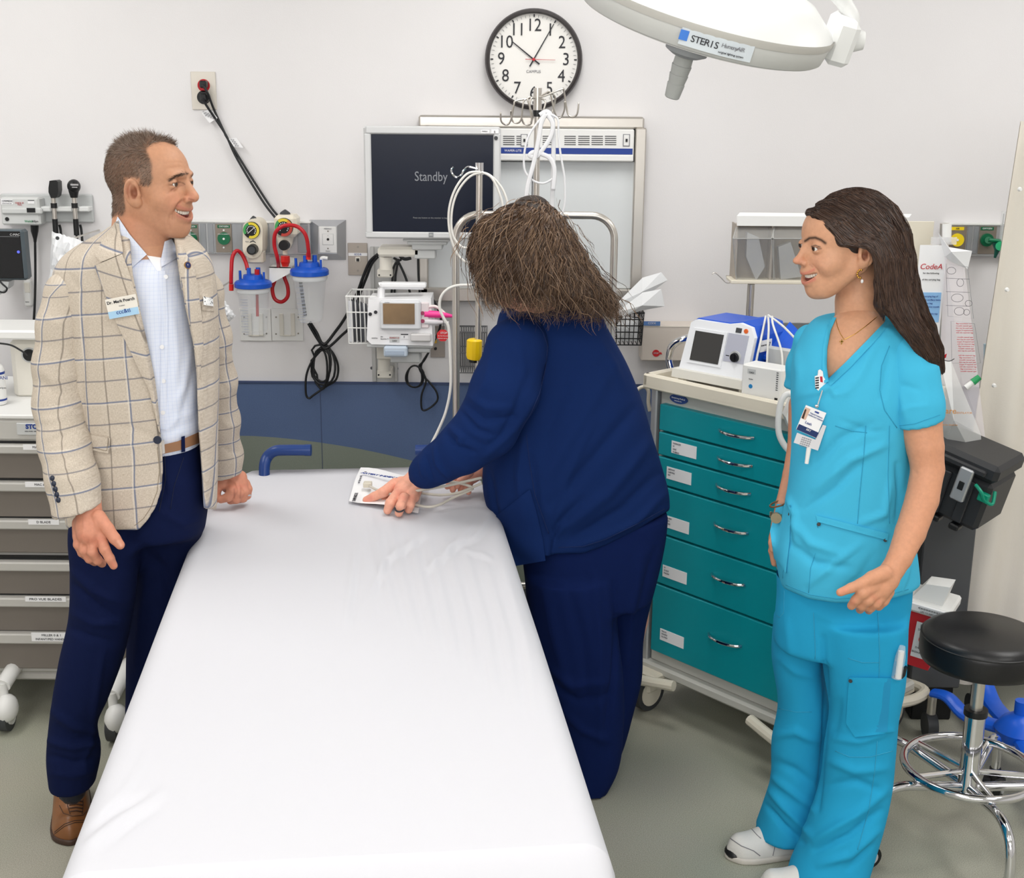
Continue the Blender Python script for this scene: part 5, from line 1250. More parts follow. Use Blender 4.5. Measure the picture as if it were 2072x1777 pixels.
P = [(1912, 500), (1950, 530), (1972, 700), (1995, 900), (1990, 1000), (1960, 1010), (1908, 930), (1903, 700)]
b = MB(); PP = ppts(P, Yr-.05); c = PY(1945, 760, Yr-.1); b.add([c]+PP, [(0, (i+1) % 8+1, i+1) for i in range(8)]); obj('pouch_film', b, mat('pouch_film', (232, 226, 230), .2, alpha=.6, spec=.8), t, ang=.1)
b = MB(); Pk = ppts([(1898, 470), (1920, 500), (1967, 508), (1958, 545), (1925, 530), (1912, 520)], Yr-.08); b.add(Pk+[PY(1925, 510, Yr-.12)], [(6, (i+1) % 6, i) for i in range(6)]); obj('tied_top', b, mat('film_white', (240, 241, 243), .3, alpha=.85), t, ang=.1)
for j in range(22):
    y = 655+j*4.6
    if j in (5, 13): continue
    wtext(('Bag resuscitator is a', 'reusable manual type', 'that may be used with', 'oxygen if required and', 'with the reservoir bag')[j % 5], 1950+j*.45, y, Yr-.128, 2.9, M_rink, t, sx=.92)
dw = MB()
def circ(cx, cy, rx, ry, r=.0006): dw.tube([PY(cx+rx*math.cos(i*math.pi/10), cy+ry*math.sin(i*math.pi/10), Yr-.127) for i in range(20)], r, 5, closed=True)
for cx, cy, rx, ry in ((1925, 548, 9, 7), (1943, 572, 7, 8), (1937, 603, 12, 8), (1960, 614, 7, 6), (1941, 630, 10, 8), (1956, 632, 6, 6)): circ(cx, cy, rx, ry)
for y in (563, 590, 618): dw.tube(ppts([(1914, y), (1962, y+2)], Yr-.127), .0005, 5)
obj('line_drawing', dw, M_ink, t)
dw = MB(); dw.tube(ppts([(1924, 650), (1972, 655), (1984, 735), (1926, 735)], Yr-.127), .0006, 5, closed=True); dw.tube(ppts([(1914, 534), (1958, 540), (1970, 645), (1918, 640)], Yr-.127), .0006, 5, closed=True); obj('printed_border', dw, M_gink, t)
b = MB(); b.tube(ppts([(1954, 785), (1968, 774)], Yr-.11), .0085, 14); b.m(1).tube(ppts([(1968, 774), (1982, 763)], Yr-.11), [.0105, .009], 14); obj('green_valve', b, [M_white, mat('valve_green', (30, 150, 90), .4)], t)
t = thing('ventilator_bag', 'clear plastic bag with orange lettering hanging above the black case', 'bag', PY(1935, 880, Yr-.1))
b = MB(); P = [(1902, 730), (1925, 730), (1940, 770), (1965, 830), (1985, 880), (1988, 960), (1890, 960), (1892, 800)]; PP = ppts(P, Yr-.16); c = PY(1930, 850, Yr-.24)
b.add([c]+PP, [(0, (i+1) % 8+1, i+1) for i in range(8)]); obj('bag_film', b, mat('bag_film2', (232, 234, 232), .2, alpha=.5, spec=.8), t, ang=.1)
wtext('Care', 1918, 832, Yr-.235, 12, mat('ink_orange', (206, 140, 60), .5), t); wtext('VENTILATOR', 1950, 836, Yr-.235, 4, MATS['ink_orange'], t); wtext('made for clinical use', 1920, 860, Yr-.235, 3, MATS['ink_orange'], t)
obj('red_tab', MB().prism(ppts([(1903, 722), (1916, 716), (1914, 724), (1904, 728)], Yr-.2), (0, .002, 0)), M_red, t, smooth=False)
cable('black_string', ppts([(1903, 727), (1920, 731), (1931, 726)], Yr-.2), .0012, M_cable, t, 5)
t = thing('blue_packet', 'pale blue printed packet hanging beside the curtain', 'packet', PY(1998, 790, 3.95)); obj('packet', MB().prism(ppts([(1992, 697), (2010, 695), (2006, 790), (1994, 790)], 3.95), (0, .01, 0)), mat('pale_blue_film', (186, 212, 226), .3), t, smooth=False)
b = MB(); [b.prism(ppts([(1994, 735+j*8), (2006, 733+j*8), (2006, 737+j*8), (1994, 739+j*8)], 3.948), (0, .002, 0)) for j in range(6)]; obj('printed_stripes', b, mat('stripe_blue', (110, 140, 180), .4), t, smooth=False)
t = thing('grey_bag_lower', 'crumpled clear bag hanging under the black case', 'bag', PY(1978, 1020, 3.7))
b = MB(); PP = ppts([(1965, 960), (1988, 950), (1990, 1010), (1978, 1028), (1950, 1018)], 3.7); b.add([PY(1974, 990, 3.62)]+PP, [(0, (i+1) % 5+1, i+1) for i in range(5)]); obj('bag_film', b, mat('bag_film3', (190, 195, 205), .2, alpha=.6), t, ang=.1)
# black case
ko = PY(1890, 1040, 3.5)
KF = Matrix.Translation(ko) @ Matrix.Rotation(math.radians(-40), 4, 'Z') @ Matrix.Rotation(math.radians(14), 4, 'Y')
t = thing('black_equipment_case', 'black hard case with grey latch standing on the dark cabinet', 'case', M=Matrix.Translation(ko))
M_case = mat('case_black', (40, 41, 44), .45)
b = MB(KF); b.box(-.1, .125, 0, .2, .0, .15, .012); 
for i in range(3): b.box(-.09+i*.07, -.06+i*.07, -.012, .0, .01, .14, .004)
obj('case_body', b, M_case, t); b = MB(KF); b.box(-.105, .13, -.008, .208, .152, .205, .016); b.box(-.03, .1, -.02, .0, .165, .185, .006); obj('case_lid', b, M_case, t)
b = MB(KF); b.box(.03, .07, -.028, -.01, .075, .175, .004); b.box(-.06, .0, -.016, -.012, .0, .07, .003); obj('latch', b, M_alu, t); b = MB(KF); b.box(.042, .058, -.03, -.026, .11, .135, .001); obj('latch_button', b, M_black, t)
b = MB(KF); b.tube(smooth_path([(.085, -.02, .14), (.11, -.03, .13), (.12, -.02, .11), (.14, .0, .1), (.13, .02, .13)]), .005, 8); b.box(.1, .13, -.02, .0, .1, .125, .003); obj('green_tag', b, mat('tag_green', (0, 140, 110), .4), t)
b = MB(KF)
for i in range(3): b.box(-.07+i*.06, -.04+i*.06, -.01, .03, -.018, .0, .004)
obj('case_foot', b, M_black, t)
# dark cabinet
t = thing('dark_grey_cabinet', 'dark grey cabinet under the black case, left of the curtain', 'cabinet', PZ(1915, 1345, 0))
a = PY(1845, 1340, 3.72); c = PY(1964, 1030, 3.72)
obj('cabinet_body', MB().box(a.x, PY(1962, 1200, 3.72).x, 3.72, 4.2, .12, c.z-.02, .004), mat('cabinet_dark', (78, 80, 82), .55), t); obj('plinth', MB().box(a.x+.02, PY(1955, 1200, 3.72).x, 3.74, 4.2, 0, .12, .004), M_black, t)
# sharps container
so = PY(1838, 1345, 3.35); SF = Matrix.Translation(so) @ Matrix.Rotation(math.radians(-30), 4, 'Z') @ Matrix.Rotation(math.radians(6), 4, 'Y')
t = thing('sharps_container', 'red sharps container with white lid beside the light blue trousers', 'sharps container', M=Matrix.Translation(so))
b = MB(SF); b.prism([(-.02, 0, 0), (.055, 0, 0), (.075, -.01, .17), (-.03, -.01, .17)], (0, .12, 0)); obj('container_body', b, mat('sharps_red', (205, 46, 52), .35), t, ang=.3)
b = MB(SF); b.box(-.045, .085, -.03, .12, .17, .2, .006); b.prism([(-.03, .0, .2), (.055, .0, .2), (.065, .0, .26), (.0, .0, .25)], (0, .07, 0)); obj('lid', b, M_white, t, ang=.3)
b = MB(SF); b.box(-.05, .09, -.034, -.028, .178, .198, .001); obj('lid_label', b, M_paper, t, smooth=False); text('<=======>', SF @ plane_M((.03, -.036, .19), (1, 0, 0), (0, 0, 1)), .012, M_ink, t); text('LIFT TO DEPOSIT', SF @ plane_M((.03, -.036, .181), (1, 0, 0), (0, 0, 1)), .006, M_ink, t)
b = MB(SF); b.prism([(.0, -.003, .03), (.045, -.003, .03), (.052, -.012, .14), (.0, -.012, .14)], (0, .002, 0)); s = obj('warning_label', b, M_paper, t, smooth=False)
b = MB(SF); b.tube([(.028, -.012, .09), (.028, -.006, .09)], .014, 20); obj('biohazard_disc', b, mat('bio_orange', (210, 60, 40), .4), s)
for j, w in enumerate(('SHARPS', 'DISPOSAL', '', '', '', 'DANGER', 'BIOHAZARD')): text(w, SF @ plane_M((.025, -.0135+.0008*j, .132-j*.014), (1, 0, 0), (0, 0, 1)), .008, M_ink, s)
# ================================================================ stool
sc = PZ(1992, 1284, .60); 
t = thing('rolling_stool', 'round black padded rolling stool with chrome foot ring, at the right edge', 'stool', (sc.x, sc.y, 0))
sr = 124*mpp(sc)
obj('seat', MB().lathe([(0, -.075), (sr*.9, -.075), (sr*.97, -.07), (sr, -.055), (sr*1.0, -.02), (sr*.985, -.008), (sr*.93, .004), (sr*.8, .012), (0, .016)], sc, (0, 0, 1), 64, cap=False), mat('black_vinyl', (24, 24, 26), .34, bump=.08, bscale=300), t, ang=.9)
obj('seat_seam', MB().tube([(sc.x+sr*.985*math.cos(i*math.pi/32), sc.y+sr*.985*math.sin(i*math.pi/32), sc.z-.008) for i in range(64)], .0025, 6, closed=True), M_black, t)
b = MB(); b.lathe([(.016, .36), (.016, .53)], (sc.x, sc.y, 0), n=24); obj('gas_lift', b, M_steel, t)
obj('column', MB().lathe([(.028, .14), (.03, .16), (.026, .18), (.026, .38)], (sc.x, sc.y, 0), n=28), M_chrome, t); obj('column_collar', MB().lathe([(.03, .375), (.03, .392)], (sc.x, sc.y, 0), n=28), M_black, t)
rr = 128*mpp((sc.x, sc.y, .2))
obj('foot_ring', MB().tube([(sc.x+rr*math.cos(i*math.pi/36), sc.y+rr*math.sin(i*math.pi/36), .225) for i in range(72)], .011, 12, closed=True), M_chrome, t)
la = [math.atan2((PZ(1820, 1640, 0)-sc).y, (PZ(1820, 1640, 0)-sc).x)]
for i in range(5):
    a = la[0]+i*2*math.pi/5; d = Vector((math.cos(a), math.sin(a), 0)); R_ = .30
    P = [Vector((sc.x, sc.y, .17))+d*.02, Vector((sc.x, sc.y, .19))+d*.12, Vector((sc.x, sc.y, .205))+d*(R_-.08), Vector((sc.x, sc.y, .18))+d*(R_-.02), Vector((sc.x, sc.y, .12))+d*R_, Vector((sc.x, sc.y, .085))+d*R_]
    b = MB(); b.tube(smooth_path(P, 5), .0125, 12); lg = obj('leg', b, M_chrome, t)
    w = Vector((sc.x, sc.y, .03))+d*R_; sd = Vector((-d.y, d.x, 0)); b = MB()
    b.tube([w-sd*.026, w-sd*.006], .03, 20); b.tube([w+sd*.006, w+sd*.026], .03, 20); b.m(1).tube([w-sd*.029, w+sd*.029], .018, 16); b.m(0).tube([w, w+Vector((0, 0, .055))], .016, 12)
    obj('caster', b, [M_black, M_lgrey], lg)
b = MB(); 
for i in range(5):
    a = la[0]+i*2*math.pi/5; b.tube([(sc.x+.02*math.cos(a), sc.y+.02*math.sin(a), .215), (sc.x+rr*math.cos(a), sc.y+rr*math.sin(a), .225)], .008, 10)
obj('ring_spokes', b, M_chrome, t)
# blue star base behind the stool
bc = PZ(2062, 1475, .14)
t = thing('blue_wheeled_base', 'bright blue star shaped wheeled base behind the stool', 'stand base', (bc.x, bc.y, 0))
b = MB(); M_sb = mat('bright_blue', (14, 92, 214), .35)
ends = [PZ(1886, 1420, .12), PZ(1975, 1382, .12), bc+Vector((.3, .1, -.02)), bc+Vector((.15, -.28, -.02)), bc+Vector((-.02, -.3, -.02))]
for e in ends:
    m = bc.lerp(e, .55); b = MB(); b.tube(smooth_path([bc+Vector((0, 0, -.01)), m+Vector((0, 0, -.012)), m.lerp(e, .6)+Vector((0, 0, .03)), e+Vector((0, 0, .03))], 5), [.034-.012*min(1, i/15) for i in range(16)], 12, flat=.55); lg = obj('leg', b, M_sb, t)
    b = MB(); w = Vector((e.x, e.y, .04)); b.tube([w-Vector((.016, 0, 0)), w+Vector((.016, 0, 0))], .04, 22); b.m(1).tube([w+Vector((0, 0, .04)), w+Vector((0, 0, .1))], .014, 12); obj('caster', b, [M_dgrey, M_steel], lg)
b = MB(); b.lathe([(.06, -.03), (.07, .0), (.05, .03), (.02, .05)], bc, n=24); b.tube([bc, bc+Vector((0, 0, .09))], .02, 14); obj('hub', b, M_sb, t)
# ================================================================ surgical light
M_lamp = mat('lamp_white', (234, 235, 234), .4); M_lampr = mat('lamp_band', (206, 207, 204), .45)
lo_ = PY(1434, 6, 3.0); kk = mpp(lo_)
nrm_M = Matrix.Rotation(math.radians(14), 4, 'Y') @ Matrix.Rotation(math.radians(15), 4, 'X')
LF = Matrix.Translation(lo_) @ nrm_M
LR = 262*kk
t = thing('surgical_light', 'white disc shaped surgical light with grey handle, hanging at the top right', 'surgical light', M=Matrix.Translation(lo_))
b = MB(LF); b.lathe([(0, .075), (LR*.5, .07), (LR*.8, .05), (LR*.96, .012), (LR, .0)], (0, 0, 0), n=72, cap=False); obj('top_shell', b, M_lamp, t, ang=None)
b = MB(LF); b.lathe([(LR, 0), (LR*1.005, -.006), (LR*.97, -.052), (LR*.95, -.056), (LR*.7, -.058), (0, -.058)], (0, 0, 0), n=72, cap=False); obj('rim_band', b, M_lampr, t, ang=.9)
b = MB(LF); b.lathe([(LR*1.008, .002), (LR*1.012, -.004), (LR*1.004, -.014)], (0, 0, 0), n=72, cap=False); obj('trim_ring', b, mat('lamp_trim', (190, 188, 182), .5), t)
b = MB(LF); b.lathe([(LR*.9, -.059), (LR*.9, -.0605), (0, -.0605)], (0, 0, 0), n=48, cap=False); obj('lens', b, mat('lamp_lens', (240, 240, 240), .3), t)
hx, hy = -.04, -LR*.72
b = MB(LF); b.lathe([(.047, -.052), (.045, -.072), (.03, -.08), (.02, -.082)], (hx, hy, 0), n=28); obj('handle_mount', b, M_mgrey, t)
b = MB(LF); b.lathe([(.0195, -.078), (.02, -.1), (.0215, -.101), (.019, -.12), (.0205, -.121), (.0175, -.14), (.019, -.141), (.016, -.17), (.014, -.172), (0, -.172)], (hx, hy, 0), n=20); 
obj('grip_handle', b, mat('handle_grey', (160, 162, 160), .5), t, ang=.4)
b = MB(LF); b.box(LR-.01, LR+.045, -.06, .06, -.05, .05, .012); b.tube([(LR+.02, 0, 0), (LR+.07, 0, .01)], [.035, .02], 18); obj('arm_joint', b, M_lamp, t)
obj('yoke_arm', MB().tube(smooth_path(ppts([(1690, 92, 3.0), (1708, 84, 3.0), (1722, 62, 3.0), (1724, 36, 3.0), (1712, 12, 3.0), (1690, -14, 3.0), (1650, -60, 3.05), (1600, -160, 3.1)])), .0165, 16), M_lamp, t)
obj('ceiling_arm', MB().tube([PY(1600, -160, 3.1), Vector((PY(1600, -160, 3.1).x, 3.1, ZC))], .025, 16), M_lamp, t)
def rimpt(a, z): return Vector((LR*.99*math.sin(a), -LR*.99*math.cos(a), z))
b = MB(LF); n = 12; a0, a1 = -.25, .30
for j in range(n):
    a, c = a0+(a1-a0)*j/n, a0+(a1-a0)*(j+1)/n
    b.add([rimpt(a, -.047)*1.0, rimpt(c, -.047), rimpt(c, -.01)*1.0, rimpt(a, -.01)], [(0, 1, 2, 3)])
for i in range(len(b.v)):
    pass
lab = obj('maker_label', b, mat('lamp_label', (214, 222, 228), .4), t, ang=None)
lab.data.transform(Matrix.Translation((0, -.0045, 0)))
def ltext(s_, a0, a1, z, size, m, **kw):
    n = len(s_)
    for i, ch in enumerate(s_):
        if ch == ' ': continue
        a = a0+(a1-a0)*i/max(1, n-1); p = rimpt(a, z); p = p*1.0+Vector((0, -.007, 0))
        text(ch, LF @ plane_M(p, (math.cos(a), math.sin(a), 0), (0, -.25, 1)), size, m, lab, ext=.0002, name='letter', **kw)
ltext("STERIS", -.155, .02, -.028, .021, M_ink)
ltext('HarmonyAIR', .07, .22, -.024, .0125, M_gink)
text('surgical lighting system', LF @ plane_M(rimpt(.14, -.038)+Vector((0, -.007, 0)), (math.cos(.14), math.sin(.14), 0), (0, -.25, 1)), .006, M_ink, lab)
p = rimpt(-.225, -.026)+Vector((0, -.007, 0)); b = MB(LF); b.box(p.x-.009, p.x+.009, p.y-.0004, p.y+.001, p.z-.01, p.z+.01); obj('logo_square', b, mat('logo_blue', (70, 130, 220), .4), lab, smooth=False)
# ================================================================ people: helpers
def skin_mat(name, rgb):
    return mat(name, rgb, .5, vcol=True, sss=.08, bump=.12, bscale=330, var=.05, vscale=120, spec=.35)
def patch(name, tree, L, R_, m, parent, off=.003, th=.003, rows=24, cols=10, plaid=None, far=None, bulge=0.):
    # a strip of cloth laid on a surface between two drawn edges
    def samp(P, t):
        d = [0]
        for i in range(len(P)-1): d.append(d[-1]+math.hypot(P[i+1][0]-P[i][0], P[i+1][1]-P[i][1]))
        x = t*d[-1]
        for i in range(len(P)-1):
            if x <= d[i+1]+1e-9:
                u = (x-d[i])/max(d[i+1]-d[i], 1e-9); return (P[i][0]+(P[i+1][0]-P[i][0])*u, P[i][1]+(P[i+1][1]-P[i][1])*u)
        return P[-1]
    G = []; last = None
    for i in range(rows+1):
        a, c = samp(L, i/rows), samp(R_, i/rows); row = []
        for j in range(cols+1):
            t = j/cols; px, py = a[0]+(c[0]-a[0])*t, a[1]+(c[1]-a[1])*t
            p, n = snap(tree, px, py, 0)
            row.append([px, py, p])
        G.append(row)
    ds = [(r[2]-CO).length for row in G for r in row if r[2] is not None]
    md = sorted(ds)[len(ds)//2] if ds else 3.0
    D = np.full((rows+1, cols+1), np.nan)
    for i, row in enumerate(G):
        for j, r in enumerate(row):
            if r[2] is not None and abs((r[2]-CO).length-md) < .18: D[i, j] = (r[2]-CO).length
    for _ in range(rows+cols):
        bad = np.isnan(D)
        if not bad.any(): break
        for i, j in np.argwhere(bad):
            nb = [D[a, b_] for a, b_ in ((i-1, j), (i+1, j), (i, j-1), (i, j+1)) if 0 <= a <= rows and 0 <= b_ <= cols and not np.isnan(D[a, b_])]
            if nb: D[i, j] = sum(nb)/len(nb)
    D = np.where(np.isnan(D), md, D)
    for _ in range(2):
        E_ = np.pad(D, 1, mode='edge'); D = (E_[1:-1, 1:-1]*2+E_[:-2, 1:-1]+E_[2:, 1:-1]+E_[1:-1, :-2]+E_[1:-1, 2:])/6
    F_ = []; B_ = []
    for i in range(rows+1):
        for j in range(cols+1):
            d = Vector(ray(G[i][j][0], G[i][j][1])).normalized(); e = math.sin(math.pi*j/cols)*bulge
            F_.append(CO+d*(D[i, j]-off-th-e)); B_.append(CO+d*(D[i, j]-off*.2))
    n = (rows+1)*(cols+1); W = cols+1; f = []
    for i in range(rows):
        for j in range(cols):
            a = i*W+j; f.append((a, a+1, a+W+1, a+W)); f.append((n+a, n+a+W, n+a+W+1, n+a+1))
    rim = [j for j in range(W)]+[i*W+cols for i in range(1, rows+1)]+[rows*W+j for j in range(cols-1, -1, -1)]+[i*W for i in range(rows-1, 0, -1)]
    for k in range(len(rim)):
        a, c = rim[k], rim[(k+1) % len(rim)]; f.append((c, a, n+a, n+c))
    V = F_+B_; me = mesh_from(name, V, f, m, ang=.8)
    if plaid is not None:
        at = me.attributes.new('plaid', 'FLOAT_VECTOR', 'POINT'); at.data.foreach_set('vector', np.array([plaid(v) for v in V], np.float32).ravel())
    o = link(name, me, parent); return o
def seam(name, tree, pts, m, parent, r=.0011, off=.0006, step=7):
    P = snap_line(tree, pts, off, step)
    if len(P) < 2: return None
    return obj(name, MB().tube(P, r, 5), m, parent, ang=None)
def chainpx(l, Y=None, k=1.):
    P = []; R_ = []
    for q in l:
        y = q[3] if len(q) > 3 else Y; p = PY(q[0], q[1], y); P.append(p); R_.append(q[2]*mpp(p)*k)
    return P, R_
def bounds(P, R_, pad=.03):
    lo = np.min([v3(p)-r for p, r in zip(P, R_)], 0)-pad; hi = np.max([v3(p)+r for p, r in zip(P, R_)], 0)+pad; return lo, hi
def join_np(parts):
    V = []; Q = []; n = 0
    for v, q in parts: V.append(v); Q.append(q+n); n += len(v)
    return np.concatenate(V), np.concatenate(Q)
def smoothstep(a, b, x): t = np.clip((x-a)/(b-a), 0, 1); return t*t*(3-2*t)
def mix(c, d, t): t = np.asarray(t)[:, None]; return c*(1-t)+np.array(lin(d))[None]*t
def stroke_mask(px, py, pts, w):
    b = np.full(len(px), 1e9)
    for i in range(len(pts)-1): b = np.minimum(b, seg_dist(px, py, pts[i], pts[i+1])[0])
    return np.exp(-(b/w)**2)
def ribbons(name, curves, w, mats, parent, seed=0, nm=3):
    # hair strands: list of point arrays -> one mesh of narrow tapered ribbons
    rs = np.random.RandomState(seed); V = []; F = []; MI = []; n = 0
    for c in curves:
        c = np.asarray(c, float); k = len(c); T = np.gradient(c, axis=0); T /= np.maximum(np.linalg.norm(T, axis=1), 1e-9)[:, None]
        view = c-np.array([0, 0, CAMH]); view /= np.linalg.norm(view, axis=1)[:, None]
        S = np.cross(T, view+rs.normal(size=3)*.5); S /= np.maximum(np.linalg.norm(S, axis=1), 1e-9)[:, None]
        ww = w*(.7+.6*rs.rand())*np.minimum(1, np.linspace(3.2, .25, k))[:, None]
        V.append(np.stack([c-S*ww, c+S*ww], 1).reshape(-1, 3))
        a = n+2*np.arange(k-1); F.append(np.stack([a, a+1, a+3, a+2], 1)); MI += [rs.randint(nm)]*(k-1); n += 2*k
    V = np.concatenate(V); F = np.concatenate(F)
    o = np_mesh(name, V, F, mats, parent); o.data.polygons.foreach_set('material_index', MI); o['kind'] = 'stuff'; return o
def hair_mats(nm, c1, c2, c3, r=.38):
    return [mat(nm+'_a', c1, r, spec=.4), mat(nm+'_b', c2, r, spec=.4), mat(nm+'_c', c3, r, spec=.4)]

def head_sdf(female=False, smile=1., neck=None):
    s = -1 if female else 1
    def f(P):
        Pm = P.copy(); Pm[:, 1] = np.abs(Pm[:, 1])      # mirror
        d = s_ell(P, (-.008, 0, .043), (.096, .076, .084))
        d = smin(d, s_ell(P, (.026, 0, .046), (.070, .064, .064)), .02)
        d = smin(d, s_ell(P, (.044, 0, -.022), (.052, .055, .066)), .03)
        d = smin(d, s_cone(Pm, (-.004, .056, -.03), (.06, .020, -.086), .019, .019 if not female else .016), .03)
        d = smin(d, s_ell(P, (.052, 0, -.066), (.040, .038, .034)), .02)
        d = smin(d, s_sph(P, (.073, 0, -.090), .0175 if not female else .014), .018)
        d = smin(d, s_sph(Pm, (.054, .043, -.018), .023), .02)
        if not female: d = smin(d, s_cone(Pm, (.086, .040, .033), (.098, .014, .034), .009, .009), .012)
        # sockets
        d = smax(d, -s_ell(Pm, (.102, .035, .017), (.022, .021, .0125)), .014)
        # nose
        if not female:
            d = smin(d, s_cone(P, (.092, 0, .026), (.1135, 0, -.012), .0085, .0115), .009)
            d = smin(d, s_ell(P, (.112, 0, -.017), (.0135, .012, .0105)), .006); d = smin(d, s_sph(Pm, (.1025, .0125, -.019), .0085), .005)
        else:
            d = smin(d, s_cone(P, (.090, 0, .026), (.110, 0, -.012), .0065, .0085), .009)
            d = smin(d, s_ell(P, (.113, 0, -.0135), (.0105, .0095, .0085)), .005); d = smin(d, s_sph(Pm, (.1015, .0105, -.019), .0072), .005)
        d = smax(d, -s_ell(Pm, (.108, .0065, -.0285), (.0065, .004, .005)), .003)
        # muzzle and lips
        d = smin(d, s_ell(P, (.078, 0, -.046), (.025, .030, .026)), .012)
        bend = 12.
        Q = P.copy(); Q[:, 2] = P[:, 2]-bend*P[:, 1]**2
        Qx = P.copy(); Qx[:, 0] += 15*P[:, 1]**2; Qx[:, 2] = Q[:, 2]
        lipw = .033; lr = .0043 if not female else .0038
        up = s_cone(Qx, (.098, -lipw, -.0445), (.098, lipw, -.0445), lr, lr)
        lo = s_cone(Qx, (.095, -lipw*.85, -.0655-.002*smile), (.095, lipw*.85, -.0655-.002*smile), lr*1.2, lr*1.2)
        d = smin(d, up, .006); d = smin(d, lo, .007)
        d = smax(d, -s_ell(Qx, (.1, 0, -.0555), (.022, lipw*1.04, .0076)), .003)
        # cheeks lifted by the smile
        d = smin(d, s_sph(Pm, (.062, .038, -.022), .019), .014)
        # eyelids
        c = (.0805, .034, .0165)
        lid = s_sph(Pm, c, .0148); ap = s_ell(Pm, (c[0]+.013, c[1], c[2]-.001), (.013, .0118, .0029 if not female else .0036))
        d = smin(d, smax(lid, -ap, .001), .004); d = smax(d, -smax(s_sph(Pm, c, .0126), ap-.002, .001), .001)
        # ears
        ex = .004 if not female else -.010
        Pe = Pm-np.array([ex+.012, 0, 0]); Pe[:, 1] -= .12*np.maximum(0, .006-Pe[:, 0])
        e = s_ell(Pe, (-.012, .078, .002), (.019, .0095, .031))
        e = smin(e, s_ell(Pe, (-.004, .074, -.022), (.010, .008, .012)), .01)
        e = smax(e, -s_ell(Pe, (-.0085, .0905, .005), (.0118, .0115, .0205)), .0025)
        e = smin(e, s_ell(Pe, (-.0145, .082, .002), (.005, .004, .016)), .004)
        e = smin(e, s_sph(Pe, (.0035, .079, -.005), .005), .004)
        d = smin(d, e, .005)
        r0 = .050 if female else .062
        if neck is not None: d = smin(d, s_chain(P, neck[0], neck[1], .02), .018)
        return d
    return f
def make_head(M, h, female, neck_world, neck_r):
    Mi = np.array(M.inverted()); Ma = np.array(M)
    nl = [tuple(M.inverted() @ Vector(p)) for p in neck_world]
    sc = M.to_scale().x
    fl = head_sdf(female, 1., (nl, [r/sc for r in neck_r]))
    lo = np.array([-.12, -.105, -.13]); hi = np.array([.14, .105, .14])
    for p, r in zip(nl, neck_r):
        lo = np.minimum(lo, np.array(p)-r/sc-.01); hi = np.maximum(hi, np.array(p)+r/sc+.01)
    V, Q = mesh_sdf(fl, lo, hi, h); V = relax(V, Q, 1, .3)
    return V, Q, V @ Ma[:3, :3].T+Ma[:3, 3]
def eyes_teeth(M, parent, iris, female):
    M_eye = mat('eye_white', (232, 226, 220), .2); M_iris = mat('iris_'+iris[0], iris[1], .2); M_pup = mat('pupil', (10, 8, 8), .1)
    for sy in (-1, 1):
        b = MB(M); c = Vector((.0805, .034*sy, .0165)); b.ell(c, .0124, 24, 16)
        g = Vector((1, -.0*sy, -.02)).normalized()
        b.m(1).tube([c+g*.0109, c+g*.0126], [.0062, .0052], 18); b.m(2).tube([c+g*.0122, c+g*.0129], .0028, 12)
        obj('eye', b, [M_eye, M_iris, M_pup], parent)
    b = MB(M); n = 12; b2 = MB(M)
    for i in range(-5, 6):
        y = i*.0052; x = .0915-15*y*y-.0015; z = -.0515+12*y*y
        w = .0023 if abs(i) > 1 else .0026
        b.box(x-.003, x+.0022, y-w*.95, y+w*.95, z-.0045, z+.0045, .0012)
    obj('teeth', b, mat('teeth', (236, 230, 218), .25), parent, label='white upper teeth')
    b = MB(M); b.ell((.078, 0, -.058), (.016, .02, .006), 16, 10); obj('tongue', b, mat('mouth_dark', (110, 50, 45), .5), parent)
def head_colors(Vl, Vw, base, lip, female=False):
    c = np.tile(np.array(lin(base)), (len(Vl), 1)); x, y, z = Vl.T
    Q = np.abs(y)
    red = np.exp(-(((x-.07)/.03)**2+((Q-.035)/.022)**2+((z+.02)/.022)**2)); c = mix(c, (214, 128, 108) if not female else (206, 138, 114), red*.35)
    red = np.exp(-(((x-.115)/.012)**2+(z+.015)**2/.012**2)); c = mix(c, (212, 132, 112), red*.4)
    zz = z-12*y**2
    lw = .0042 if not female else .0034; li = np.exp(-((zz+.0445)/lw)**2)+np.exp(-((zz+.066)/(lw*1.25))**2); li = np.clip(li, 0, 1)*(Q < .033)*smoothstep(.062, .074, x)
    c = mix(c, lip, np.clip(li*1.2, 0, 1)*(.7 if not female else .6))
    cav = (np.abs(zz+.0555) < .006)*(Q < .026)*(x < .0895)*(x > .05)*0; c = mix(c, (90, 36, 34), cav*.9)
    ec = np.exp(-(((x-(-.0005 if not female else -.0145))/.009)**2+((z-.006)/.016)**2))*(Q > .07); c = mix(c, (140, 74, 58), np.clip(ec, 0, 1)*.55)
    lidl = np.exp(-((np.hypot((Q-.034)/1.3, (z-.0165)*3.0)-.0105)/.0018)**2)*(x > .08); c = mix(c, (96, 60, 50), lidl*(.45 if not female else .8))
    return c
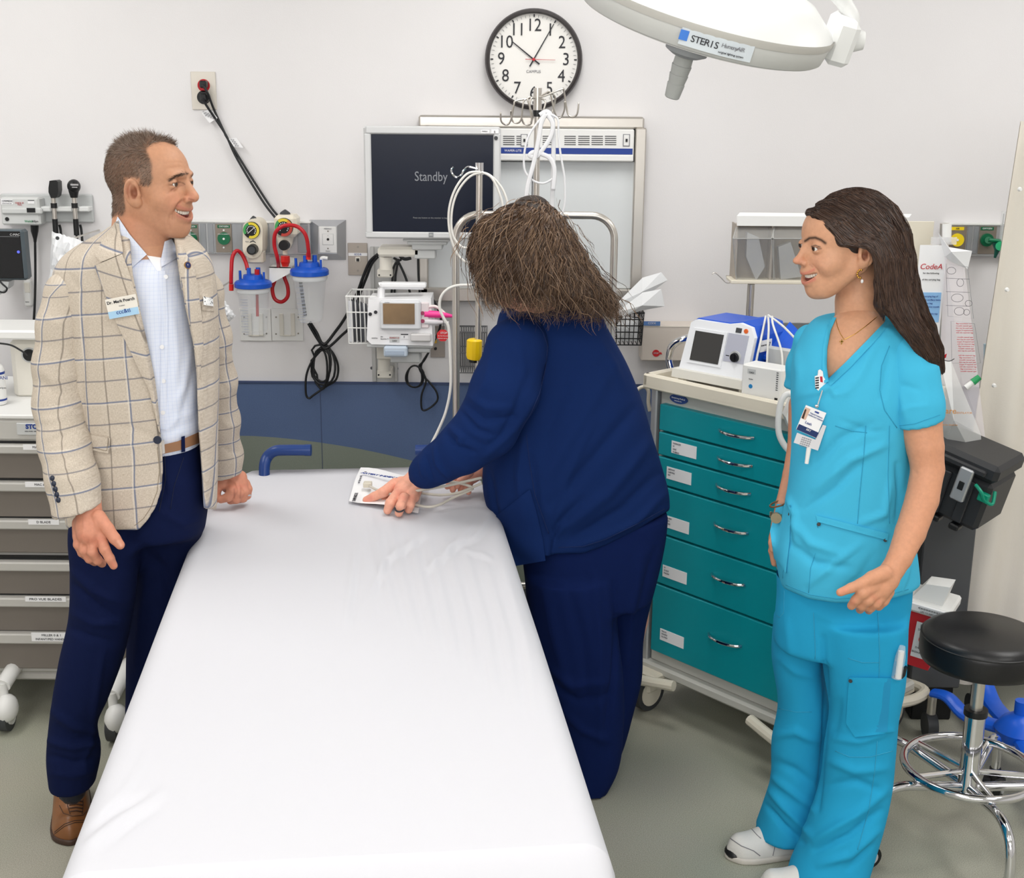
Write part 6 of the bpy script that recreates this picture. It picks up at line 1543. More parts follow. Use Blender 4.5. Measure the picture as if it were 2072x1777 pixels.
def plaid_mat():
    m = bpy.data.materials.new('plaid_linen'); m.use_nodes = True; nt = m.node_tree; L = nt.links; b = nt.nodes['Principled BSDF']
    b.inputs['Roughness'].default_value = .85; b.inputs['Specular IOR Level'].default_value = .2
    at = nt.nodes.new('ShaderNodeAttribute'); at.attribute_name = 'plaid'; sp = nt.nodes.new('ShaderNodeSeparateXYZ'); L.new(at.outputs['Vector'], sp.inputs[0])
    def M(op, *a):
        n = nt.nodes.new('ShaderNodeMath'); n.operation = op
        for i, v in enumerate(a):
            if isinstance(v, (int, float)): n.inputs[i].default_value = v
            else: L.new(v, n.inputs[i])
        return n.outputs[0]
    def line(s, per, w, ph=0.):
        q = M('ABSOLUTE', M('SUBTRACT', M('FRACT', M('ADD', M('DIVIDE', s, per), .5+ph)), .5)); d = M('MULTIPLY', q, per)
        return M('SUBTRACT', 1., M('SMOOTH_MIN', 1., M('DIVIDE', d, w), .3)) if False else M('MAXIMUM', 0., M('SUBTRACT', 1., M('POWER', M('DIVIDE', d, w), 2.)))
    ns = nt.nodes.new('ShaderNodeTexNoise'); ns.inputs['Scale'].default_value = 1.; ns.inputs['Detail'].default_value = 3
    mp = nt.nodes.new('ShaderNodeMapping'); mp.inputs['Scale'].default_value = (900, 160, 300); L.new(at.outputs['Vector'], mp.inputs[0]); L.new(mp.outputs[0], ns.inputs['Vector'])
    ns2 = nt.nodes.new('ShaderNodeTexNoise'); ns2.inputs['Detail'].default_value = 3; ns2.inputs['Scale'].default_value = 1.
    mp2 = nt.nodes.new('ShaderNodeMapping'); mp2.inputs['Scale'].default_value = (160, 900, 300); L.new(at.outputs['Vector'], mp2.inputs[0]); L.new(mp2.outputs[0], ns2.inputs['Vector'])
    fac = M('MULTIPLY', M('ADD', ns.outputs['Fac'], ns2.outputs['Fac']), .5)
    r = nt.nodes.new('ShaderNodeValToRGB'); e = r.color_ramp.elements; e[0].position = .38; e[1].position = .62; e[0].color = (*lin((183, 170, 154)), 1); e[1].color = (*lin((211, 200, 186)), 1); L.new(fac, r.inputs[0])
    def mixc(a, fac_, c):
        n = nt.nodes.new('ShaderNodeMixRGB'); L.new(a, n.inputs[1]); n.inputs[2].default_value = (*lin(c), 1); L.new(M('MULTIPLY', fac_, .85), n.inputs[0]); return n.outputs[0]
    u, v = sp.outputs[0], sp.outputs[1]
    c = mixc(r.outputs[0], line(u, .104, .0027), (94, 108, 138)); c = mixc(c, line(u, .104, .0022, .5), (132, 122, 112))
    c = mixc(c, line(v, .104, .0027), (94, 108, 138)); c = mixc(c, line(v, .104, .0024, .5), (118, 116, 122))
    c = mixc(c, M('MULTIPLY', line(u, .104, .0025, .035), .5), (232, 224, 212)); c = mixc(c, M('MULTIPLY', line(v, .104, .0025, .035), .4), (232, 224, 212))
    L.new(c, b.inputs['Base Color'])
    bp = nt.nodes.new('ShaderNodeBump'); bp.inputs['Strength'].default_value = .25; bp.inputs['Distance'].default_value = .001; L.new(fac, bp.inputs['Height']); L.new(bp.outputs[0], b.inputs['Normal'])
    return m
def cloth_mesh(name, fn, lo, hi, h, m, parent, strokes=(), noise=(.002, 9, 1), plaid=None, rel=2):
    V, Q = mesh_sdf(fn, lo, hi, h); V = relax(V, Q, rel, .5)
    if strokes: V = sculpt(V, Q, strokes)
    if noise: V = V+vnormals(V, Q)*(fbm(V*np.array([1, 1, .55]), noise[1], noise[2])*noise[0])[:, None]
    at = {'plaid': np.array(plaid(V))} if plaid is not None else None
    o = np_mesh(name, V, Q, m, parent, attrs=at)
    return o, V, Q
def interp_px(py, pts):
    ys = [p[1] for p in pts]; xs = [p[0] for p in pts]; return np.interp(py, ys, xs)
# ================================================================ the man in the plaid blazer
YM = 3.05
man = thing('person', 'smiling man in a beige plaid blazer and navy trousers, standing left of the bed', 'person', PZ(150, 1690, 0))
MSK = skin_mat('skin_man', (200, 148, 116))
# head
hs = 1.0
hyaw = math.radians(-17)
HMm = Matrix.Translation(PY(303.5, 386, YM)) @ Matrix.Rotation(hyaw, 4, 'Z') @ Matrix.Rotation(math.radians(-2), 4, 'Y') @ Matrix.Scale(1.0, 4)
neck_w, neck_r = chainpx([(283, 420, 52), (286, 470, 54), (290, 520, 58), (285, 560, 64)], YM+.0)
neck_w = [p+Vector((0, .0, 0)) for p in neck_w]
Vl, Qh, Vw = make_head(HMm, .0026, False, neck_w, neck_r)
px, py = project(Vw)
x, y, z = Vl.T
col = head_colors(Vl, Vw, (196, 145, 114), (178, 106, 92))
near = (y < .03)
def mpk(pts, w): return stroke_mask(px, py, pts, w)*(y < .0)
# relief: smile folds, eye lines, cheek
Vw = sculpt(Vw, Qh, [([(374, 402), (361, 412), (352, 428), (350, 446)], 2.6, -.0052), ([(366, 400), (352, 412), (343, 432)], 7, .0045),
    ([(358, 378), (349, 384), (338, 393)], 1.3, -.0022), ([(356, 373), (343, 376), (332, 379)], 1.2, -.0018), ([(345, 434), (341, 452), (344, 466)], 2.6, -.0026),
    ([(330, 400), (345, 395), (360, 392)], 9, .0025), ([(310, 412), (318, 440), (326, 462)], 6, -.0012), ([(350, 372), (360, 376), (372, 374)], 1.6, -.001), ([(272, 369), (262, 370), (256, 380), (257, 396), (263, 408)], 1.8, -.0035), ([(272, 384), (271, 398)], 5, -.008), ([(278, 376), (284, 386)], 2.2, -.002), ([(340, 330), (360, 328), (374, 330)], 1.5, -.0009), ([(342, 340), (362, 337), (376, 339)], 1.5, -.0008), ([(300, 440), (320, 448), (340, 470)], 8, -.002)])
# scalp colour where hair grows
def hairline(px, py):
    # boundary of the hair, drawn from the front hairline down to the sideburn and nape
    P = [(362, 297), (352, 290), (335, 286), (318, 287), (300, 293), (296, 305), (303, 318), (308, 335), (306, 350), (309, 362), (304, 374), (293, 376), (282, 372), (276, 368), (262, 368), (252, 380), (251, 400), (254, 420), (249, 438), (238, 432)]
    return P
HP = hairline(0, 0)+[(225, 440), (190, 400), (190, 300), (240, 255), (330, 262), (368, 280)]
def in_poly(px, py, P):
    c = np.zeros(len(px), bool); n = len(P)
    for i in range(n):
        x1, y1 = P[i]; x2, y2 = P[(i+1) % n]
        t = ((y1 > py) != (y2 > py)) & (px < (x2-x1)*(py-y1)/(y2-y1+1e-9)+x1); c ^= t
    return c
hm = in_poly(px, py, HP).astype(float)
far_side = (y > .02) & (z > .02+.0*x) & (x < .06)
hm = np.where(y > .0, ((z > .05) & (x < .062+.0*z)) | ((x < -.02) & (z > -.05)), hm > .5).astype(float)
hm = np.where(z < -.06, 0, hm)
ear_m = (np.abs(y) > .0715) & (x > -.016) & (x < .026) & (z > -.036) & (z < .035)
hm = np.where(ear_m, 0, hm)
soft = hm.copy()
for _ in range(3):
    S_ = np.zeros(len(Vw)); C = np.zeros(len(Vw))
    for k in range(4): np.add.at(S_, Qh[:, k], soft[Qh[:, (k+1) % 4]]); np.add.at(C, Qh[:, k], 1)
    soft = S_/np.maximum(C, 1)
grey_t = np.exp(-(((px-292)/16)**2+((py-352)/20)**2))
hc = np.tile(np.array(lin((92, 72, 60))), (len(Vw), 1)); hc = mix(hc, (150, 128, 114), grey_t*.7)
col = col*(1-soft[:, None]*.85)+hc*soft[:, None]*.85
col = mix(col, (232, 190, 160), np.exp(-(((px-350)/18)**2+((py-308)/12)**2))*.0)
st = smoothstep(-.02, -.06, z)*smoothstep(-.02, .02, x)*(z > -.125); col = mix(col, (168, 118, 98), st*.30*(.8+.2*fbm(Vl, 900, 2)))
col = mix(col, (190, 118, 90), np.exp(-(((px-262)/26)**2+((py-455)/30)**2))*.35)
for pts, w, cc, a in (([(273, 382), (271, 398)], 5.5, (140, 78, 58), .75), ([(263, 372), (257, 384), (259, 400)], 2, (160, 96, 72), .6), ([(343, 366), (355, 357), (368, 352), (380, 351)], 3.6, (110, 80, 60), .6), ([(388, 356), (393, 351), (394, 349)], 2.6, (80, 58, 46), .8), ([(350, 374), (360, 368), (370, 370), (374, 373)], 1.3, (90, 52, 42), .7), ([(352, 376), (362, 377), (372, 374)], 1.3, (150, 92, 74), .5),
                      ([(374, 402), (361, 412), (352, 428)], 1.5, (160, 98, 80), .45), ([(358, 378), (346, 386)], 1, (160, 100, 82), .5), ([(382, 402), (392, 405)], 1.6, (130, 66, 54), .6)):
    col = mix(col, cc, stroke_mask(px, py, pts, w)*a*(y < .045))
headp = (Vw, Qh)
# hands and forearms
hn, hr = [], []
def hand_mesh(chains, Y, h=.0024, k=.006, extra=None):
    Cs = [chainpx(c, Y) for c in chains]
    lo = np.min([bounds(*c, .012)[0] for c in Cs], 0); hi = np.max([bounds(*c, .012)[1] for c in Cs], 0)
    def f(P):
        d = None
        for i, (p, r) in enumerate(Cs):
            kk = k if i else .01
            g = s_chain(P, p, r, .004); d = g if d is None else smin(d, g, kk if i < 3 else .004)
        if extra: d = extra(P, d)
        return d
    V, Q = mesh_sdf(f, lo, hi, h); return relax(V, Q, 1, .4), Q
y0 = 2.81
RH = hand_mesh([[(178, 1000, 26, y0+.04), (180, 1036, 25, y0+.02), (181, 1062, 28, y0+.01), (182, 1078, 27, y0)],
                [(163, 1060, 17, y0+.02), (161, 1084, 14, y0+.01)], [(198, 1060, 17, y0), (202, 1086, 14, y0)],
                [(160, 1082, 11, y0+.01), (158, 1102, 9.5, y0+.0), (166, 1119, 8.5, y0+.01), (176, 1128, 7.5, y0+.03)],
                [(172, 1088, 12, y0-.003), (170, 1113, 10, y0-.01), (181, 1131, 9, y0), (192, 1138, 8, y0+.03)],
                [(187, 1090, 12, y0-.008), (187, 1117, 10.5, y0-.018), (198, 1134, 9.5, y0-.005), (207, 1141, 8, y0+.02)],
                [(203, 1086, 12, y0-.008), (212, 1112, 10.5, y0-.02), (222, 1130, 9.5, y0-.02), (230, 1145, 8, y0-.015)],
                [(199, 1046, 15, y0+.0), (218, 1070, 12.5, y0-.01), (232, 1090, 11.5, y0-.015), (243, 1103, 9.5, y0-.015)]], y0)
yl = 3.37
LH = hand_mesh([[(462, 930, 21, yl-.02), (463, 958, 21, yl), (466, 978, 22, yl)], [(486, 966, 14, yl+.01), (488, 982, 13, yl)],
                [(452, 962, 13, yl-.02), (452, 980, 11, yl-.03)],
                [(450, 966, 11, yl-.02), (441, 985, 10, yl-.03), (437, 1003, 8.5, yl-.035), (431, 1021, 7, yl-.035)],
                [(462, 976, 12, yl-.02), (470, 992, 10, yl-.045), (462, 1006, 9.5, yl-.045), (447, 1011, 8, yl-.04)],
                [(476, 980, 11, yl-.01), (483, 998, 10, yl-.03), (478, 1010, 9.5, yl-.03), (466, 1013, 8, yl-.02)],
                [(488, 980, 10.5, yl), (495, 996, 9.5, yl-.015), (492, 1008, 9, yl-.015), (482, 1011, 8, yl)],
                [(497, 978, 9, yl+.015), (502, 990, 8.5, yl+.01), (500, 1003, 8, yl+.005), (492, 1008, 7, yl+.01)]], yl)
def hand_color(V, base, folds=(), red=(214, 128, 104)):
    c = np.tile(np.array(lin(base)), (len(V), 1)); a, b_ = project(V)
    for pts, w, cc, al in folds: c = mix(c, cc, stroke_mask(a, b_, pts, w)*al)
    return c
RV = sculpt(RH[0], RH[1], [([(168, 1048), (170, 1068), (166, 1084)], 2, .0014), ([(182, 1046), (184, 1066), (178, 1082)], 2, .0014), ([(192, 1052), (196, 1072)], 2, .0012), ([(155, 1088), (152, 1094)], 2, .001),
     ([(164, 1108), (172, 1104)], 1.5, -.0012), ([(180, 1116), (190, 1112)], 1.5, -.0012), ([(207, 1108), (217, 1106)], 1.5, -.001), ([(178, 1092), (179, 1110)], 2, -.002), ([(195, 1092), (199, 1112)], 2, -.002), ([(164, 1092), (164, 1108)], 2, -.0018)])
hcR = hand_color(RV, (208, 142, 116), [([(160, 1086), (175, 1092), (190, 1096), (204, 1092)], 8, (206, 120, 98), .35), ([(239, 1096), (245, 1104)], 3, (228, 176, 154), .6), ([(226, 1140), (231, 1147)], 4, (214, 128, 108), .5), ([(168, 1048), (170, 1068)], 2.5, (190, 128, 106), .4)])
hcL = hand_color(LH[0], (210, 144, 118), [([(465, 985), (482, 985), (496, 984)], 6, (206, 118, 98), .35), ([(474, 990), (474, 1008)], 1.6, (150, 84, 68), .5), ([(487, 988), (486, 1008)], 1.6, (150, 84, 68), .5)])
# torso block under the clothes so the body is one figure
tr_P, tr_R = chainpx([(285, 540, 70), (290, 640, 95), (300, 780, 88), (290, 900, 90), (280, 980, 88)], 3.06)
def body_core(P):
    d = s_chain(P, tr_P, tr_R, .05)
    for ch in ([(170, 560, 34, 3.02), (125, 640, 34, 2.99), (118, 800, 26, 2.94), (150, 940, 20, 2.87), (178, 1010, 18, 2.83)], [(400, 560, 28, 3.14), (434, 700, 18, 3.18), (450, 850, 16, 3.28), (458, 935, 14, 3.34)],
               [(240, 980, 60, 3.03), (215, 1150, 52, 3.0), (180, 1330, 42, 2.99), (152, 1470, 36, 3.0), (146, 1600, 28, 3.0)], [(330, 980, 58, 3.14), (325, 1150, 48, 3.2), (305, 1330, 38, 3.24), (290, 1500, 32, 3.26)]):
        p, r = chainpx(ch, 3.05); d = smin(d, s_chain(P, p, r, .02), .03)
    return d
core = mesh_sdf(body_core, (-1.35, 2.8, .1), (-.5, 3.55, 1.6), .014)
V, Q = join_np([headp, (RV, RH[1]), LH, core])
cc = np.concatenate([col, hcR, hcL, np.where(core[0][:, 2:] < .35, np.array(lin((34, 36, 46))), np.array(lin((206, 150, 122))))])
body = np_mesh('body', V, Q, MSK, man, col=cc)
eyes_teeth(HMm, man, ('brown', (92, 64, 44)), False)
b = MB(); 
b = MB(); p = PY(499, 1000, yl-.012); b.tube([p+Vector((-.011, 0, .003)), p+Vector((.0, -.012, .0)), p+Vector((.011, 0, -.003))], .0026, 8); obj('ring', b, M_chrome, man, label='silver ring')
# hair: short strands
rs = np.random.RandomState(3)
N = vnormals(*headp); cand = np.nonzero((soft > .45))[0]
def short_hair(n, idx, lmin, lmax, lift, seed):
    rs = np.random.RandomState(seed); out = []
    s = rs.choice(idx, n); ax = np.array(HMm.to_3x3())
    for i in s:
        p = Vw[i]+rs.normal(size=3)*.0012; nn = N[i]; lx, ly, lz = Vl[i]
        top = smoothstep(.07, .115, np.array([lz]))[0]
        d_loc = np.array([-.25-.5*(1-top), 0, -1.0*(1-top)+.35*top]) if lx < .03 else np.array([-.8+1.1*top*(lx > .02), 0, .25*top-.6*(1-top)])
        d = ax @ d_loc; d = d-nn*(d @ nn); d /= max(np.linalg.norm(d), 1e-6)
        L = lmin+(lmax-lmin)*top*rs.rand()+.003*rs.rand()
        d = d*(1-.35*top)+nn*(lift+.8*top*rs.rand())+rs.normal(size=3)*(.10+.26*top)
        d /= np.linalg.norm(d)
        out.append([p-nn*.001, p+d*L*.5+nn*.0008, p+d*L])
    return out
hcv = short_hair(17000, cand, .0045, .022, .05, 5)
ribbons('hair', hcv, .00024, hair_mats('man_hair', (84, 66, 54), (112, 90, 76), (140, 122, 108)), man, 2)
br = []
for pts, n_, yy in (([(344, 365), (356, 357), (368, 352.5), (381, 351)], 200, 1), ([(393, 355), (397, 350)], 50, 1)):
    tree = bvh(*headp)
    for _ in range(n_):
        t = rs.rand(); i = min(int(t*(len(pts)-1)), len(pts)-2); u = t*(len(pts)-1)-i
        a_ = pts[i][0]+(pts[i+1][0]-pts[i][0])*u+rs.normal()*1., pts[i][1]+(pts[i+1][1]-pts[i][1])*u+rs.normal()*1.5
        p, nn = snap(tree, a_[0], a_[1], .0004)
        if p is None: continue
        q, _n = snap(tree, a_[0]-4.5, a_[1]+rs.normal()*1.2+.6, .0012)
        if q is None or (q-p).length > .02: continue
        br.append([tuple(p), tuple((p+q)/2), tuple(q)])
ribbons('eyebrows', br, .00022, hair_mats('man_brow', (70, 50, 38), (90, 66, 50), (60, 44, 36)), man, 4)
# ---- trousers
M_tro = mat('navy_trousers', (14, 24, 60), .85, bump=.15, bscale=600, spec=.12)
nearL = [(890, 250, 405, 3.06, .12), (960, 195, 414, 3.06, .125), (1010, 160, 415, 3.06, .125)]
def legs(P):
    d = s_loft(P, [prow(885, 262, 409, 3.06, .115), prow(930, 228, 412, 3.06, .125), prow(1000, 172, 414, 3.06, .13), prow(1080, 156, 404, 3.06, .12)], 2.3, .02)
    n_ = s_loft(P, [prow(960, 190, 330, 3.04, .115), prow(1060, 146, 288, 3.0, .105), prow(1150, 147, 276, 2.98, .095), prow(1240, 144, 266, 2.975, .088), prow(1330, 124, 248, 2.97, .08), prow(1415, 109, 217, 2.97, .072), prow(1472, 102, 194, 2.98, .068), prow(1528, 98, 201, 2.98, .072), prow(1588, 104, 190, 2.985, .068)], 2.2, .006)
    r_ = s_loft(P, [prow(960, 262, 413, 3.08, .12), prow(1060, 266, 409, 3.11, .11), prow(1150, 272, 392, 3.15, .09), prow(1270, 261, 366, 3.18, .08), prow(1444, 256, 340, 3.2, .068), prow(1560, 250, 330, 3.2, .068), prow(1650, 248, 325, 3.2, .066)], 2.2, .006)
    return smin(smin(d, n_, .04), r_, .035)
ft = [([(320, 985), (305, 1010), (270, 1050), (235, 1090)], 9, 0.0076), ([(330, 960), (335, 1000), (322, 1020)], 5, -0.0076), ([(262, 1110), (275, 1060), (310, 1010)], 9, -0.0114), ([(150, 1160), (190, 1195), (240, 1220)], 8, 0.0095), ([(150, 1185), (190, 1222), (235, 1250)], 7, -0.0095),
      ([(146, 1240), (190, 1262), (235, 1262)], 8, 0.0076), ([(140, 1270), (185, 1290), (230, 1300)], 8, -0.0076), ([(208, 1320), (196, 1400), (170, 1560)], 7, 0.0076), ([(105, 1440), (150, 1470), (195, 1480)], 9, 0.0095), ([(100, 1500), (150, 1512), (200, 1500)], 8, 0.0114), ([(100, 1530), (150, 1545), (198, 1532)], 8, -0.0095),
      ([(105, 1565), (150, 1570), (190, 1560)], 7, 0.0057), ([(300, 1150), (285, 1250), (275, 1350)], 8, 0.0057), ([(330, 1040), (370, 1060), (405, 1050)], 9, 0.0057), ([(280, 1100), (330, 1150), (350, 1230)], 10, -0.0076)]
tro, TV, TQ = cloth_mesh('trousers', legs, (-1.32, 2.84, .02), (-.62, 3.35, 1.16), .0068, M_tro, man, ft, (.0022, 16, 3))
TT = bvh(TV, TQ)
M_tros = mat('trouser_seam', (14, 22, 50), .8)
seam('fly_seam', TT, [(333, 922), (335, 970), (325, 1020), (322, 1035)], M_tros, tro, .0012); seam('pocket_seam', TT, [(372, 925), (352, 985), (345, 1030)], M_tros, tro, .0008)
# shoe
M_shoe = mat('brown_leather', (128, 82, 46), .38, bump=.2, bscale=80, var=.22, vscale=14); M_sole = mat('shoe_sole', (64, 44, 34), .5)
def shoe(name, toe_px, heel, toe, wid, m, msole, parent, hgt=.075, toe_h=.04):
    H, T = Vector(heel), Vector(toe); d = (T-H); L = d.length; d.normalize(); s = Vector((-d.y, d.x, 0))
    R = np.array([[d.x, d.y, 0], [s.x, s.y, 0], [0, 0, 1]])
    def loc(P): return (P-v3(H)) @ R.T
    def up(P):
        q = loc(P); u = np.clip(q[:, 0]/L, 0, 1)
        w = wid*(.72+.28*np.sin(np.clip(u*1.35, 0, 1)*math.pi*.5)+.0)*np.where(u > .7, np.sqrt(np.clip(1-((u-.7)/.34)**2, .02, 1)), 1)
        ht = hgt*(1-smoothstep(.25, .8, u))+toe_h*smoothstep(.25, .8, u)
        c = np.stack([q[:, 0]-np.clip(q[:, 0], L*.14, L*.86), q[:, 1]], 1)
        a = np.hypot(c[:, 0]/(L*.14), c[:, 1]/w)
        k = np.sqrt(a**2+(np.maximum(q[:, 2]-.012, 0)/ht)**2.)
        return smax((k-1)*wid*.75, .012-q[:, 2], .004)
    def so(P):
        q = loc(P); u = np.clip(q[:, 0]/L, 0, 1); w = wid*1.08*(.74+.26*np.sin(np.clip(u*1.35, 0, 1)*math.pi*.5))*np.where(u > .7, np.sqrt(np.clip(1-((u-.7)/.36)**2, .02, 1)), 1)
        a = np.hypot((q[:, 0]-np.clip(q[:, 0], L*.14, L*.86))/(L*.155), q[:, 1]/w)
        return smax((a-1)*wid*.8, np.abs(q[:, 2]-.008)-.009, .003)
    lo = np.minimum(v3(H), v3(T))-.07; hi = np.maximum(v3(H), v3(T))+.07; lo[2] = -.01; hi[2] = hgt+.04
    V1, Q1 = mesh_sdf(up, lo, hi, .004); o = np_mesh(name, relax(V1, Q1, 2), Q1, m, parent)
    V2, Q2 = mesh_sdf(so, lo, hi, .004); np_mesh('sole', relax(V2, Q2, 1), Q2, msole, o)
    return o, bvh(V1, Q1)
hp_ = PZ(148, 1600, .03); tp_ = PZ(158, 1703, 0)
sh, ST = shoe('shoe', None, (hp_.x-.018, tp_.y+.26, 0), (tp_.x-.012, tp_.y-.02, 0), .051, M_shoe, M_sole, man, .175, .058)
for pts in ([(110, 1684), (130, 1668), (150, 1661), (174, 1660)], [(110, 1688), (131, 1672), (151, 1665), (173, 1664)], [(120, 1630), (128, 1646), (146, 1652), (168, 1650), (176, 1640)], [(136, 1618), (137, 1632), (142, 1648)], [(168, 1618), (168, 1632), (166, 1648)]): seam('stitching', ST, pts, M_sole, sh, .0011, .0004, 5)
for j in range(4): seam('lace', ST, [(140, 1622+j*7), (154, 1620+j*7), (167, 1622+j*7)], mat('lace_brown', (70, 46, 34), .6), sh, .0022, .001, 4)
h2 = PZ(300, 1600, .0); shoe('shoe', None, (h2.x-.02, 3.28, 0), (h2.x+.02, 3.0, 0), .046, M_shoe, M_sole, man, .10, .052)
# ---- shirt
M_shirt = mat('shirt_pale', (214, 222, 240), .7, bump=.12, bscale=500)
def shirt_check(m):
    nt = m.node_tree; L = nt.links; b = nt.nodes['Principled BSDF']; tc = nt.nodes.new('ShaderNodeTexCoord'); sp = nt.nodes.new('ShaderNodeSeparateXYZ'); L.new(tc.outputs['Object'], sp.inputs[0])
    out = []
    for k in (0, 2):
        a = nt.nodes.new('ShaderNodeMath'); a.operation = 'PINGPONG'; a.inputs[1].default_value = .0045; L.new(sp.outputs[k], a.inputs[0])
        g = nt.nodes.new('ShaderNodeMath'); g.operation = 'LESS_THAN'; g.inputs[1].default_value = .0008; L.new(a.outputs[0], g.inputs[0]); out.append(g.outputs[0])
    mx = nt.nodes.new('ShaderNodeMath'); mx.operation = 'ADD'; L.new(out[0], mx.inputs[0]); L.new(out[1], mx.inputs[1])
    s = nt.nodes.new('ShaderNodeMath'); s.operation = 'MULTIPLY'; s.inputs[1].default_value = .16; L.new(mx.outputs[0], s.inputs[0])
    c = nt.nodes.new('ShaderNodeMixRGB'); c.inputs[1].default_value = (*lin((222, 228, 243)), 1); c.inputs[2].default_value = (*lin((168, 188, 228)), 1); L.new(s.outputs[0], c.inputs[0]); L.new(c.outputs[0], b.inputs['Base Color'])
shirt_check(M_shirt)
def shirt(P):
    d = s_loft(P, [prow(515, 250, 350, YM, .075), prow(540, 225, 372, YM, .10), prow(580, 200, 388, YM, .115), prow(660, 190, 400, YM, .125), prow(760, 200, 407, YM, .125), prow(840, 215, 409, YM, .12), prow(880, 225, 408, YM, .118), prow(905, 230, 406, YM, .115)], 2.3, .02)
    ca, cb = chainpx([(288, 500, 66), (290, 560, 66)], YM)
    return d
shs = [([(338, 600), (335, 680), (332, 760), (328, 850)], 3, -.003), ([(350, 640), (358, 720), (352, 800)], 8, .004), ([(385, 700), (370, 780), (350, 850)], 8, .004), ([(395, 740), (382, 800), (362, 860)], 7, -.004), ([(330, 860), (345, 820), (375, 780)], 6, .003), ([(300, 620), (310, 700), (318, 780)], 8, .003), ([(335, 870), (360, 845), (395, 830)], 6, .004), ([(340, 878), (370, 862), (398, 850)], 4, -.003)]
so_, SV, SQ = cloth_mesh('shirt', shirt, (-1.1, 2.86, .92), (-.6, 3.3, 1.58), .006, M_shirt, man, shs, (.0018, 18, 8))
SHT = bvh(SV, SQ)
allb = bvh(np.concatenate([V, SV]), np.concatenate([Q, SQ+len(V)]))
M_coll = mat('shirt_collar', (208, 218, 240), .7, bump=.1, bscale=500); shirt_check(M_coll)
NT = bvh(*headp)
patch('collar', allb, [(230, 462), (243, 505), (261, 547)], [(238, 438), (262, 474), (297, 515)], M_coll, so_, .006, .004, 20, 10)
patch('collar', allb, [(333, 489), (325, 528), (327, 540)], [(348, 483), (356, 500), (360, 521)], M_coll, so_, .006, .004, 12, 8)
patch('placket', SHT, [(322, 548), (327, 640), (325, 760), (323, 868)], [(334, 548), (340, 640), (338, 760), (336, 870)], M_coll, so_, .0015, .0015, 30, 4)
patch('undershirt', allb, [(297, 517), (318, 548)], [(330, 522), (326, 548)], mat('undershirt_white', (240, 240, 242), .8), so_, .001, .001, 6, 6)
for bx, by in ((328, 702), (331, 771), (330, 835), (336, 560)):
    p, n = snap(SHT, bx, by, .004)
    if p: obj('button', MB().tube([p, p-Vector((0, .002, 0))], .0052, 14), M_paper, so_)
# ---- belt
M_belt = mat('tan_belt', (146, 106, 76), .5, bump=.3, bscale=120)
TS = bvh(np.concatenate([TV, SV]), np.concatenate([TQ, SQ+len(TV)]))
bl = patch('belt', TS, [(318, 903), (360, 893), (406, 873)], [(320, 921), (362, 912), (408, 895)], M_belt, man, .006, .004, 24, 4)
patch('belt_loop', TS, [(367, 884), (367, 916)], [(374, 882), (375, 914)], M_tro, bl, .011, .002, 6, 2); patch('belt_buckle', TS, [(326, 892), (327, 919)], [(332, 890), (334, 917)], M_steel, bl, .011, .002, 6, 2)
# ---- blazer
M_pl = plaid_mat()
OL = [(262, 440), (262, 470), (268, 550), (283, 620), (298, 700), (315, 800), (325, 880), (328, 900), (330, 950), (327, 990), (316, 1025), (300, 1052), (278, 1076)]
OR = [(345, 440), (350, 470), (356, 500), (366, 580), (392, 700), (398, 760), (401, 860), (408, 960), (412, 1030), (413, 1080)]
def pl_t(V): V = np.asarray(V).reshape(-1, 3); u = V[:, 0]*.98-V[:, 1]*.35+.0*V[:, 2]; return np.stack([u+.012, V[:, 2]+.018-.10*(V[:, 0]+.85), np.zeros(len(V))], 1)
jrows = [prow(452, 232, 345, YM+.03, .06), prow(466, 215, 362, YM+.02, .085), prow(485, 180, 388, YM+.01, .11), prow(505, 148, 408, YM, .125), prow(535, 120, 425, YM, .135), prow(570, 112, 432, YM, .142), prow(640, 118, 438, YM, .15), prow(720, 122, 440, YM, .152), prow(800, 124, 440, YM, .15), prow(880, 124, 438, YM, .15), prow(960, 128, 437, YM, .155), prow(1040, 142, 434, YM, .158), prow(1085, 150, 432, YM, .158)]
def jacket(P):
    d = s_loft(P, jrows, 2.35, .012)
    a, b_ = project(P); k = 1.16e-3
    d = smax(d, -smax(d+.016, (560-b_)*k, .01), .002)
    g = np.maximum(interp_px(b_, OL)-a, a-interp_px(b_, OR))*k
    g = smax(g, P[:, 1]-(YM+.02), .002)
    d = smax(d, -g, .003)
    hem = np.where(a < 345, (b_-(1073+(a-240)*.02))*k, (b_-(1031-(425-a)*.1))*k)
    d = smax(d, hem, .003)
    return smax(d, (452-b_)*k, .003)
js = [([(172, 640), (168, 720), (166, 800), (172, 870)], 6, -.005), ([(205, 700), (208, 780), (206, 860)], 10, .003), ([(240, 650), (262, 740), (290, 840)], 9, .003), ([(315, 890), (270, 900), (230, 905)], 8, .003), ([(315, 885), (275, 870), (225, 860)], 8, -.0035), ([(318, 900), (280, 960), (262, 1030)], 9, .003),
      ([(430, 560), (420, 640), (415, 720)], 8, .004), ([(405, 780), (412, 860), (418, 950)], 8, -.003), ([(130, 545), (165, 590), (172, 640)], 5, -.003), ([(190, 500), (230, 480)], 8, .003), ([(420, 620), (425, 760), (422, 900)], 6, -.003)]
jk, JV, JQ = cloth_mesh('blazer', jacket, (-1.25, 2.84, .78), (-.55, 3.25, 1.60), .0058, M_pl, man, js, (.0018, 10, 5), plaid=pl_t)
JT = bvh(JV, JQ)
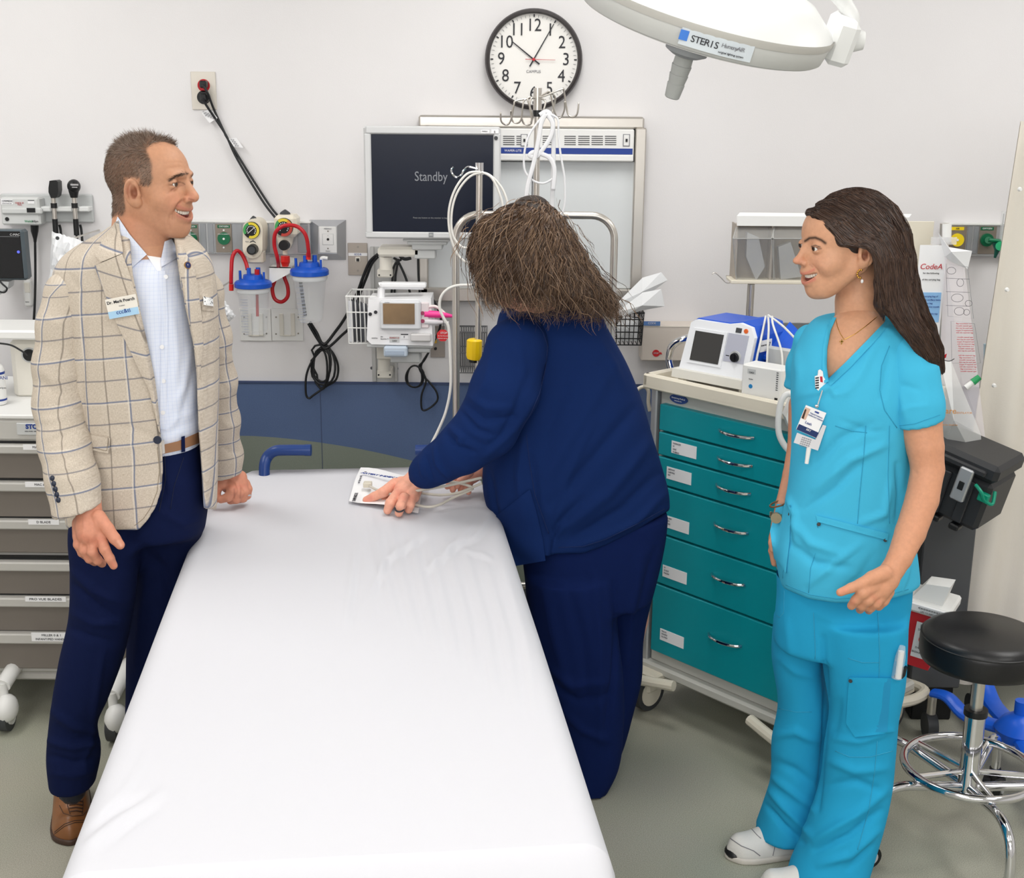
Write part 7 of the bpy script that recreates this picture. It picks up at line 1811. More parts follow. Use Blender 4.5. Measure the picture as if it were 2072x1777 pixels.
def sleeve(name, pts, Y0, cuff_px, strokes, seed, ub=0., ky=-.3):
    P_, R_ = chainpx(pts); A = np.array([v3(p) for p in P_]); lo, hi = bounds(P_, R_, .03)
    end = A[-1]; dr = A[-1]-A[-2]; dr /= np.linalg.norm(dr)
    if cuff_px is not None:
        c0 = PY(cuff_px[0][0], cuff_px[0][1], pts[-1][3]); c1 = PY(cuff_px[1][0], cuff_px[1][1], pts[-1][3]); e = v3(c1-c0); nn = np.cross(e, [0, 1, 0]); nn /= np.linalg.norm(nn); nn *= np.sign(nn @ dr); pc_ = v3(c0)
    else: nn = dr; pc_ = end
    def f(P):
        d = s_chain(P, P_, R_, .03); d = smax(d, (P-pc_) @ nn, .003)
        inn = smax(d+.009, -((P-pc_) @ nn+.05), .001)
        return smax(d, -smax(s_chain(P, P_, [r-.014 for r in R_], .03), -((P-pc_) @ nn+.06), .002), .002)
    cum = np.concatenate([[0], np.cumsum(np.linalg.norm(np.diff(A, axis=0), axis=1))])
    def pl(V):
        V = np.asarray(V, float).reshape(-1, 3); best = np.full(len(V), 1e9); v = np.zeros(len(V)); u = np.zeros(len(V))
        for i in range(len(A)-1):
            d = A[i+1]-A[i]; L = np.linalg.norm(d); d = d/L; q = V-A[i]; t = q @ d; tc = np.clip(t, 0, L); di = np.linalg.norm(q-tc[:, None]*d, axis=1)
            s = np.cross(d, [0, 1, 0]); s /= np.linalg.norm(s); m = di < best; best = np.where(m, di, best); v = np.where(m, cum[i]+(tc if 0 < i < len(A)-2 else t), v); u = np.where(m, q @ s, u)
        ref = V @ (A[-1]-A[0])/np.linalg.norm(A[-1]-A[0])
        return np.stack([u+ub, .55*v+.45*(ref-ref.min()), np.zeros(len(V))], 1)
    def pl2(V):
        V = np.asarray(V, float).reshape(-1, 3); zz = V[:, 2]; o = np.argsort(A[:, 2]); cx = np.interp(zz, A[o, 2], A[o, 0]); cy = np.interp(zz, A[o, 2], A[o, 1]); cv = np.interp(zz, A[o, 2], cum[o])
        return np.stack([(V[:, 0]-cx)*(1.05 if ky < 0 else .75)+(V[:, 1]-cy)*ky+ub, cv+.12*(V[:, 0]-cx), np.zeros(len(V))], 1)
    return cloth_mesh(name, f, lo, hi, .0055, M_pl, jk, strokes, (.0022, 12, seed), plaid=pl2)
rs1 = [([(90, 640), (110, 655), (150, 650)], 7, .003), ([(82, 745), (110, 770), (155, 760)], 8, .004), ([(78, 770), (112, 795), (160, 790)], 7, -.004), ([(78, 850), (110, 850), (150, 830)], 9, .004), ([(90, 900), (130, 880), (165, 850)], 8, -.005), ([(95, 925), (140, 915), (180, 880)], 9, .004), ([(110, 960), (150, 955), (190, 930)], 8, -.003), ([(150, 560), (165, 620)], 5, -.003), ([(100, 990), (106, 1030)], 3, -.004)]
sl1, S1V, S1Q = sleeve('sleeve', [(176, 566, 27, 3.01), (138, 596, 41, 2.98), (124, 660, 44, 2.96), (118, 740, 46, 2.95), (118, 820, 46, 2.93), (130, 900, 47, 2.89), (146, 970, 48, 2.85), (162, 1065, 52, 2.82)], 2.95, ((104, 1049), (212, 1021)), rs1, 6, .012)
S1T = bvh(S1V, S1Q)
rs2 = [([(432, 700), (450, 720), (468, 725)], 6, .003), ([(436, 760), (455, 790), (475, 800)], 6, -.003), ([(440, 840), (460, 860), (480, 865)], 6, .003), ([(445, 900), (465, 915), (484, 915)], 5, -.003)]
sl2, S2V, S2Q = sleeve('sleeve', [(405, 555, 26, 3.1), (420, 590, 27, 3.13), (434, 680, 30, 3.17), (444, 770, 31, 3.22), (450, 850, 31, 3.28), (456, 920, 31, 3.33), (459, 985, 31, 3.36)], 3.2, ((430, 969), (489, 955)), rs2, 7, .0, .75)
# lapels, collar, pockets, buttons
allj = bvh(np.concatenate([JV, SV, V]), np.concatenate([JQ, SQ+len(JV), Q+len(JV)+len(SV)]))
def pl_lap(v):
    v = Vector(v); o = PY(225, 600, 2.92); c, s = math.cos(.30), math.sin(.30); a = v.x-o.x; z_ = v.z-o.z; return ((a*c-z_*-s*1)+.006, -a*s*-1*0+z_*c-a*s*-.9, 0)
patch('lapel', allj, [(191, 538), (215, 603), (233, 649), (258, 699), (283, 752), (301, 789), (321, 872)], [(247, 514), (259, 544), (278, 606), (296, 683), (312, 758), (318, 800), (326, 880)], M_pl, jk, .007, .004, 44, 12, plaid=pl_lap, bulge=.004)
patch('blazer_collar', allj, [(232, 450), (210, 482), (191, 514), (203, 531)], [(240, 446), (243, 470), (247, 495), (249, 512)], M_pl, jk, .009, .004, 20, 10, plaid=pl_lap, bulge=.004)
patch('lapel', allj, [(358, 497), (366, 560), (378, 620), (392, 690), (400, 765)], [(370, 500), (394, 545), (401, 585), (408, 640), (412, 700), (404, 768)], M_pl, jk, .006, .004, 30, 8, plaid=lambda v: (v[0]+.02, v[2]+.0, 0), bulge=.003)
patch('pocket_flap', bvh(JV, JQ), [(173, 878), (172, 909)], [(223, 887), (221, 918)], M_pl, jk, .004, .004, 10, 14, plaid=lambda v: tuple(pl_t([v])[0]))
M_st = mat('blazer_stitch', (150, 136, 116), .8)
seam('stitching', JT, [(318, 905), (323, 950), (318, 995), (305, 1028), (290, 1050), (272, 1064)], M_st, jk, .0008)
seam('stitching', bvh(JV, JQ), [(176, 904), (216, 912), (219, 889)], M_st, jk, .0007, .009)
patch('pocket_edge', JT, [(408, 612), (409, 628)], [(434, 616), (434, 630)], M_pl, jk, .003, .002, 4, 8, plaid=lambda v: tuple(pl_t([v])[0]))
pq = patch('pocket_square', JT, [(411, 600), (412, 617)], [(431, 604), (432, 620)], mat('square_white', (240, 240, 240), .7), man, .006, .006, 8, 10, bulge=.006)
for i in range(14):
    p, n = snap(JT, 414+(i*7) % 17, 601+(i*5) % 16, .016)
    if p: obj('dot', MB().tube([p, p-Vector((0, .0008, 0))], .0013, 6), M_ink, pq)
p, n = snap(JT, 379, 537, .012); pn_ = obj('lapel_pin', MB().tube([p, p+n*.003], .0085, 24), mat('brass', (190, 150, 90), .3, .9), man)
obj('pin_face', MB().tube([p+n*.003, p+n*.0036], .007, 24), mat('pin_blue', (40, 50, 96), .3), pn_); obj('pin_emblem', MB().box(p.x-.0025, p.x+.0025, p.y+n.y*.0042-.0004, p.y+n.y*.0042+.0006, p.z-.003, p.z+.003), M_paper, pn_)
M_btn = mat('button_navy', (38, 44, 62), .35)
p, n = snap(allj, 319, 890, .010); obj('front_button', MB().tube([p, p-Vector((0, .004, 0))], .0095, 20), M_btn, jk)
for j in range(5):
    p, n = snap(S1T, 106+j*3.0, 968+j*11, .001)
    if p: obj('cuff_button', MB().ell(p, (.006, .004, .0068), 14, 8), M_btn, sl1)
# name badge
bt = PY(212, 607, 2.9)
A_ = snap(allj, 222, 640, .016)[0]; B_ = snap(allj, 276, 600, .016)[0]; yb_ = min(A_.y, B_.y, snap(allj, 245, 620, .02)[0].y)-.004
q = [PY(x_, y_, yb_) for x_, y_ in ((212, 607), (274, 595), (282, 635), (222, 646))]
nb = thing('name_badge', 'white and light blue name badge pinned to the blazer lapel', 'badge', q[3])
nb.parent = None
obj('badge_plate', MB().prism(q[::-1], (0, .003, 0)), mat('badge_ivory', (236, 230, 220), .4), nb, smooth=False)
lo3 = q[3].lerp(q[0], .36); lo4 = q[2].lerp(q[1], .36)
obj('badge_band', MB().prism([q[3]+Vector((0, -.0006, 0)), q[2]+Vector((0, -.0006, 0)), lo4+Vector((0, -.0006, 0)), lo3+Vector((0, -.0006, 0))], (0, .0005, 0)), mat('badge_sky', (170, 208, 236), .4), nb, smooth=False)
U = (q[1]-q[0]).normalized(); Vv = (q[0]-q[3]).normalized(); ctr = (q[0]+q[1]+q[2]+q[3])/4
text('Dr. Mark Poarch', plane_M(ctr+Vv*.0135+Vector((0, -.0012, 0)), U, Vv), .0095, M_ink, nb, bold=.00012); text('President', plane_M(ctr+Vv*.003+Vector((0, -.0012, 0)), U, Vv), .0035, M_gink, nb)
text('ccc&ti', plane_M(ctr-Vv*.0105+Vector((0, -.0012, 0)), U, Vv), .0135, M_bink, nb)
# ================================================================ the bent nurse in navy scrubs
YN = 3.36
nur = thing('person', 'woman with long curly brown hair in navy scrubs bending over the bed', 'person', PZ(1200, 1640, 0))
M_nav = mat('navy_scrub', (18, 40, 88), .9, bump=.12, bscale=700, spec=.12); M_nseam = mat('navy_seam', (18, 36, 84), .85)
NSK = skin_mat('skin_nurse', (226, 164, 142))
HN = Matrix.Translation(PY(1046, 528, YN+.02)) @ Matrix.Rotation(math.radians(150), 4, 'Z') @ Matrix.Rotation(math.radians(24), 4, 'Y') @ Matrix.Scale(.98, 4)
nw, nr = chainpx([(1060, 560, 44), (1085, 610, 48), (1110, 660, 52)], YN+.02)
hl, hq, hw = make_head(HN, .0035, True, nw, nr)
px, py = project(hw); colh = head_colors(hl, hw, (228, 168, 144), (206, 120, 110), True)
yh = 3.32; zb_ = BZ+.02
def hz(x, y, r, h): # hand point at a height above the bed
    p = PZ(x, y, BZ+h); return (x, y, r, p.y)
NH = hand_mesh([[hz(866, 942, 20, .10), hz(848, 962, 21, .075), hz(830, 984, 23, .05), hz(818, 994, 22, .045)], [hz(812, 978, 14, .055), hz(802, 984, 13, .045)], [hz(840, 990, 15, .045), hz(836, 1006, 13, .04)],
    [hz(800, 980, 13, .05), hz(776, 996, 10.5, .04), hz(757, 1005, 9, .025), hz(741, 1012, 7.5, .012)],
    [hz(805, 1000, 12, .045), hz(790, 1018, 10.5, .035), hz(784, 1033, 8.5, .015)],
    [hz(818, 1008, 11.5, .045), hz(811, 1024, 10, .035), hz(807, 1038, 8.5, .015)],
    [hz(834, 1008, 10.5, .04), hz(830, 1022, 9, .03), hz(827, 1032, 8, .015)],
    [hz(812, 992, 12, .02), hz(792, 1006, 9, .012), hz(778, 1014, 8, .01)]], yh)
NH2 = hand_mesh([[(1030, 900, 22, 3.5), (990, 938, 19, 3.5), (955, 962, 17, 3.49)], [(950, 960, 14, 3.49), (935, 968, 13, 3.49)],
    [(940, 958, 8, 3.48), (918, 972, 7, 3.46), (905, 985, 6, 3.45)], [(938, 966, 8, 3.48), (922, 980, 7, 3.46), (916, 992, 6, 3.45)], [(944, 972, 8, 3.48), (934, 988, 7, 3.46), (932, 997, 6, 3.45)], [(952, 974, 8, 3.48), (946, 988, 6.5, 3.46), (948, 996, 6, 3.45)], [(950, 958, 8, 3.46), (930, 975, 7, 3.44), (925, 984, 6, 3.44)]], 3.5)
NV = sculpt(NH[0], NH[1], [([(810, 990), (820, 975)], 2, .001), ([(795, 1004), (786, 1022)], 2, -.002), ([(812, 1012), (799, 1030)], 2, -.002), ([(826, 1014), (819, 1030)], 2, -.002)])
cN = hand_color(NV, (230, 166, 142), [([(800, 985), (808, 1002), (820, 1008), (834, 1008)], 7, (222, 130, 112), .4), ([(740, 1012), (750, 1008)], 6, (224, 130, 116), .5)]); cN2 = hand_color(NH2[0], (224, 158, 136))
def ncore(P):
    d = s_chain(P, *chainpx([(1100, 670, 70), (1140, 800, 95), (1170, 940, 110), (1200, 1040, 100)], 3.42), .05)
    for ch in ([(1058, 690, 36, 3.27), (1015, 800, 38, 3.25), (975, 880, 30, 3.25), (915, 925, 24, 3.28), (870, 940, 19, 3.32)], [(1190, 1100, 62, 3.38), (1180, 1250, 56, 3.36), (1200, 1400, 48, 3.33), (1215, 1560, 36, 3.32)], [(1280, 1100, 50, 3.5), (1270, 1250, 40, 3.5), (1250, 1400, 36, 3.5), (1225, 1500, 30, 3.5)]):
        d = smin(d, s_chain(P, *chainpx(ch), .02), .03)
    return d
co_ = mesh_sdf(ncore, (-.3, 3.1, .05), (.5, 3.8, 1.6), .016)
V, Q = join_np([(hw, hq), (NV, NH[1]), NH2, co_]); cc = np.concatenate([colh, cN, cN2, np.tile(np.array(lin((226, 164, 142))), (len(co_[0]), 1))])
np_mesh('body', V, Q, NSK, nur, col=cc); eyes_teeth(HN, nur, ('hazel', (96, 80, 52)), True)
p, n = snap(bvh(NV, NH[1]), 808, 1030, 0); U = Vector((1, 0, .1)).normalized()
obj('ring', MB().tube([p+Vector((0, .009, -.003))+Vector((.0115*math.cos(a), -.0115*math.sin(a), -.004*math.sin(a))) for a in np.linspace(0, 2*math.pi, 20)[:-1]], .0024, 8, closed=True), M_ink, nur, label='dark ring')
# trousers
def npants(P):
    d = s_loft(P, [prow(1030, 1030, 1352, 3.42, .16), prow(1080, 1045, 1347, 3.42, .165), prow(1150, 1062, 1333, 3.42, .16), prow(1210, 1070, 1318, 3.42, .15)], 2.3, .02)
    a = s_loft(P, [prow(1160, 1068, 1250, 3.36, .12), prow(1260, 1074, 1250, 3.35, .115), prow(1370, 1102, 1262, 3.33, .10), prow(1470, 1130, 1262, 3.32, .088), prow(1560, 1150, 1248, 3.31, .08), prow(1600, 1158, 1226, 3.31, .076)], 2.2, .006)
    c = s_loft(P, [prow(1160, 1180, 1330, 3.5, .11), prow(1290, 1180, 1302, 3.5, .10), prow(1380, 1185, 1297, 3.5, .095), prow(1430, 1185, 1284, 3.49, .09), prow(1500, 1185, 1264, 3.48, .085), prow(1560, 1180, 1240, 3.47, .08)], 2.2, .006)
    return smin(smin(d, a, .03), c, .012)
nf = [([(1240, 1180), (1250, 1280), (1245, 1360), (1225, 1480)], 6, -.0120), ([(1100, 1180), (1120, 1280), (1150, 1400)], 12, .0075), ([(1150, 1190), (1180, 1300), (1190, 1420)], 10, -.0075), ([(1300, 1120), (1280, 1230), (1270, 1340)], 9, .0090), ([(1325, 1110), (1295, 1230)], 6, -.0060), ([(1110, 1350), (1160, 1390), (1230, 1380)], 9, .0090), ([(1120, 1385), (1170, 1420), (1235, 1405)], 8, -.0090), ([(1140, 1440), (1180, 1480), (1230, 1500)], 8, .0075), ([(1200, 1160), (1215, 1300), (1215, 1500)], 8, .0075)]
npo, PV, PQ = cloth_mesh('trousers', npants, (-.05, 3.12, .0), (.5, 3.75, .92), .0075, mat('navy_pants', (15, 31, 78), .9, bump=.12, bscale=700, spec=.12), nur, nf, (.003, 14, 12))
for sx, yy in ((1195, 3.3), (1225, 3.48)):
    h = PZ(sx, 1640, 0); shoe('shoe', None, (h.x+.0, yy+.1, 0), (h.x-.09, yy-.12, 0), .045, M_white, M_lgrey, nur, .08, .045)
# top
HEM = [(930, 1110), (1000, 1125), (1036, 1149), (1072, 1158), (1113, 1146), (1114, 1121), (1180, 1120), (1225, 1104), (1290, 1072), (1353, 1034), (1400, 1015)]
trows = [prow(598, 1058, 1150, YN+.06, .05), prow(612, 1032, 1190, YN+.06, .09), prow(630, 1015, 1212, YN+.06, .12), prow(661, 1005, 1228, YN+.06, .14), prow(738, 1000, 1270, YN+.07, .165), prow(805, 995, 1297, YN+.07, .18), prow(886, 990, 1321, YN+.07, .19), prow(940, 978, 1338, YN+.07, .19), prow(1000, 979, 1353, YN+.07, .19), prow(1040, 990, 1354, YN+.07, .185), prow(1090, 1004, 1350, YN+.06, .18), prow(1160, 1028, 1340, YN+.06, .175)]
def ntop(P):
    d = s_loft(P, trows, 2.25, .03); a, b_ = project(P); k = 1.3e-3
    hy = np.interp(a, [q[0] for q in HEM], [q[1] for q in HEM]); d = smax(d, (b_-hy)*k, .006)
    return d
ns = [([(1090, 690), (1088, 740), (1070, 800), (1040, 880)], 5, -.0085), ([(1240, 740), (1170, 860), (1110, 960)], 14, .0085), ([(1280, 830), (1200, 930), (1120, 1020)], 12, -.0102), ([(1310, 900), (1230, 1000), (1140, 1070)], 13, .0119), ([(1330, 960), (1260, 1030), (1160, 1090)], 10, -.0102), ([(1180, 700), (1130, 820), (1100, 920)], 14, -.0068), ([(1345, 1000), (1280, 1060), (1180, 1100)], 9, .0102),
      ([(1110, 1110), (1130, 1060), (1180, 1010)], 7, -.0102), ([(1105, 1095), (1085, 1020), (1075, 930)], 9, -.0085), ([(1060, 890), (1050, 960), (1060, 1050)], 9, .0085), ([(990, 950), (1000, 1020), (1015, 1080)], 6, -.0085), ([(1210, 690), (1260, 780)], 10, .0068), ([(1150, 1110), (1220, 1090), (1320, 1035)], 6, .0051), ([(1118, 1118), (1122, 1090), (1140, 1060)], 5, .0119), ([(1045, 640), (1030, 690)], 6, .0051), ([(1200, 850), (1150, 960), (1125, 1060)], 9, .0085)]
no_, NTV, NTQ = cloth_mesh('scrub_top', ntop, (-.12, 3.12, .72), (.5, 3.7, 1.52), .0065, M_nav, nur, ns, (.003, 9, 21), rel=1)
NTT = bvh(NTV, NTQ)
NP, NR = chainpx([(1068, 668, 40, 3.33), (1046, 705, 56, 3.27), (1022, 790, 64, 3.24), (985, 865, 58, 3.24), (935, 908, 47, 3.25), (888, 938, 36, 3.28), (860, 956, 27, 3.31), (846, 964, 18, 3.325)])
nlo, nhi = bounds(NP, NR, .03)
def nsl(P):
    d = s_chain(P, NP, NR, .04); A = v3(NP[-1]); dr = A-v3(NP[-3]); dr /= np.linalg.norm(dr); return smax(d, (P-A) @ dr-.002, .003)
sf = [([(935, 835), (965, 870), (1000, 880)], 6, -.0105), ([(950, 800), (985, 825), (1030, 825)], 9, .0090), ([(945, 822), (980, 850), (1040, 845)], 6, -.0075), ([(912, 866), (935, 885), (925, 905)], 6, .0105), ([(905, 880), (930, 905), (960, 915)], 5, -.0090), ([(880, 905), (885, 940), (905, 965)], 5, .0075), ([(862, 925), (870, 955), (880, 980)], 4, -.0060), ([(850, 935), (855, 965)], 3, .0045), ([(1070, 760), (1040, 840), (1000, 905)], 9, -.0075), ([(1000, 700), (985, 770), (965, 810)], 10, .0060), ([(1050, 700), (1060, 760)], 9, .0060), ([(1085, 800), (1040, 870), (980, 925)], 7, .0075), ([(940, 880), (985, 905), (1040, 870)], 8, -.0060)]
nso, NSV, NSQ = cloth_mesh('sleeve', nsl, nlo, nhi, .0055, M_nav, no_, sf, (.0022, 14, 22), rel=1)
NST = bvh(NSV, NSQ); both = bvh(np.concatenate([NTV, NSV]), np.concatenate([NTQ, NSQ+len(NTV)]))
obj('cuff', MB().tube([NP[-1]+Vector((.021*math.cos(a), 0, 0))+Vector((0, .021*math.sin(a)*.6, .021*math.sin(a)*.8)) for a in np.linspace(0, 2*math.pi, 28)[:-1]], .004, 8, closed=True), M_nav, nso)
seam('shoulder_seam', both, [(1024, 612), (1050, 625), (1078, 645), (1098, 672), (1108, 700)], M_nseam, no_, .0012)
seam('arm_seam', both, [(1108, 700), (1104, 745), (1092, 795), (1075, 835), (1055, 868)], M_nseam, no_, .0013)
seam('hem_stitching', NTT, [(1130, 1108), (1180, 1106), (1225, 1092), (1290, 1060), (1345, 1030)], M_nseam, no_, .0009)
seam('side_seam', NTT, [(1065, 880), (1072, 940), (1082, 1000), (1110, 1080)], M_nseam, no_, .0009)
patch('pocket', NTT, [(1003, 1045), (1010, 1075), (1030, 1125), (1040, 1146)], [(1072, 990), (1084, 1030), (1098, 1090), (1104, 1135)], M_nav, no_, .006, .003, 16, 12, bulge=.006)
patch('collar_band', bvh(NTV, NTQ), [(1026, 606), (1060, 600), (1090, 600), (1150, 606)], [(1028, 616), (1062, 610), (1090, 610), (1152, 616)], M_nav, no_, .003, .002, 16, 3)
# long curly hair
M_nh = hair_mats('curly', (60, 43, 33), (92, 70, 54), (132, 106, 84), .42); M_nb = mat('curly_base', (40, 30, 24), .7, bump=1., bscale=60)
Yh_ = YN
CG = [  # guides: from the crown to the tips, drawn from the face side round to the back
 [(1040, 428, -.02), (1000, 440, -.07), (966, 470, -.08), (957, 510, -.08), (966, 555, -.08), (978, 595, -.08), (990, 612, -.08)],
 [(1050, 422, -.02), (1015, 440, -.09), (985, 480, -.11), (980, 530, -.12), (990, 575, -.12), (1012, 615, -.12)],
 [(1060, 418, -.02), (1030, 440, -.11), (1010, 490, -.14), (1015, 545, -.15), (1030, 590, -.15), (1050, 625, -.14)],
 [(1070, 416, -.02), (1055, 440, -.12), (1045, 495, -.15), (1060, 550, -.17), (1085, 600, -.16), (1105, 640, -.14)],
 [(1080, 416, -.02), (1082, 445, -.12), (1090, 500, -.15), (1110, 555, -.17), (1140, 600, -.15), (1165, 640, -.12)],
 [(1088, 417, -.02), (1105, 445, -.11), (1125, 500, -.13), (1155, 560, -.14), (1185, 605, -.12), (1215, 645, -.09)],
 [(1094, 419, -.01), (1122, 445, -.07), (1148, 500, -.09), (1180, 555, -.10), (1215, 600, -.08), (1243, 640, -.05)],
 [(1096, 421, .02), (1130, 450, .0), (1160, 500, -.02), (1192, 550, -.04), (1226, 590, -.02), (1248, 628, -.01)],
 [(1090, 420, .06), (1125, 450, .08), (1155, 505, .06), (1185, 560, .04), (1215, 605, .04), (1235, 640, .03)]]
CG = [[(1072-i*.5, 424, .085)]+[(a+(12-3.4*i)*min(1, j/2), b_+(9 if j < 2 else 0), c) for j, (a, b_, c) in enumerate(g)] for i, g in enumerate(CG)]
CG = [[PY(a, b_, Yh_+c) for a, b_, c in g] for g in CG]
def resamp(g, n=24):
    g = np.array([v3(p) for p in g]); s = np.concatenate([[0], np.cumsum(np.linalg.norm(np.diff(g, axis=0), axis=1))]); return hermite(np.linspace(0, s[-1], n), s, g)
CR = np.array([resamp(g) for g in CG])
def curly_sdf(P):
    d = None
    for i in range(len(CR)):
        pts = CR[i][::4]; r = np.interp(np.linspace(0, 1, len(pts)), [0, .25, .7, 1], [.01, .018, .018, .004])
        g = s_chain(P, pts, r, .02); d = g if d is None else smin(d, g, .03)
    return smin(d, s_ell(P, HN @ Vector((-.02, 0, .032)), (.082, .070, .070)), .02)
hv, hq_ = mesh_sdf(curly_sdf, CR.reshape(-1, 3).min(0)-.07, CR.reshape(-1, 3).max(0)+.07, .007)
a, b_ = project(hv)
hv = relax(hv, hq_, 2); hair_o = np_mesh('hair', hv, hq_, M_nb, nur)
rs = np.random.RandomState(11); cv = []
for k in range(5200):
    u = rs.rand()*(len(CR)-1.001); i = int(u); t = u-i; c = CR[i]*(1-t)+CR[i+1]*t; n0 = len(c)
    N_ = 44; s0 = rs.rand()*.4 if k % 3 == 0 else 0; s1 = .62+.4*rs.rand()
    ss = np.linspace(s0, min(s1, 1.03), N_)*(n0-1); ii = np.clip(ss.astype(int), 0, n0-2); tt = ss-ii; q = c[ii]*(1-tt)[:, None]+c[ii+1]*tt[:, None]
    cen = np.array(HN @ Vector((-.01, 0, .02))); out = q-cen; out /= np.linalg.norm(out, axis=1)[:, None]; fr = ss/(n0-1)
    q = q+out*(.012+.016*rs.rand())*np.sin(np.clip(fr*1.2+.4, 0, 1)*math.pi*.5)[:, None]
    T = np.gradient(q, axis=0); T /= np.linalg.norm(T, axis=1)[:, None]; S1 = np.cross(T, out); cl = int(rs.rand()*55); rc = np.random.RandomState(cl+i*200)
    ph, fq, am = rc.rand()*6.28, 7+5*rc.rand(), (.008+.008*rc.rand())
    env = np.clip(fr*1.6-.1, .15, 1.1); w = ph+fr*fq*5.2
    q = q+S1*(np.sin(w)*am*env)[:, None]+out*(np.cos(w)*am*.8*env)[:, None]+(rs.normal(size=3)*.0024)[None]*(.4+fr[:, None])+(rc.normal(size=3)*.007)[None]*fr[:, None]
    cv.append(q)
for k in range(260):
    c = CR[rs.randint(len(CR))]; j = rs.randint(8, 20); q = c[j:j+5]+rs.normal(size=3)*.012; cen = np.array(HN @ Vector((-.01, 0, .02))); out = q-cen; out /= np.linalg.norm(out, axis=1)[:, None]
    q = q+out*(.04+.02*np.linspace(0, 1, len(q)))[:, None]+rs.normal(size=q.shape)*.004; cv.append(resamp([Vector(x) for x in q], 12))
ribbons('hair_strands', cv, .0007, M_nh, hair_o, 6)
# ================================================================ the young woman in light blue scrubs
YC = 2.88
wom = thing('person', 'young smiling woman with long straight dark hair in light blue scrubs', 'person', PZ(1600, 1760, 0))
M_cy = mat('light_blue_scrub', (70, 182, 220), .8, bump=.12, bscale=700, spec=.15); M_cp = mat('light_blue_pants', (38, 158, 204), .8, bump=.12, bscale=700, spec=.15); M_cs = mat('light_blue_seam', (48, 158, 196), .8)
WSK = skin_mat('skin_woman', (204, 152, 122))
HW = Matrix.Translation(PY(1711, 506, YC)) @ Matrix.Rotation(math.radians(180+14), 4, 'Z') @ Matrix.Rotation(math.radians(4), 4, 'Y') @ Matrix.Diagonal((1.03, .955, .965, 1))
nw, nr = chainpx([(1742, 560, 42), (1737, 610, 43), (1740, 650, 46), (1740, 690, 54)], YC+.02)
wl, wq, ww = make_head(HW, .0024, True, nw, nr)
px, py = project(ww); x, y, z = wl.T
ww = sculpt(ww, wq, [([(1641, 535), (1652, 545), (1660, 560)], 2.5, -.0022), ([(1655, 530), (1670, 545), (1676, 560)], 8, .003), ([(1640, 504), (1652, 508), (1662, 504)], 1.4, -.0008), ([(1756, 503), (1763, 512), (1763, 526), (1757, 538)], 1.6, -.0028), ([(1750, 512), (1750, 524)], 4, -.010)])
cw = head_colors(wl, ww, (208, 156, 124), (198, 104, 96), True)
for pts, w, c_, a_ in (([(1752, 512), (1750, 524)], 5, (128, 72, 56), .7), ([(1629, 488), (1638, 482), (1650, 481), (1662, 486), (1670, 492)], 3, (44, 30, 24), 1.), ([(1642, 499), (1650, 496.5), (1659, 500)], 1.4, (40, 26, 22), .9), ([(1642, 502), (1650, 504), (1658, 502)], .9, (120, 70, 56), .5), ([(1638, 535), (1645, 541)], 1.4, (150, 92, 74), .4)):
    cw = mix(cw, c_, stroke_mask(px, py, pts, w)*a_*(y > -.0))
cw = mix(cw, (214, 168, 140), np.exp(-(((px-1690)/26)**2+((py-520)/20)**2))*.2)
chest_P, chest_R = chainpx([(1738, 665, 50), (1720, 720, 72), (1715, 780, 76)], YC+.0)
def wcore(P):
    d = s_chain(P, chest_P, chest_R, .04); d = smin(d, s_ell(P, PY(1735, 705, YC+.03), (.08, .062, .055)), .04)
    for ch in ([(1735, 780, 84, 2.9), (1720, 900, 80, 2.9), (1714, 1040, 78, 2.9), (1714, 1160, 76, 2.9)], [(1645, 1180, 46, 2.97), (1620, 1400, 36, 2.98), (1610, 1600, 28, 3.0)], [(1755, 1190, 42, 2.85), (1745, 1400, 42, 2.84), (1710, 1600, 32, 2.84), (1680, 1700, 28, 2.84)]):
        d = smin(d, s_chain(P, *chainpx(ch), .02), .03)
    return d
wc_ = mesh_sdf(wcore, (.5, 2.6, .05), (1.2, 3.2, 1.6), .011)
AR = hand_mesh([[(1850, 760, 42, 2.82), (1861, 850, 43.5, 2.79), (1872, 905, 37, 2.77), (1877, 950, 33, 2.76), (1866, 1010, 33, 2.73), (1842, 1078, 30.5, 2.69), (1820, 1130, 25, 2.65), (1808, 1150, 23, 2.64)],
    [(1808, 1150, 22, 2.64), (1793, 1172, 26, 2.63), (1778, 1190, 26, 2.62)],
    [(1790, 1160, 17, 2.615), (1765, 1170, 14.5, 2.60), (1742, 1182, 11.5, 2.59), (1722, 1190, 10, 2.585), (1700, 1199, 8.5, 2.58)],
    [(1770, 1186, 14, 2.605), (1746, 1200, 12, 2.585), (1732, 1214, 10, 2.59), (1723, 1226, 9, 2.60)],
    [(1778, 1196, 14, 2.61), (1756, 1214, 12, 2.59), (1744, 1226, 10, 2.60), (1740, 1234, 8.5, 2.63)],
    [(1788, 1200, 13, 2.62), (1772, 1220, 11.5, 2.60), (1761, 1230, 9.5, 2.61), (1758, 1236, 8, 2.64)],
    [(1798, 1198, 12, 2.63), (1788, 1216, 10.5, 2.62), (1778, 1228, 8.5, 2.63)]], 2.65, .003)
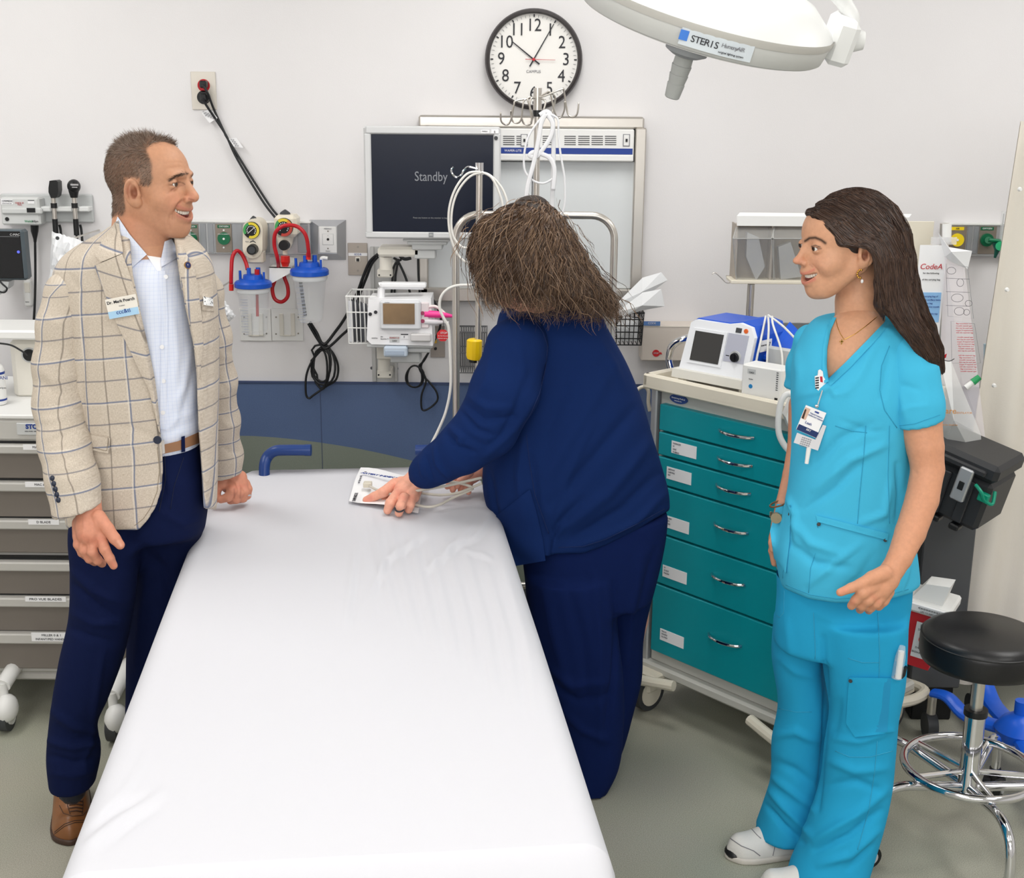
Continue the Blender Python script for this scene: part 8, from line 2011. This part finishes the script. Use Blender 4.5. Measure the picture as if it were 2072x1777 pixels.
AL = hand_mesh([[(1622, 820, 26, 3.02), (1613, 900, 19, 3.0), (1600, 960, 16, 2.97), (1584, 1020, 14.5, 2.95), (1575, 1060, 14, 2.94), (1570, 1090, 14, 2.93), (1572, 1120, 13, 2.93)], [(1570, 1090, 12, 2.93), (1563, 1115, 8, 2.92), (1567, 1140, 7, 2.92)], [(1573, 1100, 10, 2.93), (1575, 1140, 7, 2.93), (1580, 1155, 6, 2.93)], [(1566, 1080, 8, 2.91), (1561, 1098, 6.5, 2.90), (1562, 1112, 6, 2.90)], [(1578, 1100, 9, 2.94), (1583, 1140, 6, 2.95)]], 2.95, .0035)
AV = sculpt(AR[0], AR[1], [([(1765, 1206), (1750, 1220)], 1.6, -.0016), ([(1780, 1212), (1766, 1226)], 1.6, -.0016), ([(1746, 1196), (1740, 1204)], 1.6, -.001), ([(1848, 950), (1856, 962)], 4, -.002)])
cA = hand_color(AV, (208, 150, 118), [([(1700, 1199), (1712, 1194)], 6, (222, 138, 112), .5), ([(1724, 1222), (1728, 1216)], 6, (214, 132, 108), .45), ([(1765, 1205), (1778, 1218)], 6, (196, 122, 96), .4)]); cL = hand_color(AL[0], (196, 140, 112))
V, Q = join_np([(ww, wq), (AV, AR[1]), AL, wc_]); cc = np.concatenate([cw, cA, cL, np.tile(np.array(lin((206, 154, 122))), (len(wc_[0]), 1))])
np_mesh('body', V, Q, WSK, wom, col=cc); eyes_teeth(HW, wom, ('dark_brown', (62, 42, 32)), True)
SKT = bvh(V, Q)
# trousers
def wp(P):
    d = s_loft(P, [prow(1150, 1572, 1846, 2.9, .11), prow(1200, 1574, 1842, 2.9, .12), prow(1256, 1570, 1834, 2.9, .12), prow(1310, 1568, 1832, 2.9, .115)], 2.3, .02)
    a = s_loft(P, [prow(1250, 1570, 1668, 2.97, .095), prow(1326, 1564, 1662, 2.98, .09), prow(1439, 1576, 1676, 2.99, .082), prow(1503, 1564, 1672, 3.0, .08), prow(1590, 1560, 1664, 3.0, .08), prow(1640, 1545, 1652, 3.0, .085), prow(1684, 1530, 1640, 3.0, .09)], 2.2, .005)
    c = s_loft(P, [prow(1250, 1650, 1834, 2.84, .10), prow(1310, 1662, 1832, 2.84, .10), prow(1379, 1672, 1828, 2.84, .095), prow(1439, 1681, 1816, 2.84, .088), prow(1510, 1672, 1810, 2.84, .085), prow(1591, 1662, 1802, 2.84, .085), prow(1660, 1640, 1786, 2.83, .09), prow(1714, 1620, 1770, 2.83, .095), prow(1760, 1600, 1756, 2.82, .10), prow(1790, 1592, 1750, 2.82, .10)], 2.2, .005)
    return smin(smin(d, a, .025), c, .014)
wf = [([(1665, 1290), (1672, 1400), (1668, 1500), (1655, 1640)], 5, -.0120), ([(1575, 1330), (1610, 1360), (1650, 1370)], 8, .0060), ([(1570, 1490), (1610, 1480), (1650, 1500)], 8, .0090), ([(1565, 1540), (1610, 1560), (1650, 1590)], 9, -.0090), ([(1560, 1600), (1595, 1640), (1640, 1690)], 8, .0135), ([(1552, 1630), (1585, 1670), (1625, 1705)], 6, -.0120), ([(1562, 1570), (1600, 1600), (1648, 1640)], 7, .0090), ([(1680, 1540), (1730, 1560), (1790, 1555)], 9, .0090), ([(1675, 1590), (1730, 1580), (1780, 1600)], 8, -.0090), ([(1790, 1600), (1730, 1650), (1650, 1700)], 9, .0135), ([(1780, 1640), (1720, 1690), (1650, 1722)], 7, -.0120), ([(1775, 1680), (1720, 1730), (1660, 1750)], 8, .0120), ([(1765, 1710), (1715, 1760)], 6, -.0090), ([(1655, 1240), (1690, 1260), (1740, 1262)], 9, .0045), ([(1800, 1480), (1740, 1500), (1690, 1495)], 7, .0075), ([(1590, 1250), (1600, 1330)], 9, .0045), ([(1700, 1420), (1690, 1480)], 8, -.0060)]
wpo, WPV, WPQ = cloth_mesh('trousers', wp, (.48, 2.66, .02), (1.02, 3.15, .78), .0062, M_cp, wom, wf, (.0026, 16, 31))
WPT = bvh(WPV, WPQ)
for pts in ([(1776, 1240), (1780, 1320), (1778, 1395)], [(1716, 1332), (1745, 1341), (1778, 1341)], [(1775, 1500), (1770, 1560), (1758, 1640), (1735, 1720)], [(1646, 1240), (1650, 1320), (1642, 1439), (1636, 1540), (1634, 1600)], [(1576, 1434), (1610, 1441), (1642, 1441)], [(1690, 1520), (1720, 1532), (1760, 1532), (1806, 1520)], [(1587, 1195), (1586, 1240), (1577, 1250), (1572, 1246)]): seam('stitching', WPT, pts, M_cs, wpo, .001)
cpk = patch('cargo_pocket', WPT, [(1718, 1371), (1714, 1430), (1712, 1465), (1730, 1492)], [(1828, 1373), (1822, 1430), (1812, 1480), (1800, 1484)], M_cp, wpo, .004, .004, 20, 16, bulge=.004)
patch('pocket_band', WPT, [(1772, 1374), (1769, 1430), (1768, 1482)], [(1803, 1374), (1799, 1430), (1795, 1482)], mat('pocket_stripe', (24, 142, 190), .8), cpk, .0105, .001, 14, 5)
p, n = snap(WPT, 1721, 1378, .011); obj('rivet', MB().tube([p, p+n*.002], .0045, 14), M_dgrey, cpk)
b = MB(); Yt = WPV[:, 1].min()*0+2.74; b.tube(ppts([(1826, 1308), (1822, 1330), (1814, 1372)], Yt), [.007, .012, .012], 14); s = tag(obj('clear_pouch_item', b, M_clear, None), 'clear wrapped syringe sticking out of the light blue trouser pocket', 'syringe'); 
obj('syringe_body', MB().tube(ppts([(1824, 1318), (1817, 1372)], Yt), .007, 12), M_white, s)
b = MB(); b.prism(ppts([(1803, 1371), (1836, 1350), (1832, 1368), (1826, 1374)], Yt+.01), (0, .01, 0)); tag(obj('black_glove', b, M_black, None), 'black cloth tip sticking out of the light blue trouser pocket', 'glove')
# shoes
M_sn = mat('white_sneaker', (222, 220, 216), .6, bump=.3, bscale=160); M_ss = mat('white_midsole', (214, 208, 200), .6, bump=.5, bscale=40)
for j, (a_, c_) in enumerate((((1655, 1700), (1470, 1722)), ((1720, 1800), (1535, 1792)))):
    H_ = PZ(*a_, .02); T_ = PZ(*c_, .02); s_, st_ = shoe('shoe', None, (H_.x, H_.y, 0), (T_.x, T_.y, 0), .047, M_sn, M_ss, wom, .10, .052)
    d = (T_-H_); d.z = 0; d.normalize(); t_ = Vector((T_.x, T_.y, 0))
    obj('toe_cap', MB().ell(t_-d*.022+Vector((0, 0, .016)), (.026, .03, .016), 16, 8), M_black, s_, label='black rubber toe tip')
    if j == 0:
        for pts in ([(1478, 1697), (1500, 1712), (1525, 1722), (1538, 1732)], [(1521, 1678), (1532, 1690), (1540, 1697)], [(1568, 1712), (1566, 1722), (1564, 1732)]): seam('stitching', st_, pts, M_gink, s_, .0012, .0006, 4)
# top
VL = [(1690, 640), (1680, 660), (1673, 700), (1672, 740), (1676, 772)]; VR = [(1806, 640), (1800, 650), (1762, 690), (1715, 738), (1680, 772)]
wrows = [prow(636, 1685, 1812, YC+.05, .05), prow(646, 1660, 1838, YC+.035, .088), prow(662, 1640, 1862, YC+.025, .105), prow(690, 1622, 1878, YC+.02, .11), prow(730, 1608, 1876, YC+.01, .122), prow(790, 1604, 1862, YC, .13), prow(850, 1606, 1848, YC, .13), prow(920, 1604, 1842, YC, .125), prow(990, 1597, 1838, YC, .125), prow(1060, 1585, 1842, YC, .13), prow(1130, 1572, 1852, YC, .14), prow(1170, 1578, 1855, YC, .142), prow(1215, 1588, 1848, YC, .142)]
WH = [(1560, 1178), (1590, 1192), (1638, 1212), (1690, 1220), (1730, 1219), (1790, 1215), (1843, 1200), (1870, 1180)]
def wt(P):
    d = s_loft(P, wrows, 2.25, .02); a, b_ = project(P); k = 1.1e-3
    g = np.maximum(interp_px(b_, VL)-a, a-interp_px(b_, VR))*k; g = np.maximum(g, (b_-773)*k); g = smax(g, P[:, 1]-(YC-.0), .002)
    d = smax(d, -g, .003); hy = np.interp(a, [q[0] for q in WH], [q[1] for q in WH]); d = smax(d, (b_-hy)*k, .003)
    return d
wfo = [([(1625, 800), (1660, 790), (1690, 780)], 7, .0068), ([(1770, 700), (1740, 760), (1700, 810)], 9, .0051), ([(1760, 860), (1700, 890), (1640, 950)], 10, -.0085), ([(1790, 900), (1720, 930), (1650, 990)], 9, .0102), ([(1740, 940), (1690, 990), (1630, 1030)], 8, -.0085), ([(1800, 980), (1790, 1040), (1740, 1060)], 7, .0085), ([(1815, 940), (1822, 1000), (1815, 1060)], 6, -.0102), ([(1830, 1000), (1832, 1060)], 6, .0085), ([(1610, 1060), (1640, 1100), (1700, 1120)], 9, .0085), ([(1600, 1100), (1650, 1140), (1720, 1150)], 8, -.0085), ([(1740, 1100), (1690, 1140), (1640, 1180)], 8, .0085), ([(1770, 1120), (1740, 1170), (1700, 1200)], 7, -.0068), ([(1840, 1130), (1830, 1170), (1820, 1200)], 6, .0085), ([(1680, 780), (1690, 800), (1715, 790)], 5, .0051), ([(1800, 720), (1790, 770), (1782, 810)], 6, -.0068), ([(1700, 850), (1760, 875), (1790, 872)], 5, -.0034), ([(1610, 700), (1618, 760), (1612, 800)], 8, .0051), ([(1590, 1000), (1610, 1040), (1612, 1100)], 7, .0085)]
wto, WTV, WTQ = cloth_mesh('scrub_top', wt, (.5, 2.66, .62), (1.22, 3.1, 1.52), .0058, M_cy, wom, wfo, (.0024, 12, 33), rel=2)
WTT = bvh(WTV, WTQ)
SP, SR_ = chainpx([(1818, 690, 34, 2.86), (1836, 716, 42, 2.83), (1848, 760, 45, 2.805), (1857, 820, 46.5, 2.79), (1862, 900, 48, 2.78)])
slo, shi = bounds(SP, SR_, .02); c0, c1 = PY(1812, 868, 2.78), PY(1905, 846, 2.78); nn_ = np.cross(v3(c1-c0), [0, 1, 0]); nn_ /= np.linalg.norm(nn_); nn_ *= np.sign(-nn_[2])
def wsl(P):
    d = s_chain(P, SP, SR_, .03); d = smax(d, (P-v3(c0)) @ nn_, .002)
    return smax(d, -smax(s_chain(P, SP, [r-.011 for r in SR_], .03), -((P-v3(c0)) @ nn_+.05), .002), .002)
wso, WSV, WSQ = cloth_mesh('sleeve', wsl, slo, shi, .005, M_cy, wto, [([(1800, 790), (1830, 780), (1860, 790)], 6, -.003), ([(1795, 750), (1820, 790), (1835, 850)], 7, .004), ([(1860, 700), (1870, 760), (1880, 830)], 9, .003), ([(1810, 840), (1840, 825), (1880, 820)], 5, .0025)], (.002, 14, 35))
WST = bvh(WSV, WSQ)
FP, FR = chainpx([(1640, 690, 34, 2.96), (1626, 740, 30, 3.0), (1618, 790, 27, 3.02), (1612, 850, 26, 3.03)]); flo, fhi = bounds(FP, FR, .02)
cloth_mesh('sleeve', lambda P: smax(s_chain(P, FP, FR, .03), PY(1610, 786, 3.02).z-P[:, 2], .003), flo, fhi, .006, M_cy, wto, (), (.002, 14, 36))
aw = bvh(np.concatenate([WTV, WSV]), np.concatenate([WTQ, WSQ+len(WTV)]))
seam('stitching', WST, [(1817, 862), (1850, 858), (1902, 840)], M_cs, wso, .0008); seam('arm_seam', aw, [(1800, 700), (1784, 740), (1780, 790), (1790, 830), (1815, 866)], M_cs, wto, .001)
for pts in ([(1590, 1184), (1640, 1204), (1692, 1212), (1790, 1207), (1838, 1193)], [(1752, 862), (1748, 920), (1740, 1000), (1735, 1060)], [(1800, 862), (1797, 960), (1800, 1060)], [(1600, 1060), (1588, 1110), (1584, 1170)], [(1690, 862), (1722, 872), (1754, 876)], [(1650, 1120), (1640, 1150), (1636, 1200)], [(1652, 1060), (1655, 1068)]): seam('stitching', WTT, pts, M_cs, wto, .0009)
wall_ = bvh(np.concatenate([WTV, V]), np.concatenate([WTQ, Q+len(WTV)]))
patch('neckline_band', wall_, [(1684, 641), (1672, 668), (1665, 705), (1664, 745), (1668, 776)], [(1692, 643), (1681, 668), (1674, 705), (1673, 745), (1677, 772)], M_cy, wto, .003, .002, 26, 3)
patch('neckline_band', wall_, [(1798, 643), (1758, 685), (1712, 732), (1672, 770)], [(1808, 647), (1768, 693), (1722, 742), (1680, 781)], M_cy, wto, .004, .002, 26, 3)
patch('pocket_welt', WTT, [(1651, 1043), (1654, 1056)], [(1798, 1080), (1796, 1094)], M_cy, wto, .003, .003, 4, 24); 
for bx, by in ((1657, 1061), (1791, 1093), (1597, 1040)):
    p, n = snap(WTT, bx, by, .004); obj('rivet', MB().tube([p, p+n*.002], .0042, 14), M_dgrey, wto)
patch('far_pocket', wall_, [(1572, 1020), (1558, 1075), (1566, 1130)], [(1600, 1022), (1598, 1090), (1590, 1160)], M_cy, wto, .004, .004, 14, 6, bulge=.004)
# watch, bracelet, necklace, earrings
b = MB(); wc0 = PY(1575, 1040, 2.93)
for j in range(9): 
    a_ = j/8*math.pi; b.box(wc0.x-.019+.038*j/8-.0035, wc0.x-.019+.038*j/8+.0035, wc0.y-.028+.02*abs(j/4-1)**2-.001, wc0.y-.026+.02*abs(j/4-1)**2, wc0.z-.006, wc0.z+.008, .001)
b.tube([Vector((wc0.x-.01, wc0.y-.026, wc0.z)), Vector((wc0.x-.012, wc0.y-.034, wc0.z))], .013, 22)
tag(obj('wristwatch', b, mat('watch_metal', (170, 158, 134), .3, .9), None), 'metal wristwatch on the wrist tucked into the light blue pocket', 'watch')
M_gold = mat('gold', (226, 182, 96), .22, 1.)
tag(obj('bracelet', MB().tube([wc0+Vector((.022*math.cos(a_), -.018*math.sin(a_)-.004, .028+.008*math.cos(a_))) for a_ in np.linspace(0, 2*math.pi, 24)[:-1]], .0022, 8, closed=True), mat('bracelet_brown', (120, 84, 56), .4, .5), None), 'brown beaded bracelet above the metal wristwatch', 'bracelet')
nk = thing('necklace', 'fine gold chain necklace with a small cross at her neckline', 'necklace', PY(1700, 700, YC-.1))
L_ = snap_line(SKT, [(1691, 644), (1694, 660), (1700, 675), (1708, 687)], .0012, 3)+snap_line(SKT, [(1709, 687), (1730, 676), (1752, 660), (1775, 641)], .0012, 3)
obj('chain', MB().tube(L_, .0008, 6), M_gold, nk, ang=None)
p, n = snap(SKT, 1703, 692, .0022); b = MB(); b.box(p.x-.0012, p.x+.0012, p.y-.001, p.y, p.z-.009, p.z+.006); b.box(p.x-.005, p.x+.004, p.y-.001, p.y, p.z+.0, p.z+.0024); obj('cross_pendant', b, M_gold, nk, smooth=False)
er = thing('earring', 'gold twisted hoop earring with a small pearl drop', 'earring', PY(1742, 560, YC-.08))
p, n = snap(SKT, 1741, 553, .003); b = MB()
for j in range(7): a_ = j/6*3.6-.3; b.ell(p+Vector((-.001-.0065*math.sin(a_), -.003, -.001+.0085*math.cos(a_)-.0)), .0026, 8, 6)
obj('hoop', b, M_gold, er); obj('pearl', MB().ell(p+Vector((.004, -.004, -.017)), (.0032, .0032, .0044), 12, 8), M_paper, er)
# id badge, card, pin
bd = thing('id_badge', 'white and navy photo identity badge on a reel clipped to the light blue top', 'badge', PY(1640, 850, YC-.15))
yb_ = min(snap(WTT, 1640, 840, .01)[0].y, snap(WTT, 1650, 900, .01)[0].y, snap(WTT, 1660, 780, .01)[0].y)-.006
def qd(P, y, m, par, nm='card', th=.0015): return obj(nm, MB().prism(ppts(P, y)[::-1], (0, th, 0)), m, par, smooth=False)
qd([(1631, 820), (1672, 836), (1651, 887), (1611, 869)], yb_-.004, M_paper, bd, 'badge_card'); qd([(1617, 858), (1657, 876), (1651.5, 886.5), (1611.5, 869)], yb_-.0045, mat('badge_navy', (30, 50, 100), .4), bd, 'badge_band')
ph = qd([(1630, 824), (1640, 828), (1630, 850), (1621, 846)], yb_-.0046, mat('photo_skin', (214, 178, 158), .5), bd, 'photo'); qd([(1629, 828), (1632, 829), (1626, 848), (1622, 846)], yb_-.005, mat('photo_hair', (60, 44, 38), .5), ph, 'photo_hair')
wtext('Leah', 1636, 857, yb_-.0052, 5.5, M_bink, bd, rot=-.42); wtext('RESPIRATORY THERAPIST', 1651, 846, yb_-.0052, 2.1, M_bink, bd, rot=-.42); wtext('Regional Healthcare', 1652, 841, yb_-.0052, 2.4, M_bink, bd, rot=-.42); wtext('RRT', 1636, 871, yb_-.0052, 4, M_paper, bd, rot=-.42)
qd([(1650, 832), (1658, 835), (1656, 838), (1648, 834)], yb_-.005, M_bink, bd, 'emblem'); qd([(1613, 876), (1650, 890), (1665, 860), (1672, 862), (1655, 912), (1606, 896)], yb_-.002, mat('card_grey', (214, 214, 218), .4), bd, 'reference_card')
for j in range(5): wtext('10 20 30 40 50', 1632+j*.6-j*2, 888+j*4, yb_-.0025, 2.4, M_gink, bd, rot=-.3)
obj('white_stylus', MB().tube(ppts([(1637, 905), (1632, 938)], yb_), [.0055, .0045], 12), M_white, bd); obj('reel_cord', MB().tube(ppts([(1664, 790), (1661, 800), (1657, 812), (1653, 826)], yb_), .0014, 6), M_lgrey, bd); obj('clip', MB().ell(PY(1653, 822, yb_-.003), (.005, .003, .004)), M_chrome, bd)
pn = thing('badge_reel_pin', 'white pin with red and black figure above the identity badge', 'pin', PY(1660, 770, YC-.15))
yp_ = snap(WTT, 1660, 770, .006)[0].y-.004
P_ = [(1656, 750), (1660, 748), (1665, 752), (1666, 762), (1671, 770), (1672, 780), (1668, 786), (1666, 792), (1656, 791), (1650, 785), (1649, 762), (1655, 760)]
qd(P_, yp_, M_paper, pn, 'pin_plate', .003); qd([(1659, 762), (1664, 762), (1665, 774), (1660, 773)], yp_-.0004, M_rink, pn, 'pin_red', .0005)
for j in range(5): qd([(1650, 764+j*5), (1657, 763+j*5), (1657, 766+j*5), (1650, 767+j*5)], yp_-.0004, M_ink, pn, 'pin_bar', .0005)
# long straight dark hair
M_wh = hair_mats('straight', (46, 34, 30), (66, 50, 43), (92, 70, 58), .3); M_wb = mat('straight_base', (38, 28, 26), .4)
WG = [[(1632, 436, .0), (1640, 434, -.03), (1665, 450, -.06), (1690, 475, -.075), (1715, 500, -.088), (1748, 487, -.092), (1774, 490, -.096), (1784, 530, -.096), (1782, 580, -.09), (1780, 620, -.085), (1790, 648, -.075)],
 [(1634, 426, .01), (1660, 425, -.04), (1700, 445, -.075), (1735, 475, -.09), (1776, 485, -.098), (1794, 530, -.104), (1797, 580, -.102), (1800, 620, -.1), (1822, 652, -.10), (1858, 690, -.11), (1890, 742, -.10)],
 [(1650, 412, .01), (1690, 412, -.04), (1735, 438, -.08), (1775, 475, -.10), (1800, 515, -.11), (1808, 560, -.11), (1815, 610, -.11), (1835, 655, -.12), (1868, 705, -.12), (1897, 765, -.09)],
 [(1680, 398, .01), (1720, 400, -.04), (1765, 425, -.075), (1800, 465, -.09), (1820, 510, -.09), (1828, 560, -.09), (1838, 610, -.09), (1860, 660, -.10), (1888, 715, -.09), (1905, 762, -.07)],
 [(1710, 392, .015), (1750, 394, -.03), (1790, 415, -.05), (1822, 455, -.06), (1836, 505, -.06), (1840, 555, -.06), (1850, 605, -.06), (1875, 655, -.06), (1896, 705, -.05), (1910, 757, -.04)],
 [(1720, 391, .03), (1765, 396, .01), (1803, 420, -.01), (1829, 455, -.02), (1841, 505, -.02), (1846, 555, -.02), (1858, 605, -.02), (1880, 655, -.02), (1900, 705, -.02), (1912, 755, -.02)],
 [(1715, 392, .05), (1760, 398, .06), (1798, 425, .06), (1822, 465, .06), (1833, 515, .05), (1836, 560, .04), (1845, 610, .03), (1862, 660, .02), (1880, 700, .02), (1895, 745, .01)],
 [(1680, 399, .04), (1720, 405, .09), (1760, 430, .10), (1785, 470, .10), (1795, 515, .09), (1795, 560, .08), (1800, 610, .06), (1812, 650, .05), (1825, 680, .05), (1840, 720, .04)]]
WG = [[PY(a_, b_, YC+c_) for a_, b_, c_ in g] for g in WG]; WR = np.array([resamp(g, 28) for g in WG])
def whs(P):
    d = None
    for i in range(len(WR)):
        pts = WR[i][::3]; k_ = len(pts); lo_r = .006 if i == 0 else .012
        g = s_chain(P, pts-np.array([0, -.008, 0]), np.interp(np.linspace(0, 1, k_), [0, .2, .5, .85, 1], [.002, lo_r*.8, .013 if i else .008, .012, .004]), .012); d = g if d is None else smin(d, g, .022)
    q = (P-np.array(HW.translation)) @ np.array(HW.to_3x3().normalized())
    return smin(d, s_ell(q, (-.020, 0, .046), (.101, .080, .089)), .012)
hv, hq_ = mesh_sdf(whs, WR.reshape(-1, 3).min(0)-.05, WR.reshape(-1, 3).max(0)+.05, .0055); hv = relax(hv, hq_, 2)
who = np_mesh('hair', hv, hq_, M_wb, wom)
rs = np.random.RandomState(8); cv = []; HT = bvh(hv, hq_)
for k in range(6500):
    u = rs.rand()*(len(WR)-1.001); i = int(u); t = u-i; c = WR[i]*(1-t)+WR[i+1]*t; n0 = len(c); N_ = 18
    s0 = 0 if rs.rand() < .6 else rs.rand()*.5; s1 = min(1.0, s0+.55+.5*rs.rand()) if rs.rand() < .5 else .93+.07*rs.rand()
    ss = np.linspace(s0, s1, N_)*(n0-1); ii = np.clip(ss.astype(int), 0, n0-2); tt = ss-ii; q = c[ii]*(1-tt)[:, None]+c[ii+1]*tt[:, None]
    j_ = rs.normal(size=3)*.0012; fr = ss/(n0-1); out_ = []
    for m_ in range(N_):
        pt = Vector(q[m_]+j_*(1+3*fr[m_])); lo_, nn2, _i, _d = HT.find_nearest(pt)
        out_.append(np.array(lo_)+np.array(nn2)*(.0008+.0012*((k*7) % 10)/10))
    cv.append(np.array(out_))
for k in range(160):
    i = rs.randint(1, 6); c = WR[i]; j = rs.randint(0, 18); q = c[j:j+9]+rs.normal(size=3)*.004; up_ = np.array([.2, -.3, .5])*.012*rs.rand(); q = q+up_*np.sin(np.linspace(0, math.pi, len(q)))[:, None]; cv.append(resamp([Vector(x_) for x_ in q], 14))
ribbons('hair_strands', cv, .00042, M_wh, who, 9)
